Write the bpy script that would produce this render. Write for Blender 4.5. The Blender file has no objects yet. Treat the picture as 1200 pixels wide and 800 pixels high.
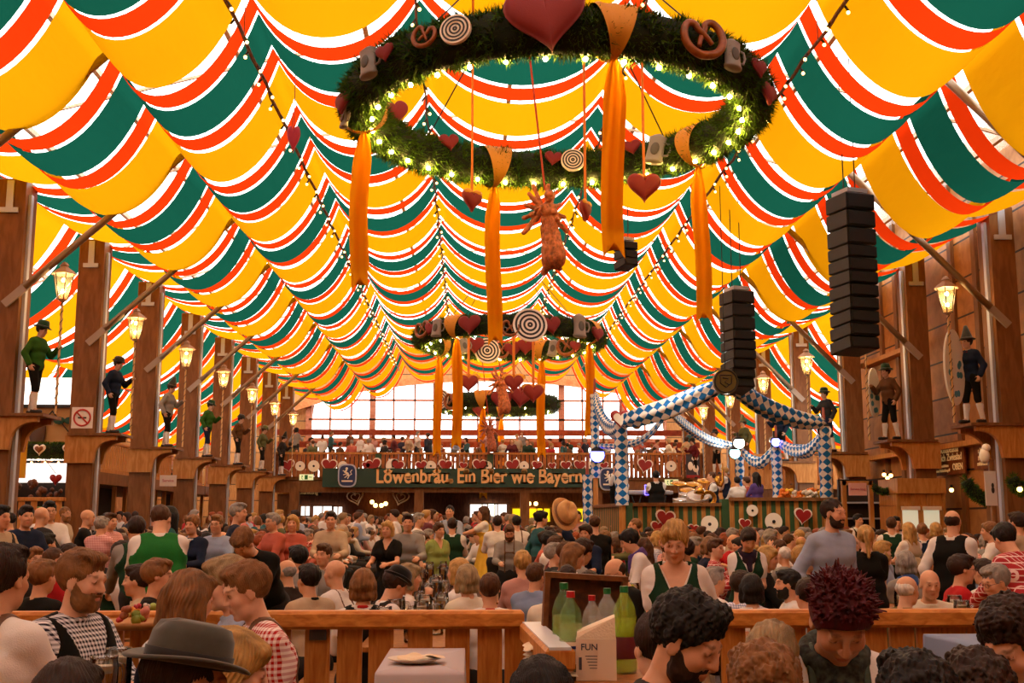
import bpy, math, random
import numpy as np
from mathutils import Vector, Matrix
import openvdb as vdb
R = math.radians
random.seed(7)
SC = bpy.context.scene
COL = SC.collection
# ---------------------------------------------------------------- camera
FPX, VX, VY = 1350.0, 551.0, 612.0
TH = math.atan((VY-400)/FPX)
PSI = math.atan((600-VX)/FPX*math.cos(TH))
EYE = Vector((0, 0, 1.5))
FW = Vector((math.sin(PSI)*math.cos(TH), math.cos(PSI)*math.cos(TH), math.sin(TH)))
RT = Vector((math.cos(PSI), -math.sin(PSI), 0))
UP = RT.cross(FW)
cd = bpy.data.cameras.new('camera'); cam = bpy.data.objects.new('camera', cd); COL.objects.link(cam)
cam.location = EYE; cam.rotation_euler = (math.pi/2+TH, 0, -PSI)
cd.sensor_width = 36; cd.lens = FPX/1200*36; cd.clip_end = 400; cd.clip_start = .05
SC.camera = cam

def P(px, py, Y=None, X=None, Z=None):
    """world point on the photograph's ray (px,py) at the given plane"""
    d = FW*FPX + RT*(px-600) + UP*(400-py)
    if Y is not None: t = (Y-EYE.y)/d.y
    elif X is not None: t = (X-EYE.x)/d.x
    else: t = (Z-EYE.z)/d.z
    return EYE + d*t

# ---------------------------------------------------------------- objects
def tag(o, label=None, cat=None, group=None, kind=None):
    if label: o['label'] = label
    if cat: o['category'] = cat
    if group: o['group'] = group
    if kind: o['kind'] = kind
    return o
def empty(name, loc=(0, 0, 0), rz=0, label=None, cat=None, group=None):
    o = bpy.data.objects.new(name, None); COL.objects.link(o)
    o.location = loc; o.rotation_euler = (0, 0, rz)
    o.empty_display_size = .1
    return tag(o, label, cat, group)
def link(name, me, m=None, parent=None, loc=None, M=None, color=None):
    o = bpy.data.objects.new(name, me); COL.objects.link(o)
    if m is not None and not len(me.materials): me.materials.append(m)
    elif m is not None and me.materials[0] is not m:
        o.material_slots[0].link = 'OBJECT'; o.material_slots[0].material = m
    if parent is not None: o.parent = parent
    if loc is not None: o.location = loc
    if M is not None: o.matrix_local = M
    if color is not None: o.color = (*color[:3], 1)
    return o
def dup(root, loc=None, rz=None, label=None, group=None, parent=None):
    kids = {}
    def cp(o, par):
        c = o.copy(); COL.objects.link(c)
        if par is not None: c.parent = par
        for ch in list(KIDS.get(o.name, [])): cp(ch, c)
        return c
    if not KIDS.get('#' + root.name): index_kids(root)
    r = cp(root, parent)
    if loc is not None: r.location = loc
    if rz is not None: r.rotation_euler = (0, 0, rz)
    if label: r['label'] = label
    if group: r['group'] = group
    return r
KIDS = {}
def index_kids(root):
    ch = list(root.children)
    KIDS[root.name] = ch; KIDS['#' + root.name] = True
    for c in ch: index_kids(c)

# ---------------------------------------------------------------- materials
MATS = {}
def lin(c):
    if isinstance(c, str):
        c = [int(c[i:i+2], 16)/255 for i in (0, 2, 4)]
        return tuple(x/12.92 if x <= .04045 else ((x+.055)/1.055)**2.4 for x in c)
    return tuple(c)
def mat(name, col=(.5, .5, .5), rough=.6, metal=0, emit=None, es=1, objcol=False, noise=0, nscale=8, bump=0, bscale=40, trans=0, spec=.5, alpha=1, attr=None, stretch=None, sheen=0, sss=0, coat=0):
    if name in MATS: return MATS[name]
    m = bpy.data.materials.new(name); m.use_nodes = True
    nt = m.node_tree; N = nt.nodes; L = nt.links; b = N['Principled BSDF']
    col = lin(col)
    b.inputs['Roughness'].default_value = rough; b.inputs['Metallic'].default_value = metal
    b.inputs['Specular IOR Level'].default_value = spec
    if coat: b.inputs['Coat Weight'].default_value = coat
    if trans: b.inputs['Transmission Weight'].default_value = trans
    if alpha < 1: b.inputs['Alpha'].default_value = alpha
    if sheen: b.inputs['Sheen Weight'].default_value = sheen
    if sss:
        b.inputs['Subsurface Weight'].default_value = sss; b.inputs['Subsurface Radius'].default_value = (.012, .005, .003)
        b.inputs['Subsurface Scale'].default_value = 1
    src = None
    if objcol:
        oi = N.new('ShaderNodeObjectInfo'); src = oi.outputs['Color']
    if attr:
        at = N.new('ShaderNodeVertexColor'); at.layer_name = attr
        if src is not None:
            mx = N.new('ShaderNodeMix'); mx.data_type = 'RGBA'; mx.blend_type = 'MULTIPLY'; mx.inputs[0].default_value = 1
            L.new(src, mx.inputs[6]); L.new(at.outputs['Color'], mx.inputs[7]); src = mx.outputs[2]
        else: src = at.outputs['Color']
    if noise or bump:
        tc = N.new('ShaderNodeTexCoord'); mp = N.new('ShaderNodeMapping'); L.new(tc.outputs['Object'], mp.inputs[0])
        if stretch: mp.inputs['Scale'].default_value = stretch
    if noise:
        nz = N.new('ShaderNodeTexNoise'); nz.inputs['Scale'].default_value = nscale; nz.inputs['Detail'].default_value = 4
        L.new(mp.outputs[0], nz.inputs['Vector'])
        mr = N.new('ShaderNodeMapRange'); mr.inputs[1].default_value = .3; mr.inputs[2].default_value = .7
        mr.inputs[3].default_value = 1-noise; mr.inputs[4].default_value = 1+noise
        L.new(nz.outputs['Fac'], mr.inputs[0])
        mx = N.new('ShaderNodeMix'); mx.data_type = 'RGBA'; mx.blend_type = 'MULTIPLY'; mx.inputs[0].default_value = 1
        if src is not None: L.new(src, mx.inputs[6])
        else: mx.inputs[6].default_value = (*col, 1)
        L.new(mr.outputs[0], mx.inputs[7]); src = mx.outputs[2]
    if bump:
        nb = N.new('ShaderNodeTexNoise'); nb.inputs['Scale'].default_value = bscale; nb.inputs['Detail'].default_value = 3
        L.new(mp.outputs[0], nb.inputs['Vector'])
        bp = N.new('ShaderNodeBump'); bp.inputs['Strength'].default_value = bump; bp.inputs['Distance'].default_value = .01
        L.new(nb.outputs['Fac'], bp.inputs['Height']); L.new(bp.outputs[0], b.inputs['Normal'])
    if src is not None: L.new(src, b.inputs['Base Color'])
    else: b.inputs['Base Color'].default_value = (*col, 1)
    if emit is not None:
        b.inputs['Emission Color'].default_value = (*lin(emit), 1); b.inputs['Emission Strength'].default_value = es
    m.diffuse_color = (*col, 1)
    MATS[name] = m
    return m
def cloth_band(name, col):
    """thin cloth lit from above: diffuse + translucent"""
    m = bpy.data.materials.new(name); m.use_nodes = True
    nt = m.node_tree; N = nt.nodes; L = nt.links
    for n in list(N): N.remove(n)
    out = N.new('ShaderNodeOutputMaterial'); c = (*lin(col), 1)
    d = N.new('ShaderNodeBsdfDiffuse'); t = N.new('ShaderNodeBsdfTranslucent'); mx = N.new('ShaderNodeMixShader')
    tc = N.new('ShaderNodeTexCoord'); mp = N.new('ShaderNodeMapping'); mp.inputs['Scale'].default_value = (1.2, .35, 1.2)
    nz = N.new('ShaderNodeTexNoise'); nz.inputs['Scale'].default_value = 3; nz.inputs['Detail'].default_value = 3
    bp = N.new('ShaderNodeBump'); bp.inputs['Strength'].default_value = .25; bp.inputs['Distance'].default_value = .08
    L.new(tc.outputs['Object'], mp.inputs[0]); L.new(mp.outputs[0], nz.inputs['Vector']); L.new(nz.outputs['Fac'], bp.inputs['Height'])
    for n in (d, t): n.inputs['Color'].default_value = c; L.new(bp.outputs[0], n.inputs['Normal'])
    mx.inputs[0].default_value = .62
    L.new(d.outputs[0], mx.inputs[1]); L.new(t.outputs[0], mx.inputs[2]); L.new(mx.outputs[0], out.inputs[0])
    MATS[name] = m
    return m
def wood(name, a, b, scale=(1, 1, 1), rough=.55, plank=0, axis=0, spec=.3):
    """grain stretched by scale; plank>0 draws board joints every `plank` metres along axis"""
    if name in MATS: return MATS[name]
    m = bpy.data.materials.new(name); m.use_nodes = True
    nt = m.node_tree; N = nt.nodes; L = nt.links; bs = N['Principled BSDF']
    bs.inputs['Roughness'].default_value = rough; bs.inputs['Specular IOR Level'].default_value = spec
    tc = N.new('ShaderNodeTexCoord'); mp = N.new('ShaderNodeMapping'); mp.inputs['Scale'].default_value = scale
    L.new(tc.outputs['Object'], mp.inputs[0])
    nz = N.new('ShaderNodeTexNoise'); nz.inputs['Scale'].default_value = 6; nz.inputs['Detail'].default_value = 6; nz.inputs['Distortion'].default_value = .6
    L.new(mp.outputs[0], nz.inputs['Vector'])
    cr = N.new('ShaderNodeValToRGB'); cr.color_ramp.elements[0].color = (*lin(b), 1); cr.color_ramp.elements[1].color = (*lin(a), 1)
    cr.color_ramp.elements[0].position = .35; cr.color_ramp.elements[1].position = .65
    L.new(nz.outputs['Fac'], cr.inputs[0]); src = cr.outputs[0]
    if plank:
        sp = N.new('ShaderNodeSeparateXYZ'); L.new(tc.outputs['Object'], sp.inputs[0])
        d = N.new('ShaderNodeMath'); d.operation = 'DIVIDE'; d.inputs[1].default_value = plank; L.new(sp.outputs[axis], d.inputs[0])
        f = N.new('ShaderNodeMath'); f.operation = 'FRACT'; L.new(d.outputs[0], f.inputs[0])
        g = N.new('ShaderNodeMath'); g.operation = 'LESS_THAN'; g.inputs[1].default_value = .05; L.new(f.outputs[0], g.inputs[0])
        fl = N.new('ShaderNodeMath'); fl.operation = 'FLOOR'; L.new(d.outputs[0], fl.inputs[0])
        wn = N.new('ShaderNodeTexWhiteNoise'); wn.noise_dimensions = '1D'; L.new(fl.outputs[0], wn.inputs['W'])
        mr = N.new('ShaderNodeMapRange'); mr.inputs[3].default_value = .8; mr.inputs[4].default_value = 1.15; L.new(wn.outputs['Value'], mr.inputs[0])
        m1 = N.new('ShaderNodeMix'); m1.data_type = 'RGBA'; m1.blend_type = 'MULTIPLY'; m1.inputs[0].default_value = 1
        L.new(src, m1.inputs[6]); L.new(mr.outputs[0], m1.inputs[7])
        m2 = N.new('ShaderNodeMix'); m2.data_type = 'RGBA'; L.new(g.outputs[0], m2.inputs[0]); L.new(m1.outputs[2], m2.inputs[6]); m2.inputs[7].default_value = (.03, .015, .006, 1)
        src = m2.outputs[2]
    L.new(src, bs.inputs['Base Color'])
    bp = N.new('ShaderNodeBump'); bp.inputs['Strength'].default_value = .15; bp.inputs['Distance'].default_value = .01
    L.new(nz.outputs['Fac'], bp.inputs['Height']); L.new(bp.outputs[0], bs.inputs['Normal'])
    MATS[name] = m
    return m
def checks(name, c1, c2, s, line=False, uvmode=False, diag=False, rough=.8):
    """gingham / lozenges / stripes from coordinates: line=True draws thin lines"""
    if name in MATS: return MATS[name]
    m = bpy.data.materials.new(name); m.use_nodes = True
    nt = m.node_tree; N = nt.nodes; L = nt.links; bs = N['Principled BSDF']; bs.inputs['Roughness'].default_value = rough; bs.inputs['Specular IOR Level'].default_value = .2
    tc = N.new('ShaderNodeTexCoord'); sp = N.new('ShaderNodeSeparateXYZ'); L.new(tc.outputs['UV' if uvmode else 'Object'], sp.inputs[0])
    def mth(op, a, b=None):
        n = N.new('ShaderNodeMath'); n.operation = op
        for i, v in enumerate((a, b)):
            if v is None: continue
            if isinstance(v, (int, float)): n.inputs[i].default_value = v
            else: L.new(v, n.inputs[i])
        return n.outputs[0]
    if uvmode: u, v = sp.outputs[0], sp.outputs[1]
    else: u, v = mth('ADD', sp.outputs[0], mth('MULTIPLY', sp.outputs[1], .9)), sp.outputs[2]
    if diag: u, v = mth('ADD', u, v), mth('SUBTRACT', u, v)
    w = .18 if line else .5
    fu = mth('LESS_THAN', mth('FRACT', mth('DIVIDE', u, s)), w); fv = mth('LESS_THAN', mth('FRACT', mth('DIVIDE', v, s)), w)
    if diag: f = mth('ABSOLUTE', mth('SUBTRACT', fu, fv))
    elif line: f = mth('MAXIMUM', fu, fv)
    else: f = mth('MULTIPLY', mth('ADD', fu, fv), .5)
    mx = N.new('ShaderNodeMix'); mx.data_type = 'RGBA'; L.new(f, mx.inputs[0])
    mx.inputs[6].default_value = (*lin(c1), 1); mx.inputs[7].default_value = (*lin(c2), 1)
    L.new(mx.outputs[2], bs.inputs['Base Color'])
    MATS[name] = m
    return m

# ---------------------------------------------------------------- mesh builder
def npmesh(name, V, Q=None, T=None, smooth=True, paint=None):
    me = bpy.data.meshes.new(name)
    V = np.asarray(V, dtype=np.float32)
    Q = np.zeros((0, 4), int) if Q is None else np.asarray(Q, int); T = np.zeros((0, 3), int) if T is None else np.asarray(T, int)
    nl = Q.size+T.size
    me.vertices.add(len(V)); me.vertices.foreach_set('co', V.ravel())
    me.loops.add(nl); me.loops.foreach_set('vertex_index', np.concatenate([Q.ravel(), T.ravel()]).astype(np.int32))
    nf = len(Q)+len(T); me.polygons.add(nf)
    st = np.concatenate([np.arange(len(Q))*4, Q.size+np.arange(len(T))*3]).astype(np.int32)
    me.polygons.foreach_set('loop_start', st)
    me.update(calc_edges=True); me.validate()
    if smooth: me.polygons.foreach_set('use_smooth', np.ones(len(me.polygons), bool))
    if paint is not None:
        a = me.color_attributes.new('paint', 'FLOAT_COLOR', 'POINT'); a.data.foreach_set('color', np.asarray(paint, np.float32).ravel())
    return me
class MB:
    def __init__(s): s.v = []; s.f = []; s.uv = None
    def add(s, v, f):
        b = len(s.v); s.v += [tuple(p) for p in v]; s.f += [tuple(b+i for i in q) for q in f]; return s
    def box(s, c, d, rz=0, M=None, bev=0):
        x, y, z = d[0]/2, d[1]/2, d[2]/2
        if bev:
            g = bev; pts = []; 
            for sz in (-1, 1):
                for (a, b_) in ((-1, -1), (1, -1), (1, 1), (-1, 1)):
                    pts.append((a*(x-g), b_*(y-g), sz*z))
            for sz in (-1, 1):
                for (a, b_) in ((-1, -1), (1, -1), (1, 1), (-1, 1)):
                    pts.append((a*x, b_*y, sz*(z-g)))
            f = [(3, 2, 1, 0), (4, 5, 6, 7)]
            for i in range(4):
                j = (i+1) % 4
                f += [(i, j, 8+j, 8+i), (8+i, 8+j, 12+j, 12+i), (12+i, 12+j, 4+j, 4+i)]
        else:
            pts = [(a*x, b_*y, k*z) for k in (-1, 1) for (a, b_) in ((-1, -1), (1, -1), (1, 1), (-1, 1))]
            f = [(3, 2, 1, 0), (4, 5, 6, 7), (0, 1, 5, 4), (1, 2, 6, 5), (2, 3, 7, 6), (3, 0, 4, 7)]
        Mx = Matrix.Translation(c) @ (M if M is not None else Matrix.Rotation(rz, 4, 'Z'))
        return s.add([Mx @ Vector(p) for p in pts], f)
    def cyl(s, a, b, r, r2=None, n=10, cap=True):
        a, b = Vector(a), Vector(b); r2 = r if r2 is None else r2
        d = (b-a).normalized(); u = d.orthogonal().normalized(); w = d.cross(u)
        v = [a+(u*math.cos(t)+w*math.sin(t))*r for t in (2*math.pi*i/n for i in range(n))]
        v += [b+(u*math.cos(t)+w*math.sin(t))*r2 for t in (2*math.pi*i/n for i in range(n))]
        f = [(i, (i+1) % n, n+(i+1) % n, n+i) for i in range(n)]
        if cap: f += [tuple(range(n-1, -1, -1)), tuple(range(n, 2*n))]
        return s.add(v, f)
    def tube(s, pts, r, n=8, flat=1, closed=False, up=None):
        pts = [Vector(p) for p in pts]; m = len(pts); rs = r if isinstance(r, (list, tuple)) else [r]*m
        rings = []; pu = None
        for i, p in enumerate(pts):
            if closed: d = pts[(i+1) % m]-pts[i-1]
            else: d = pts[min(i+1, m-1)]-pts[max(i-1, 0)]
            d.normalize()
            if up is not None: u = (Vector(up)-d*Vector(up).dot(d)).normalized()
            elif pu is None: u = d.orthogonal().normalized()
            else: u = (pu-d*pu.dot(d)).normalized()
            pu = u; w = d.cross(u)
            rings.append([p+u*math.cos(t)*rs[i]+w*math.sin(t)*rs[i]*flat for t in (2*math.pi*k/n for k in range(n))])
        v = [q for rg in rings for q in rg]; f = []
        for i in range(m if closed else m-1):
            j = (i+1) % m
            f += [(i*n+k, i*n+(k+1) % n, j*n+(k+1) % n, j*n+k) for k in range(n)]
        if not closed: f += [tuple(range(n-1, -1, -1)), tuple((m-1)*n+k for k in range(n))]
        return s.add(v, f)
    def lathe(s, prof, c=(0, 0, 0), n=20, M=None):
        v = []; f = []; m = len(prof)
        for (r, z) in prof:
            for k in range(n):
                t = 2*math.pi*k/n; v.append(Vector((r*math.cos(t), r*math.sin(t), z)))
        for i in range(m-1): f += [(i*n+k, i*n+(k+1) % n, (i+1)*n+(k+1) % n, (i+1)*n+k) for k in range(n)]
        f += [tuple(range(n-1, -1, -1)), tuple((m-1)*n+k for k in range(n))]
        Mx = Matrix.Translation(c) @ (M if M is not None else Matrix.Identity(4))
        return s.add([Mx @ p for p in v], f)
    def prism(s, pts, d, M):
        """2-D outline (x,z) extruded along local y by d, centred; convex fan avoided: n-gon caps"""
        n = len(pts); v = [M @ Vector((x, -d/2, z)) for x, z in pts]+[M @ Vector((x, d/2, z)) for x, z in pts]
        f = [tuple(range(n)), tuple(range(2*n-1, n-1, -1))]+[(i, n+i, n+(i+1) % n, (i+1) % n) for i in range(n)]
        return s.add(v, f)
    def ball(s, c, r, n=10, m=6, M=None):
        r = (r, r, r) if isinstance(r, (int, float)) else r
        prof = [(math.sin(math.pi*i/m), -math.cos(math.pi*i/m)) for i in range(m+1)]
        b = MB(); b.lathe([(max(a, .01), z) for a, z in prof], n=n)
        Mx = Matrix.Translation(c) @ (M if M is not None else Matrix.Identity(4)) @ Matrix.Diagonal((*r, 1))
        return s.add([Mx @ Vector(p) for p in b.v], b.f)
    def mesh(s, name, smooth=False):
        me = bpy.data.meshes.new(name); me.from_pydata([tuple(p) for p in s.v], [], s.f)
        if smooth: me.polygons.foreach_set('use_smooth', [True]*len(me.polygons))
        if s.uv is not None:
            ul = me.uv_layers.new(name='UVMap'); uv = s.uv
            ul.data.foreach_set('uv', np.array([uv[l.vertex_index] for l in me.loops], np.float32).ravel())
        me.update(); return me
    def build(s, name, m, parent=None, smooth=False, loc=None, world=False, color=None):
        me = s.mesh(name, smooth); o = link(name, me, m, parent, loc, color=color)
        if world and parent is not None: o.matrix_parent_inverse = (Matrix.Translation(parent.location) @ Matrix.Rotation(parent.rotation_euler.z, 4, 'Z')).inverted()
        if smooth == 'auto':
            pass
        return o
def smooth_by_angle(o, a=40):
    me = o.data
    me.polygons.foreach_set('use_smooth', [True]*len(me.polygons))
    import bmesh
    bm = bmesh.new(); bm.from_mesh(me)
    for e in bm.edges:
        if len(e.link_faces) == 2 and e.calc_face_angle(0) > R(a): e.smooth = False
    bm.to_mesh(me); bm.free()
    return o
def heart(r=1, n=28):
    p = []
    for i in range(n):
        t = 2*math.pi*i/n
        x = 16*math.sin(t)**3; z = 13*math.cos(t)-5*math.cos(2*t)-2*math.cos(3*t)-math.cos(4*t)
        p.append((x/17*r, (z+2)/17*r))
    return p
def circle(r, n=32): return [(r*math.sin(2*math.pi*i/n), r*math.cos(2*math.pi*i/n)) for i in range(n)]
def text(name, s, size, m, parent=None, M=None, depth=.01, offset=0, align='CENTER', shear=0, spacing=1):
    cu = bpy.data.curves.new(name, 'FONT'); cu.body = s; cu.size = size; cu.extrude = depth; cu.offset = offset
    cu.align_x = align; cu.align_y = 'CENTER'; cu.shear = shear; cu.space_character = spacing; cu.resolution_u = 3
    tmp = bpy.data.objects.new(name, cu); COL.objects.link(tmp)
    dg = bpy.context.evaluated_depsgraph_get(); me = bpy.data.meshes.new_from_object(tmp.evaluated_get(dg))
    bpy.data.objects.remove(tmp); me.materials.clear(); me.materials.append(m)
    o = link(name, me, None, parent)
    if M is not None: o.matrix_world = M if parent is None else M
    return o
def ORD(n): return ['first', 'second', 'third', 'fourth', 'fifth', 'sixth', 'seventh', 'eighth', 'ninth', 'tenth', 'eleventh', 'twelfth', 'thirteenth', 'fourteenth', 'fifteenth', 'sixteenth', 'seventeenth', 'eighteenth', 'nineteenth', 'twentieth', 'twenty first', 'twenty second', 'twenty third', 'twenty fourth', 'twenty fifth', 'twenty sixth', 'twenty seventh', 'twenty eighth', 'twenty ninth', 'thirtieth'][n]
# ================================================================ tent roof and cloth ceiling
COLY = [22.9+5*k for k in range(8)]            # column rows along the hall
LX, RX = -9.2, 11.0
YEND = 64.0
LEFT = [(-.92, 8.83), (-3.64, 8.54), (-5.85, 7.45), (-8.1, 6.75), (-9.9, 7.2), (-13.4, 5.15), (-16.3, 4.3)]
RIGHT = [(2.69, 8.83), (5.6, 8.54), (7.95, 7.45), (9.85, 6.25), (11.45, 6.75), (14.8, 4.7), (17.6, 3.9)]
SAGS = {0: 1.0, 1: 1.12, 2: 1.0, 3: .22, 4: 1.0, 5: .9}
def cross(nl, nr, sagk=1.0, n=18):
    L = LEFT[:nl][::-1]; Rr = RIGHT[:nr]
    pts = [(L[0][0], L[0][1])]; seq = L+Rr
    idx = [i for i in range(nl-1, 0, -1)]
    sags = [SAGS[i-1] for i in idx]+[1.0]+[SAGS[i] for i in range(nr-1)]
    for (a, b), s in zip(zip(seq[:-1], seq[1:]), sags):
        for k in range(1, n+1):
            t = k/n; pts.append((a[0]+(b[0]-a[0])*t, a[1]+(b[1]-a[1])*t-4*s*sagk*t*(1-t)*(1+.25*(2*t-1)**2)))
    return pts
M_Y = cloth_band('yellow_cloth', (.50, .205, .0015)); M_O = cloth_band('orange_cloth', (.50, .026, .002)); M_G = cloth_band('green_cloth', (.0042, .055, .034))
rnd = random.Random(3)
cnt = {'orange': 0, 'green': 0, 'yellow': 0}
Y = 17.62-5*6
order = [('orange', .062, .175, M_O), ('green', .196, .460, M_G), ('orange', .483, .607, M_O), ('yellow', .632, 1.0, M_Y)]
while Y < YEND:
    for (cn, a, b, m) in order:
        y0, y1 = Y+5*a, Y+5*b
        if y1 > YEND: continue
        sk = 1+rnd.uniform(-.04, .04)
        nl, nr = 7, (7 if y0 > 34 else 5)
        pr = cross(nl, nr, sk); ny = 5; v = []; f = []; npt = len(pr)
        sh = rnd.uniform(-.05, .05)
        for j in range(ny+1):
            t = j/ny
            for i, (x, h) in enumerate(pr):
                loc = (i % 18)/18; fl = math.sin(math.pi*loc)
                yy = y0+(y1-y0)*t+fl*sh*(1 if (i//18) % 2 else -1)
                v.append((x, yy, h+1.5+.05*(y1-y0)*fl*math.sin(math.pi*t)*-1))
        for j in range(ny):
            for i in range(npt-1): f.append((j*npt+i, j*npt+i+1, (j+1)*npt+i+1, (j+1)*npt+i))
        me = npmesh('hanging_cloth', v, Q=f)
        o = link('hanging_cloth', me, m)
        if y1 < 12.2: tag(o, '%s ceiling cloth band out of view above or behind the viewer' % cn, 'cloth band', cn+' cloth bands behind the viewer'); continue
        k = cnt[cn]; cnt[cn] += 1
        tag(o, '%s cloth band swagged across the ceiling, %s %s one from the viewer' % (cn, ORD(k), cn), 'cloth band', cn+' cloth bands of the ceiling')
    Y += 5
# translucent white roof skin above the bands
def film(name, t):
    m = bpy.data.materials.new(name); m.use_nodes = True; nt = m.node_tree; N = nt.nodes; L = nt.links
    for n in list(N): N.remove(n)
    out = N.new('ShaderNodeOutputMaterial'); a = N.new('ShaderNodeBsdfTransparent'); b = N.new('ShaderNodeBsdfTranslucent'); b.inputs[0].default_value = (.9, .9, .88, 1)
    mx = N.new('ShaderNodeMixShader'); mx.inputs[0].default_value = 1-t
    L.new(a.outputs[0], mx.inputs[1]); L.new(b.outputs[0], mx.inputs[2]); L.new(mx.outputs[0], out.inputs[0]); return m
M_ROOF = film('roof_film', .8)
prof = [(-17.6, 6.3), (-9.6, 9.8), (-4, 11.3), (.85, 12.1), (5.7, 11.3), (11.2, 9.8), (19.4, 6.2)]
v = []; f = []
for j, yy in enumerate((-14, 68)):
    for (x, z) in prof: v.append((x, yy, z))
for i in range(6): f.append((i, i+1, 7+i+1, 7+i))
o = link('ceiling', npmesh('ceiling', v, Q=f, smooth=False), M_ROOF); tag(o, 'white translucent tent roof skin', kind='structure')
WD = wood('dark_timber', '9a5a24', '6f3a14', (.6, .6, 5), plank=0)
WR = wood('roof_timber', 'c8a888', 'a88868', (1, 5, 1))
k = 0
def zprof(x):
    for (a, b) in zip(prof[:-1], prof[1:]):
        if a[0] <= x <= b[0]: return a[1]+(b[1]-a[1])*(x-a[0])/(b[0]-a[0])
for x in (-15, -12.3, -9.4, -7.4, -4.8, -2.2, .9, 4.1, 7.0, 9.9, 11.3, 14, 17):
    b = MB(); b.box((x, 27, zprof(x)-.12), (.10, 80, .12))
    o = b.build('trim_%d' % (10+k), WR); tag(o, 'long roof purlin above the cloth bands', kind='structure'); k += 1
for j in range(12):
    yy = 7.9+5*j; b = MB()
    for (a, c) in zip(prof[:-1], prof[1:]):
        b.tube([(a[0], yy, a[1]-.25), (c[0], yy, c[1]-.25)], .04, n=4)
    o = b.build('trim_%d' % (30+j), WR); tag(o, 'roof rafter above the cloth bands', kind='structure')
# ================================================================ hall shell
FL = mat('floor_planks', '6b4a30', .7, noise=.3, nscale=2)
b = MB(); b.box((0, 26, -.05), (50, 86, .1)); tag(b.build('floor', FL), 'brown plank floor', kind='structure')
WC = wood('column_timber', '865830', '70461f', (1.5, 1.5, .35))
WB = wood('board_timber', 'b87c40', '9c6430', (3, .5, .5), plank=.9, axis=2)
WL = wood('light_timber', 'c98a45', 'b0702f', (3, 3, .5))
WS = wood('stall_timber', 'c08848', 'a56c30', (2, 2, .4))
STEEL = mat('painted_steel', 'b8bcc4', .4, .3)
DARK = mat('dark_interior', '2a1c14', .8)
def column(name, x, y, w, d, h, side, label):
    e = empty(name, (x, y, 0)); tag(e, label, 'column', 'timber columns of the hall')
    MB().box((0, 0, h/2), (w, d, h), bev=.02).build('post', WC, e)
    MB().box((side*(w/2+.035), -.1, h/2), (.06, .12, h-.6)).build('drain_pipe', STEEL, e)
    # top bracket
    b = MB(); b.box((0, -d/2-.02, h-.35), (.14, .03, .6)); b.box((0, -d/2-.03, h-.66), (.36, .04, .1)); b.build('bracket', STEEL, e)
    return e
def console(x, y, side, z, parent):
    """curved timber console on the nave side of a column carrying a shelf"""
    s = side
    prof = [(-.33, 0), (.86, 0), (.86, -.1)]
    for i in range(9):
        t = i/8*math.pi/2; prof.append((.80-.44*math.sin(t), -.10-.38*(1-math.cos(t))))
    prof += [(.33, -.64), (-.33, -.64)]
    M = Matrix.Translation((0, -.37, z)) @ Matrix.Diagonal((s, 1, 1, 1))
    b = MB(); b.prism(prof, .12, M); b.prism(prof, .12, Matrix.Translation((0, .37, z)) @ Matrix.Diagonal((s, 1, 1, 1)))
    b.build('bracket_board', WL if s < 0 else WS, parent)
    b = MB(); b.box((s*.36, 0, z+.03), (1.25, 1.0, .06)); b.build('shelf', WC, parent)
ORDC = ['first', 'second', 'third', 'fourth', 'fifth', 'sixth', 'seventh', 'eighth']
for i, y in enumerate(COLY):
    c = column('timber_column', LX, y, .6, .6, 8.3, 1, 'tall brown timber column with a curved console, %s of the row along the %s side' % (ORDC[i], 'left'))
    console(LX, y, 1, 3.52, c)
    if i == 1:
        b = MB(); b.box((0, -.3, 3.95), (.5, .02, .5)); b.build('sign_plate', mat('white_paint', 'e8e4dc', .5), c)
        b = MB(); b.tube([(math.cos(t)*.19, -.315, 3.95+math.sin(t)*.19) for t in (2*math.pi*k/24 for k in range(24))], .022, n=6, closed=True); b.cyl((-.13, -.315, 4.08), (.13, -.315, 3.82), .02, n=6)
        b.build('prohibition_ring', mat('red_paint', 'b5281e', .5), c)
        MB().box((0, -.313, 3.95), (.2, .01, .035)).build('cigarette_symbol', mat('black_paint', '101010', .5), c)
for i, y in enumerate(COLY):
    if i == 0: y = 23.2
    c = column('timber_column', RX, y, .5, .6, 8.0, -1, 'tall brown timber column with a curved console, %s of the row along the %s side' % (ORDC[i], 'right'))
    console(RX, y, -1, 3.42, c)
MB().box((0, -14, 6), (50, .2, 12)).build('wall_front', WB)['kind'] = 'structure'
# right wooden wall (closed bays up to the third column)
b = MB(); b.box((11.75, 10, 5.2), (.2, 48, 10.4)); tag(b.build('wall_right', WB), 'brown boarded side wall', kind='structure')
k = 0
for y in (14, 16.5, 19, 21.2, 25.6, 26.9, 30.6, 31.8):
    MB().box((11.62, y, 5), (.1, .22, 10)).build('trim_%d' % (50+k), WC)['kind'] = 'structure'; k += 1
for (y0, y1, z) in ((12, 23, 3.3), (24, 28, 3.3), (29, 33, 3.3), (28.6, 33, 6.0)):
    MB().box((11.5, (y0+y1)/2, z), (.35, y1-y0, .12)).build('trim_%d' % (50+k), WL)['kind'] = 'structure'; k += 1
b = MB(); b.box((19.6, 50, 3.0), (.2, 32, 6)); tag(b.build('wall_aisle_right', WB), kind='structure')
b = MB(); b.box((-17.0, 6.5, 2.9), (.2, 41, 5.8)); b.box((-17.0, 50, 3), (.2, 30, 6)); b.box((-17.0, 31, 1.1), (.2, 8, 2.2)); tag(b.build('wall_left', WB), kind='structure')
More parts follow.
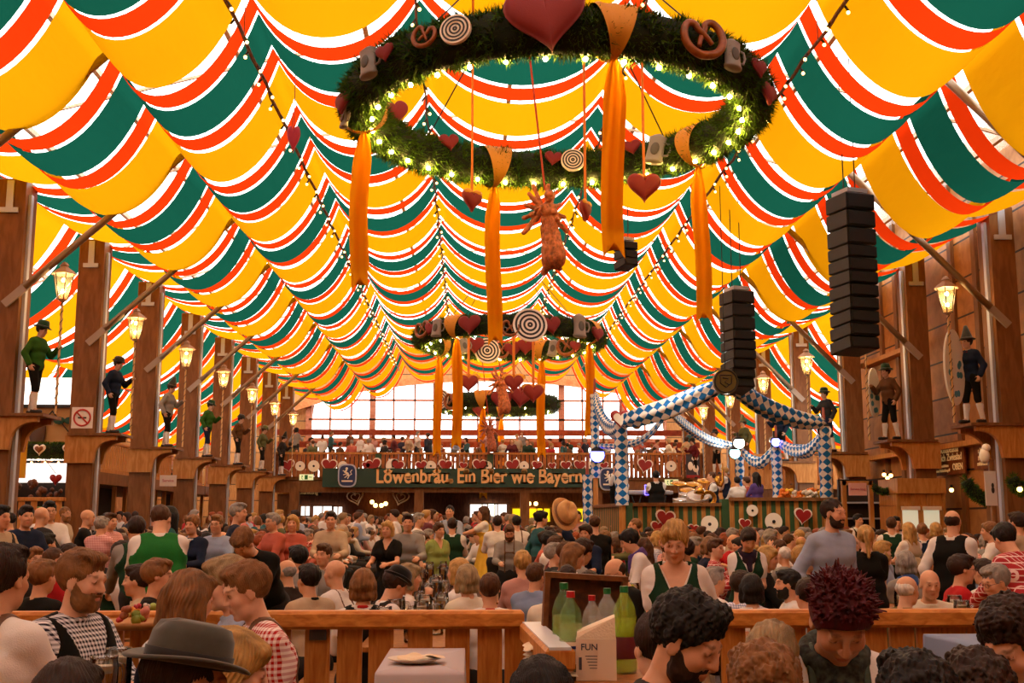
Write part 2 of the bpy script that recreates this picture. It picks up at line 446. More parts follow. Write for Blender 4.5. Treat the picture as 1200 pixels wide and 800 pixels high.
# far gable wall : timber frame with glass panes
YG = 66.0
gz = lambda x: 9.55-.012*(x-1.0)**2 if abs(x-1) < 8.4 else 9.55-.012*8.4**2-.35*(abs(x-1)-8.4)
GLASS = film('window_glass', .97)
MULL = wood('window_timber', 'b06a4a', '9a5636', (1, 1, 1))
pts = [(x, gz(x)) for x in np.linspace(-9.2, 11.2, 41)]
v = [(x, YG, 3.4) for x, z in pts]+[(x, YG, z) for x, z in pts]
o = link('window_1', npmesh('window_1', v, Q=[(i, i+1, 41+i+1, 41+i) for i in range(40)], smooth=False), None)
o.data.materials.append(GLASS); tag(o, 'gable glazing', kind='structure')
b = MB()
for i, x in enumerate(np.linspace(-9.2, 11.2, 18)):
    w = .34 if i % 3 == 0 else .1
    b.box((x, YG-.15, (3.4+gz(x))/2), (w, .2, gz(x)-3.4))
for z in (3.5, 4.9, 6.1, 7.3, 8.4):
    xs = [x for x in np.linspace(-9.2, 11.2, 60) if gz(x) > z]
    b.box(((xs[0]+xs[-1])/2, YG-.15, z), (xs[-1]-xs[0], .2, .28 if z in (6.1, 3.5) else .11))
tag(b.build('trim_1', MULL), 'timber frame of the gable window', kind='structure')
# wall around the glazing
def gwall():
    v = []; f = []
    xs = np.linspace(-17, 19.6, 60)
    for x in xs:
        lo = gz(x) if -9.2 <= x <= 11.2 else 3.2
        v += [(x, YG+.05, lo), (x, YG+.05, 12)]
    for i in range(59): f.append((2*i, 2*i+1, 2*i+3, 2*i+2))
    return npmesh('wall_back', v, Q=f, smooth=False)
o = link('wall_back', gwall(), WB); tag(o, 'gable wall', kind='structure')
b = MB(); b.box((1.3, YG+.1, 1.6), (36.6, .1, 3.3)); tag(b.build('wall_back_lower', WB), kind='structure')
b = MB(); b.tube([(x, YG-.4, gz(x)+.12) for x in np.linspace(-13, 15, 40)], .26, n=4); tag(b.build('trim_2', wood('arch_timber', 'c07a44', 'a8622e', (1, 1, 1))), 'arched gable beam', kind='structure')
# red-white garland beams in front of the glazing
for kk, (z, y) in enumerate(((6.15, 60.5), (5.5, 60.2))):
    b = MB(); b.box((1, y, z), (24 if kk == 0 else 22, .18, .3)); tag(b.build('trim_%d' % (3+kk), wood('red_timber', 'a84a28', '8c3418', (1, 1, 1))), 'red cross beam', kind='structure')
# end balcony
YB = 53.0; BZ0, BZ1 = 3.45, 4.62
def balcony(name, x0, x1, y, label, z0=BZ0, z1=BZ1, along='x', slat=.2):
    cx = (x0+x1)/2; e = empty(name, (cx, y, 0)); tag(e, label, 'balcony')
    b = MB(); n = int((x1-x0)/slat)
    for i in range(n): b.box((x0+slat*(i+.5)-cx, 0, (z0+z1)/2), (slat*.78, .04, z1-z0-.1))
    b.build('slat_panel', wood('balcony_slats', 'b06a34', '8e4c20', (4, 4, .6)), e)
    b = MB(); b.box((0, .0, z1), (x1-x0, .16, .09)); b.build('handrail', WL, e)
    b = MB(); b.box((0, .03, z0+.04), (x1-x0, .1, .12)); b.build('bottom_rail', WC, e)
    for xx in np.arange(x0, x1, 5.1):
        MB().box((xx-cx, -.03, (z0+z1)/2), (.28, .1, z1-z0)).build('balcony_post', mat('dark_green_paint', '2a4a2c', .5), e)
    return e
bal = balcony('balcony', -9.3, 11.6, YB, 'slatted wooden balcony front with hearts and discs above the long green sign')
b = MB(); b.box((1.2, YB+4.9, BZ0-.1), (21, 9.6, .2)); b.box((1.2, YB+.1, BZ0-.35), (21, .2, .5)); tag(b.build('floor_gallery', WC), 'gallery floor', kind='structure')
RED = mat('red_heart_paint', '94120f', .5); WHT = mat('cream_paint', 'efe4d0', .5); BLK = MATS['black_paint']
def heart_on(parent, x, z, r, y=-.09, rot=0, name='heart', d=.04):
    M = Matrix.Translation((x, y, z)) @ Matrix.Rotation(rot, 4, 'Y')
    b = MB(); b.prism(heart(r), d, M); h = b.build(name, WHT, parent)
    b = MB(); b.prism(heart(r*.84), d, Matrix.Translation((x, y-.02, z)) @ Matrix.Rotation(rot, 4, 'Y')); b.build('heart_face', RED, h)
def disc_on(parent, x, z, r, y=-.09):
    b = MB(); b.prism(circle(r), .04, Matrix.Translation((x, y, z))); h = b.build('disc', WHT, parent)
    b = MB(); b.prism(circle(r*.2, 12), .04, Matrix.Translation((x, y-.015, z))); b.build('disc_centre', BLK, h)
for (px, kind, s) in ((338, 'h', .35), (352, 'd', .22), (368, 'd', .26), (386, 'h', .4), (402, 'd', .22), (429, 'h', .22), (438, 'h', .42), (461, 'd', .34), (466, 'h', .34), (494, 'h', .3), (505, 'd', .24), (522, 'h', .36), (543, 'h', .22), (562, 'h', .38), (571, 'd', .22), (601, 'h', .38), (614, 'd', .22), (629, 'h', .28), (647, 'h', .2), (663, 'h', .28), (679, 'h', .32), (692, 'd', .22), (708, 'h', .22), (755, 'h', .4), (786, 'd', .24)):
    p = P(px, 546, Y=YB)
    (heart_on if kind == 'h' else disc_on)(bal, p.x-bal.location.x, p.z, s, rot=0.25*math.sin(px)) if kind == 'h' else disc_on(bal, p.x-bal.location.x, p.z, s)
# sign
p0, p1 = P(378, 561, Y=YB-.25), P(725, 561, Y=YB-.25)
sg = empty('brewery_sign', ((p0.x+p1.x)/2, YB-.25, 0)); tag(sg, 'long dark green sign board with cream lettering under the far balcony', 'sign')
GRN = mat('sign_green', '14392a', .5); CRM = mat('sign_letters', 'e8b878', .5)
MB().box((0, 0, 3.5), (p1.x-p0.x, .12, .85)).build('board', GRN, sg)
def serif_text(s, size, m, parent, center, width, depth=.03, name='lettering'):
    """letters from the built-in face widened with slab serifs"""
    o = text(name, s, size, m, parent, depth=depth, offset=size*.022)
    me = o.data; xs = [v.co.x for v in me.vertices]; w = max(xs)-min(xs); sb = MB(); h = size*.7
    zt = max(v.co.z for v in me.vertices)
    for e in me.edges:
        a, c = me.vertices[e.vertices[0]].co, me.vertices[e.vertices[1]].co
        if a.z > zt-1e-4 and c.z > zt-1e-4 and abs(a.y-c.y) < 1e-4 and .07*size < abs(a.x-c.x) < .24*size:
            up = -1 if a.y > min(v.co.y for v in me.vertices)*.5+h*.2 else 1
            sb.box(((a.x+c.x)/2, a.y+up*size*.03, 0), (abs(a.x-c.x)+size*.20, size*.065, depth*2.05))
    sf = sb.build('letter_serifs', m, parent); sf.matrix_local = Matrix.Translation(center) @ Matrix.Rotation(math.pi/2, 4, 'X') @ Matrix.Diagonal((width/w, 1, 1, 1))
    o.matrix_local = Matrix.Translation(center) @ Matrix.Rotation(math.pi/2, 4, 'X') @ Matrix.Diagonal((width/w, 1, 1, 1))
    return o
a, c = P(441, 560, Y=YB-.35), P(682, 560, Y=YB-.35)
t = serif_text('Löwenbräu. Ein Bier wie Bayern', .95, CRM, sg, ((a.x+c.x)/2-sg.location.x, -.09, 3.56), c.x-a.x)
# slab serifs under and over the stems
for px in (407, 655+20):
    p = P(px if px < 500 else 652, 557, Y=YB-.4)
def shield(px, py):
    p = P(px, py, Y=YB-.4); e = empty('brewery_crest', (p.x, p.y, p.z)); tag(e, 'rounded blue crest with a pale lion beside the %s end of the long sign' % ('left' if px < 500 else 'right'), 'crest', 'brewery crests')
    o1 = [(x*.42, z*.52) for x, z in ((math.copysign(abs(math.sin(t))**.55, math.sin(t)), math.copysign(abs(math.cos(t))**.6, math.cos(t))) for t in (2*math.pi*i/32 for i in range(32)))]
    MB().prism(o1, .06, Matrix.Identity(4)).build('crest_rim', mat('crest_silver', 'b9bcc8', .4), e)
    MB().prism([(x*.86, z*.88) for x, z in o1], .06, Matrix.Translation((0, -.02, 0))).build('crest_field', mat('crest_blue', '1d2f5e', .5), e)
    b = MB(); z0 = .06
    b.tube([(-.02, -.05, z0+.2), (-.1, -.05, z0+.1), (.02, -.05, z0+.02), (.08, -.05, z0-.12)], [.045, .06, .055, .03], n=6)
    b.ball((-.03, -.05, z0+.25), .06, 8, 5); b.tube([(-.07, -.05, z0+.1), (-.2, -.05, z0+.16)], .022, n=5); b.tube([(-.04, -.05, z0), (-.18, -.05, z0-.03)], .022, n=5)
    b.tube([(.02, -.05, z0-.02), (-.06, -.05, z0-.12), (-.12, -.05, z0-.16)], .025, n=5); b.tube([(.07, -.05, z0-.1), (.02, -.05, z0-.2)], .025, n=5)
    b.tube([(.08, -.05, z0-.06), (.2, -.05, z0), (.14, -.05, z0+.1), (.22, -.05, z0+.2)], .02, n=5)
    b.build('lion', WHT, e); MB().box((0, -.045, -.25), (.5, .03, .07)).build('crest_bar', WHT, e)
shield(407, 557); shield(713, 561)
# under the balcony: back wall, posts and bright openings
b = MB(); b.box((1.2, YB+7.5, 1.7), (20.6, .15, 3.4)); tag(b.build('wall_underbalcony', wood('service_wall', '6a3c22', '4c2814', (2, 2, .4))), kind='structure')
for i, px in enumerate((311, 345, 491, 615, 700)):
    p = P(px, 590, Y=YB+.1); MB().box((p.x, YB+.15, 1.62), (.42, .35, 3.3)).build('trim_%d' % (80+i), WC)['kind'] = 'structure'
# ================================================================ figures : one continuous surface per body, from distance fields
class Field:
    def __init__(s, lo, hi, h):
        s.lo = np.array(lo, float); s.h = h; s.n = np.ceil((np.array(hi)-s.lo)/h).astype(int)+1
        s.a = np.full(s.n, .25, np.float32)
        s.ax = [(s.lo[i]+h*np.arange(s.n[i])).astype(np.float32) for i in range(3)]
    def win(s, lo, hi):
        i0 = np.clip(((np.array(lo)-s.lo)/s.h).astype(int), 0, s.n-1); i1 = np.clip(((np.array(hi)-s.lo)/s.h).astype(int)+2, 1, s.n)
        sl = tuple(slice(a, b) for a, b in zip(i0, i1))
        return sl, s.ax[0][sl[0]][:, None, None], s.ax[1][sl[1]][None, :, None], s.ax[2][sl[2]][None, None, :]
    def comb(s, sl, d, k, sub):
        a = s.a[sl]
        if sub:
            if k: hh = np.maximum(k-np.abs(a+d), 0)/k; s.a[sl] = np.maximum(a, -d)+hh*hh*k/4
            else: s.a[sl] = np.maximum(a, -d)
        else:
            if k: hh = np.maximum(k-np.abs(a-d), 0)/k; s.a[sl] = np.minimum(a, d)-hh*hh*k/4
            else: s.a[sl] = np.minimum(a, d)
    def cap(s, a, b, ra, rb=None, k=.02, sub=False):
        rb = ra if rb is None else rb; a = np.array(a, float); b = np.array(b, float); m = max(ra, rb)+k+.03
        sl, x, y, z = s.win(np.minimum(a, b)-m, np.maximum(a, b)+m); ab = b-a; L = float(ab@ab)+1e-9
        t = np.clip(((x-a[0])*ab[0]+(y-a[1])*ab[1]+(z-a[2])*ab[2])/L, 0, 1)
        d = np.sqrt((x-a[0]-t*ab[0])**2+(y-a[1]-t*ab[1])**2+(z-a[2]-t*ab[2])**2)-(ra+(rb-ra)*t)
        s.comb(sl, d, k, sub)
    def ell(s, c, r, B=None, k=.02, sub=False):
        """ellipsoid, B: 3x3 with local axes in columns"""
        c = np.array(c, float); r = np.array(r, float); m = (max(r) if B is not None else r)+k+.03
        sl, x, y, z = s.win(c-m, c+m); x = x-c[0]; y = y-c[1]; z = z-c[2]
        if B is not None:
            x, y, z = (x*B[0, i]+y*B[1, i]+z*B[2, i] for i in range(3))
        k0 = np.sqrt((x/r[0])**2+(y/r[1])**2+(z/r[2])**2); k1 = np.sqrt((x/r[0]**2)**2+(y/r[1]**2)**2+(z/r[2]**2)**2)+1e-6
        s.comb(sl, (k0*(k0-1)/k1), k, sub)
    def xyz(s): return s.ax[0][:, None, None], s.ax[1][None, :, None], s.ax[2][None, None, :]
    def local(s, c, B):
        x, y, z = s.xyz(); x = x-c[0]; y = y-c[1]; z = z-c[2]
        return tuple(x*B[0, i]+y*B[1, i]+z*B[2, i] for i in range(3))
    def clip(s, d): s.a = np.maximum(s.a, d.astype(np.float32))
    def mesh(s, name, adapt=.0, paint=None, M=None):
        for ax in range(3):
            sl = [slice(None)]*3
            for e in (0, -1): sl[ax] = e; s.a[tuple(sl)] = .05
        g = vdb.FloatGrid(.25); g.copyFromArray(np.ascontiguousarray(s.a))
        p, t, q = g.convertToPolygons(isovalue=0, adaptivity=adapt)
        p = s.lo+p*s.h
        q = q[:, ::-1]; t = t[:, ::-1]
        pc = paint(p) if paint is not None else None
        return npmesh(name, p, q, t, paint=pc)
def pnoise(p, f, seed=0, n=9):
    r = np.random.RandomState(seed); o = 0
    for i in range(n):
        d = r.normal(size=3); d /= np.linalg.norm(d)
        o = o+np.sin((p[0]*d[0]+p[1]*d[1]+p[2]*d[2])*f*r.uniform(.7, 1.4)+r.uniform(0, 6.28))
    return o/n*1.4

def frame(u, f):
    """columns: right, forward, up"""
    u = u/np.linalg.norm(u); f = f-u*(f@u); f /= np.linalg.norm(f); r = np.cross(f, u)
    return np.stack([r, f, u], 1)
def rotm(ax, a):
    return np.array(Matrix.Rotation(a, 3, ax))
def ik(a, t, l1, l2, hint):
    d = t-a; L = np.linalg.norm(d); mx = (l1+l2)*.995
    if L > mx: t = a+d*mx/L; L = mx
    d = d/np.linalg.norm(d); L = max(L, abs(l1-l2)+.01); x = (l1*l1-l2*l2+L*L)/(2*L); h = math.sqrt(max(l1*l1-x*x, 0))
    hp = hint-d*(hint@d); hp /= np.linalg.norm(hp)+1e-9
    return a+d*x+hp*h, t
def hand(F, w, e, B=None, curl=.5, side=1, grip=None, fr=.0085):
    """wrist w, elbow e; fingers curl toward the palm normal"""
    f = w-e; f /= np.linalg.norm(f); pn = np.array(grip if grip is not None else (-side*.6, 0.2, -.75), float); pn -= f*(pn@f); pn /= np.linalg.norm(pn)
    s = np.cross(f, pn)*side
    kn = w+f*.085
    F.ell(w+f*.048, (.04, .05, .018), np.stack([s, f, pn], 1), k=.015)
    for i, (o, L) in enumerate(((.030, .072), (.010, .080), (-.010, .075), (-.029, .058))):
        a = kn+s*o-f*.008; c = curl*(1+.12*i)
        b = a+(f*math.cos(c*.6)+pn*math.sin(c*.6))*L*.5; g = b+(f*math.cos(c*1.7)+pn*math.sin(c*1.7))*L*.5
        F.cap(a, b, fr*1.05, fr, k=.006); F.cap(b, g, fr, fr*.85, k=.004)
    a = w+f*.02+s*.03; b = a+(f*.6+s*.75+pn*.3)*.038; F.cap(a, b, fr*1.35, fr*1.15, k=.01); F.cap(b, b+(f*.85+s*.3+pn*.35)*.032, fr*1.15, fr*.9, k=.004)

class Pose:
    def __init__(s, sit=True, lean=.08, side=0, twist=0, hy=0, hp=0, hr=0, L='table', Rr='table', woman=False, fat=0, sc=1.0, step=0, bend=0):
        s.sit, s.woman, s.fat = sit, woman, fat; A = np.array
        pz = .56 if sit else .95; s.pel = A([0, 0, pz]); sw = .145 if woman else .170; s.sw = sw
        u = A([math.sin(side), math.sin(lean)*math.cos(side), math.cos(lean)*math.cos(side)])
        f0 = A([math.sin(twist), math.cos(twist), 0]); B = frame(u, f0); s.B = B; r, f, u = B.T; s.u, s.f, s.r = u, f, r
        s.ab = s.pel+u*.16+f*.01; s.ch = s.pel+u*.34+f*.005; s.nb = s.pel+u*.50-f*.01
        s.sh = [s.nb-u*.055+r*sw*sg for sg in (-1, 1)]
        hd = u*.75+A([0, 0, .25]); hd /= np.linalg.norm(hd)
        H = frame(hd, f) @ rotm('Z', -hy) @ rotm('X', -hp) @ rotm('Y', hr); s.H = H
        s.hc = s.nb+hd*.06+f*.012+H[:, 2]*.115+H[:, 1]*.022
        T = {'table': (.0, .40, .22), 'down': (.10, .04, -.02-.0), 'chin': (-.02, .15, .52), 'hip': (.12, .05, .02), 'fold': (-.12, .22, .24), 'up': (.18, .12, .88), 'reach': (.0, .52, .30), 'mug': (.02, .32, .36), 'knee': (.0, .28, .06), 'face': (-.06, .2, .5), 'play': (-.05, .26, .38), 'pole': (.1, .32, .26), 'pocket': (.13, .1, .03), 'back': (-.05, -.2, .05), 'wide': (.3, .32, .35), 'front': (-.06, .3, .18)}
        s.el, s.wr = [], []
        for i, (sg, k) in enumerate(((-1, L), (1, Rr))):
            t = T[k] if isinstance(k, str) else k
            w = s.pel+r*(sg*(sw+t[0]) if k not in ('chin', 'face', 'fold', 'front', 'play') else sg*(sw+t[0]-.03)*.55)+f*t[1]+u*t[2]
            hint = r*sg*.5-f*.5-u*.9 if k != 'up' else r*sg-f*.2
            e, w = ik(s.sh[i], w, .285, .25, hint); s.el.append(e); s.wr.append(w)
        s.hip = [s.pel+A([sg*.09, 0, -.03]) for sg in (-1, 1)]; s.kn, s.an = [], []
        for i, sg in enumerate((-1, 1)):
            if sit: k = A([sg*.13, .43, .50]); a = A([sg*.14, .38, .08])
            else: k = A([sg*.10, .03+sg*step*.16, .50]); a = A([sg*.11, -.02+sg*step*.3, .08])
            s.kn.append(k); s.an.append(a)
        s.curl = .7
    def torso(s, F, g=0, k=.05):
        r, f, u = s.r, s.f, s.u; w = s.woman; ft = s.fat
        F.cap(s.pel-r*.065, s.pel+r*.065, .112+g+ft*.02, k=k)
        F.cap(s.ab-r*.06+f*ft*.03, s.ab+r*.06+f*ft*.03, (.098 if w else .108)+g+ft*.05, k=k)
        F.cap(s.ch-r*(.07 if w else .085), s.ch+r*(.07 if w else .085), (.105 if w else .115)+g+ft*.015, k=k)
        F.cap(s.ch+u*.09-r*(s.sw-.06), s.ch+u*.09+r*(s.sw-.06), .075+g, k=k)
        if w:
            for sg in (-1, 1): F.ell(s.ch+u*-.01+r*sg*.068+f*.085, (.058+g, .055+g, .06+g), k=.03)
    def traps(s, F, g=0):
        for i in (0, 1): F.cap(s.nb-s.u*.0, s.sh[i]+s.u*.005, .05+g, .052+g, k=.04)
    def arm(s, F, i, g=0, e=1.0, g2=None):
        r0, r1, r2 = (.044, .036, .026) if s.woman else (.052, .042, .03); g2 = g if g2 is None else g2
        if e <= .5: F.cap(s.sh[i], s.sh[i]+(s.el[i]-s.sh[i])*e*2, r0+g, r0-(r0-r1)*e*2+g2, k=.03)
        else:
            F.cap(s.sh[i], s.el[i], r0+g, r1+g, k=.03); t = (e-.5)*2
            F.cap(s.el[i], s.el[i]+(s.wr[i]-s.el[i])*t, r1+g, r1-(r1-r2)*t+g2, k=.02)
    def legs(s, F, g=0, upto=1.0):
        for i in (0, 1):
            F.cap(s.hip[i], s.kn[i], .085+g, .058+g, k=.04)
            if upto > .5: t = (upto-.5)*2; F.cap(s.kn[i], s.kn[i]+(s.an[i]-s.kn[i])*t, .057+g, .057-.02*t+g, k=.02)
            if upto > .5 and t > .6: F.ell(s.kn[i]+(s.an[i]-s.kn[i])*.3-np.array([0, .02, 0]), (.052+g, .055+g, .12), k=.02)
    def head(s, F, fine=True):
        H, c = s.H, s.hc; pt = lambda x, y, z: c+H @ np.array([x, y, z])
        w = s.woman; q = .94 if w else 1
        F.cap(s.nb-s.u*.03, pt(0, -.02, -.045), .056*q, .051*q, k=.03)
        F.ell(pt(0, -.016, .036), (.074, .093, .083), H, k=.02)
        F.ell(pt(0, .018, -.03), (.061, .066, .078), H, k=.025)
        F.cap(pt(-.03, .03, -.075), pt(.03, .03, -.075), .026*q, k=.03)
        F.ell(pt(0, .066, -.093), (.022, .018, .017), H, k=.02)
        for sg in (-1, 1):
            F.ell(pt(sg*.036, .055, -.018), (.026, .026, .026), H, k=.02)
            F.ell(pt(sg*.076, -.006, -.004), (.009, .020, .032), H, k=.008)
            if fine: F.ell(pt(sg*.083, -.0, .0), (.005, .010, .018), H, k=.006, sub=True)
            F.ell(pt(sg*.031, .090, .016), (.019, .012, .011), H, k=.012, sub=True)
            if fine:
                F.ell(pt(sg*.031, .0735, .0165), (.0155, .0125, .0125), H, k=.003)
        F.cap(pt(-.034, .077, .036), pt(.034, .077, .036), .0095 if not w else .007, k=.02)
        F.cap(pt(0, .084, .028), pt(0, .103, -.016), .0075, .0125, k=.010)
        for sg in (-1, 1): F.ell(pt(sg*.012, .092, -.020), (.009, .010, .008), H, k=.006)
        F.ell(pt(0, .080, -.050), (.025, .0135, .0075), H, k=.006); F.ell(pt(0, .079, -.062), (.021, .0130, .0075), H, k=.006)
        if fine: F.cap(pt(-.019, .0945, -.0555), pt(.019, .0945, -.0555), .0022, k=.003, sub=True)
    def headcoord(s, p):
        return (p-s.hc) @ s.H
    def paint(s, fine=True):
        def fn(p):
            q = s.headcoord(p); x, y, z = np.abs(q[:, 0]), q[:, 1], q[:, 2]; col = np.ones((len(p), 4), np.float32)
            def mix(m, c):
                m = np.clip(m, 0, 1)[:, None]; col[:, :3] = col[:, :3]*(1-m)+np.array(c)*m
            near = (np.abs(z) < .13) & (y > .02) & (x < .08)
            mix(near*np.exp(-((x-.042)**2+(z+.02)**2)/.0005)*.6, (1, .72, .66))
            mix(near*np.exp(-((x)**2+(z+.012)**2)/.00018)*.4, (1, .74, .68))
            soft = .004 if fine else .007
            lip = 1-np.sqrt((x/.024)**2+((z+.056)/.0125)**2)
            mix(near*np.clip(lip*3, 0, 1)*.8, (.78, .42, .40))
            br = 1-np.sqrt(((x-.033)/.021)**2+((z-.040+.12*(x-.033)**1)/.006)**2)
            mix(near*np.clip(br*2.5, 0, 1)*.85, (.22, .15, .10))
            if not fine:
                ey = 1-np.sqrt(((x-.031)/.016)**2+((z-.017)/.009)**2); mix(near*np.clip(ey*2.5, 0, 1)*.8, (.14, .10, .09))
            else:
                ds = np.sqrt((x-.031)**2+(y-.0735)**2+(z-.0165)**2)
                on = near & (ds < .0165) & (y > .074)
                op = on & (np.abs(z-.0165) < .0062*np.sqrt(np.clip(1-((x-.031)/.0145)**2, 0, 1)))
                mix(op*1.0, (1.25, 1.35, 1.5)); rr = np.sqrt((x-.031)**2+(z-.0165)**2)
                mix((op & (rr < .0062))*1.0, (.22, .16, .12)); mix((op & (rr < .003))*1.0, (.03, .03, .03))
                lash = on & ~op & (np.abs(z-.0165) < .0085*np.sqrt(np.clip(1-((x-.031)/.0165)**2, 0, 1))); mix(lash*.65, (.3, .18, .14))
            return col
        return fn

def body_mesh(p, h, fine, name='body', hands=True, legs=True):
    pts = np.array([p.hc+p.u*.16, p.pel-p.u*.25, *p.el, *p.wr, *p.kn, *p.an, p.hc+p.f*.15, p.hc-p.f*.15])
    lo = pts.min(0)-.17; hi = pts.max(0)+.17; lo[2] = -.02
    F = Field(lo, hi, h)
    p.torso(F, -.006); p.traps(F, -.004)
    for i in (0, 1): p.arm(F, i)
    if legs:
        p.legs(F, -.004)
        for i, sg in enumerate((-1, 1)):
            F.cap(p.an[i], p.an[i]+np.array([sg*.02, .13, -.045]), .04, .032, k=.02)
    p.head(F, fine)
    if hands:
        for i, sg in enumerate((-1, 1)): hand(F, p.wr[i], p.el[i], curl=p.curl, side=sg, fr=.0085 if fine else .0105)
    return F.mesh('person_body', 0, p.paint(fine)), (lo, hi)

def garment(p, h, box, what, **kw):
    lo, hi = box; F = Field(lo, hi, h); u, f, r = p.u, p.f, p.r
    lx, ly, lz = F.local(p.pel, p.B)
    if what == 'shirt':                      # sleeve: 0 none, .5 short, 1 long
        g = kw.get('g', .012); p.torso(F, g); p.traps(F, g)
        sl = kw.get('sleeve', .95)
        for i in (0, 1):
            if kw.get('puff'): p.arm(F, i, g+.004, .28, g+.01); F.ell(p.sh[i]+(p.el[i]-p.sh[i])*.28, (.068, .068, .07), k=.03)
            else: p.arm(F, i, g+.002, sl, g+.006 if sl > .6 else g+.018)
        F.clip(-(lz+kw.get('low', .06)))
        nk = p.nb-p.u*.01; F.cap(nk, nk+p.u*.12+p.f*.02, .060, .075, k=.01, sub=True)
        if kw.get('vneck'): F.clip(-np.maximum(np.maximum(np.abs(lx)-(lz-(.50-kw['vneck']))*.5, -(ly)), -(lz-(.50-kw['vneck']))))
        # folds
        F.a += ((pnoise(F.xyz(), 34, 5)*.005+pnoise((lx, ly*.6, lz*1.8), 70, 8)*.0028)*(1 if h < .03 else 0)).astype(np.float32)
        if kw.get('collar', True) and not kw.get('vneck'):
            n = 14
            C = [p.nb+u*(.018+.012*math.cos(t))+r*.066*math.sin(t)+f*(.066*math.cos(t)+.006) for t in (2*math.pi*k/n for k in range(n))]
            for i in range(n):
                if 0 < i < n-1 or True: F.cap(C[i]-u*.012, C[(i+1) % n]-u*.012, .012, k=.006)
    elif what == 'vest':
        g = kw.get('g', .021); p.torso(F, g); p.traps(F, g-.004)
        F.clip(-(lz+.07))
        for i in (0, 1): F.ell(p.sh[i]+r*(-1, 1)[i]*.02-u*.02, (.055, .12, .11), p.B, k=.01, sub=True)
        F.cap(p.nb, p.nb+p.u*.13, .078, k=.005, sub=True)
        vn = kw.get('vneck', .3); F.clip(-np.maximum(np.maximum(np.abs(lx)-(lz-(.50-vn))*.42, -ly), -(lz-(.50-vn))))
    elif what == 'suspenders':
        p.torso(F, .0205); p.traps(F, .0175)
        band = np.abs(np.abs(lx)-(.075+.0*lz))-.014; top = np.minimum(band, np.maximum(np.abs(lz-.36)-.014, np.abs(lx)-.08)+ (ly < 0)*1.0)
        F.clip(top); F.clip(-(lz-.02))
    elif what == 'trousers':
        F.cap(p.pel-p.r*.07, p.pel+p.r*.07, .128+p.fat*.02, k=.04); F.cap(p.ab-p.r*.05, p.ab+p.r*.05, .115+p.fat*.04, k=.04)
        F.clip(lz-.10)
        p.legs(F, .012, kw.get('upto', .97))
    elif what == 'skirt':
        if p.sit:
            F.cap(p.pel-p.r*.09, p.pel+p.r*.09, .14, k=.04)
            for i in (0, 1): F.cap(p.hip[i], p.kn[i], .11, .10, k=.06)
            F.cap(p.kn[0], p.kn[1], .10, k=.06); F.cap(p.kn[0]+np.array([0, .02, 0]), p.kn[0]+np.array([-.03, .02, -.25]), .09, .1, k=.06); F.cap(p.kn[1]+np.array([0, .02, 0]), p.kn[1]+np.array([.03, .02, -.25]), .09, .1, k=.06)
        else:
            F.cap(p.pel+p.u*.12, np.array([0, .02, .42]), .125, .27, k=.04); F.clip(-(F.xyz()[2]-.40+0*F.xyz()[0]))
            ang = np.arctan2(F.xyz()[1]-p.pel[1], F.xyz()[0]-p.pel[0]); F.a += (np.sin(ang*14)*.012*np.clip((.9-F.xyz()[2])/.5, 0, 1)).astype(np.float32)
        F.clip(lz-.15)
    elif what == 'apron':
        F.cap(p.pel+p.u*.11, np.array([0, .03, .45]), .136, .285, k=.04); F.clip(lz-.13); F.clip(-(F.xyz()[2]-.44+0*F.xyz()[0])); F.clip(np.abs(lx)-.16-(.15-lz)*.12); F.clip(-ly)
    elif what == 'scarf':
        n = 12
        for j, (rr, zz, q) in enumerate(((.078, .0, .03), (.088, -.035, .032), (.08, .028, .024))):
            C = [p.nb+u*(zz-.02*math.cos(t))+r*rr*math.sin(t)+f*(rr*math.cos(t)+.012) for t in (2*math.pi*k/n for k in range(n))]
            for i in range(n): F.cap(C[i], C[(i+1) % n], q, k=.01)
        F.cap(p.nb+f*.1-u*.05, p.ch+f*.13+u*.02, .035, .03, k=.02)
        F.a += (pnoise(F.xyz(), 90, 3)*.004).astype(np.float32)
    elif what == 'sock':
        for i in (0, 1):
            F.cap(p.kn[i]+(p.an[i]-p.kn[i])*.22, p.an[i], .062, .045, k=.01); F.ell(p.kn[i]+(p.an[i]-p.kn[i])*.36-np.array([0, .02, 0]), (.06, .06, .12), k=.02)
            F.clip(F.xyz()[2]-(p.kn[0][2]-.1)+0*F.xyz()[0]+0*F.xyz()[1])
    elif what == 'shoe':
        for i, sg in enumerate((-1, 1)):
            F.cap(p.an[i]+np.array([0, -.02, -.035]), p.an[i]+np.array([sg*.02, .15, -.045]), .052, .04, k=.02)
        F.clip(-(F.xyz()[2]-.0+0*F.xyz()[0]+0*F.xyz()[1]))
    elif what == 'neckerchief':
        n = 12; C = [p.nb+u*(.012-.01*math.cos(t))+r*.068*math.sin(t)+f*(.068*math.cos(t)+.008) for t in (2*math.pi*k/n for k in range(n))]
        for i in range(n): F.cap(C[i], C[(i+1) % n], .017, k=.008)
        F.cap(p.nb+f*.08, p.nb+f*.11-u*.07, .02, .01, k=.01)
    elif what == 'bow':
        c = p.nb+f*.085+u*-.015
        for sg in (-1, 1): F.ell(c+r*sg*.035, (.035, .012, .024), p.B, k=.004)
        F.ell(c, (.012, .015, .014), k=.004)
    return F.mesh(what, 0)

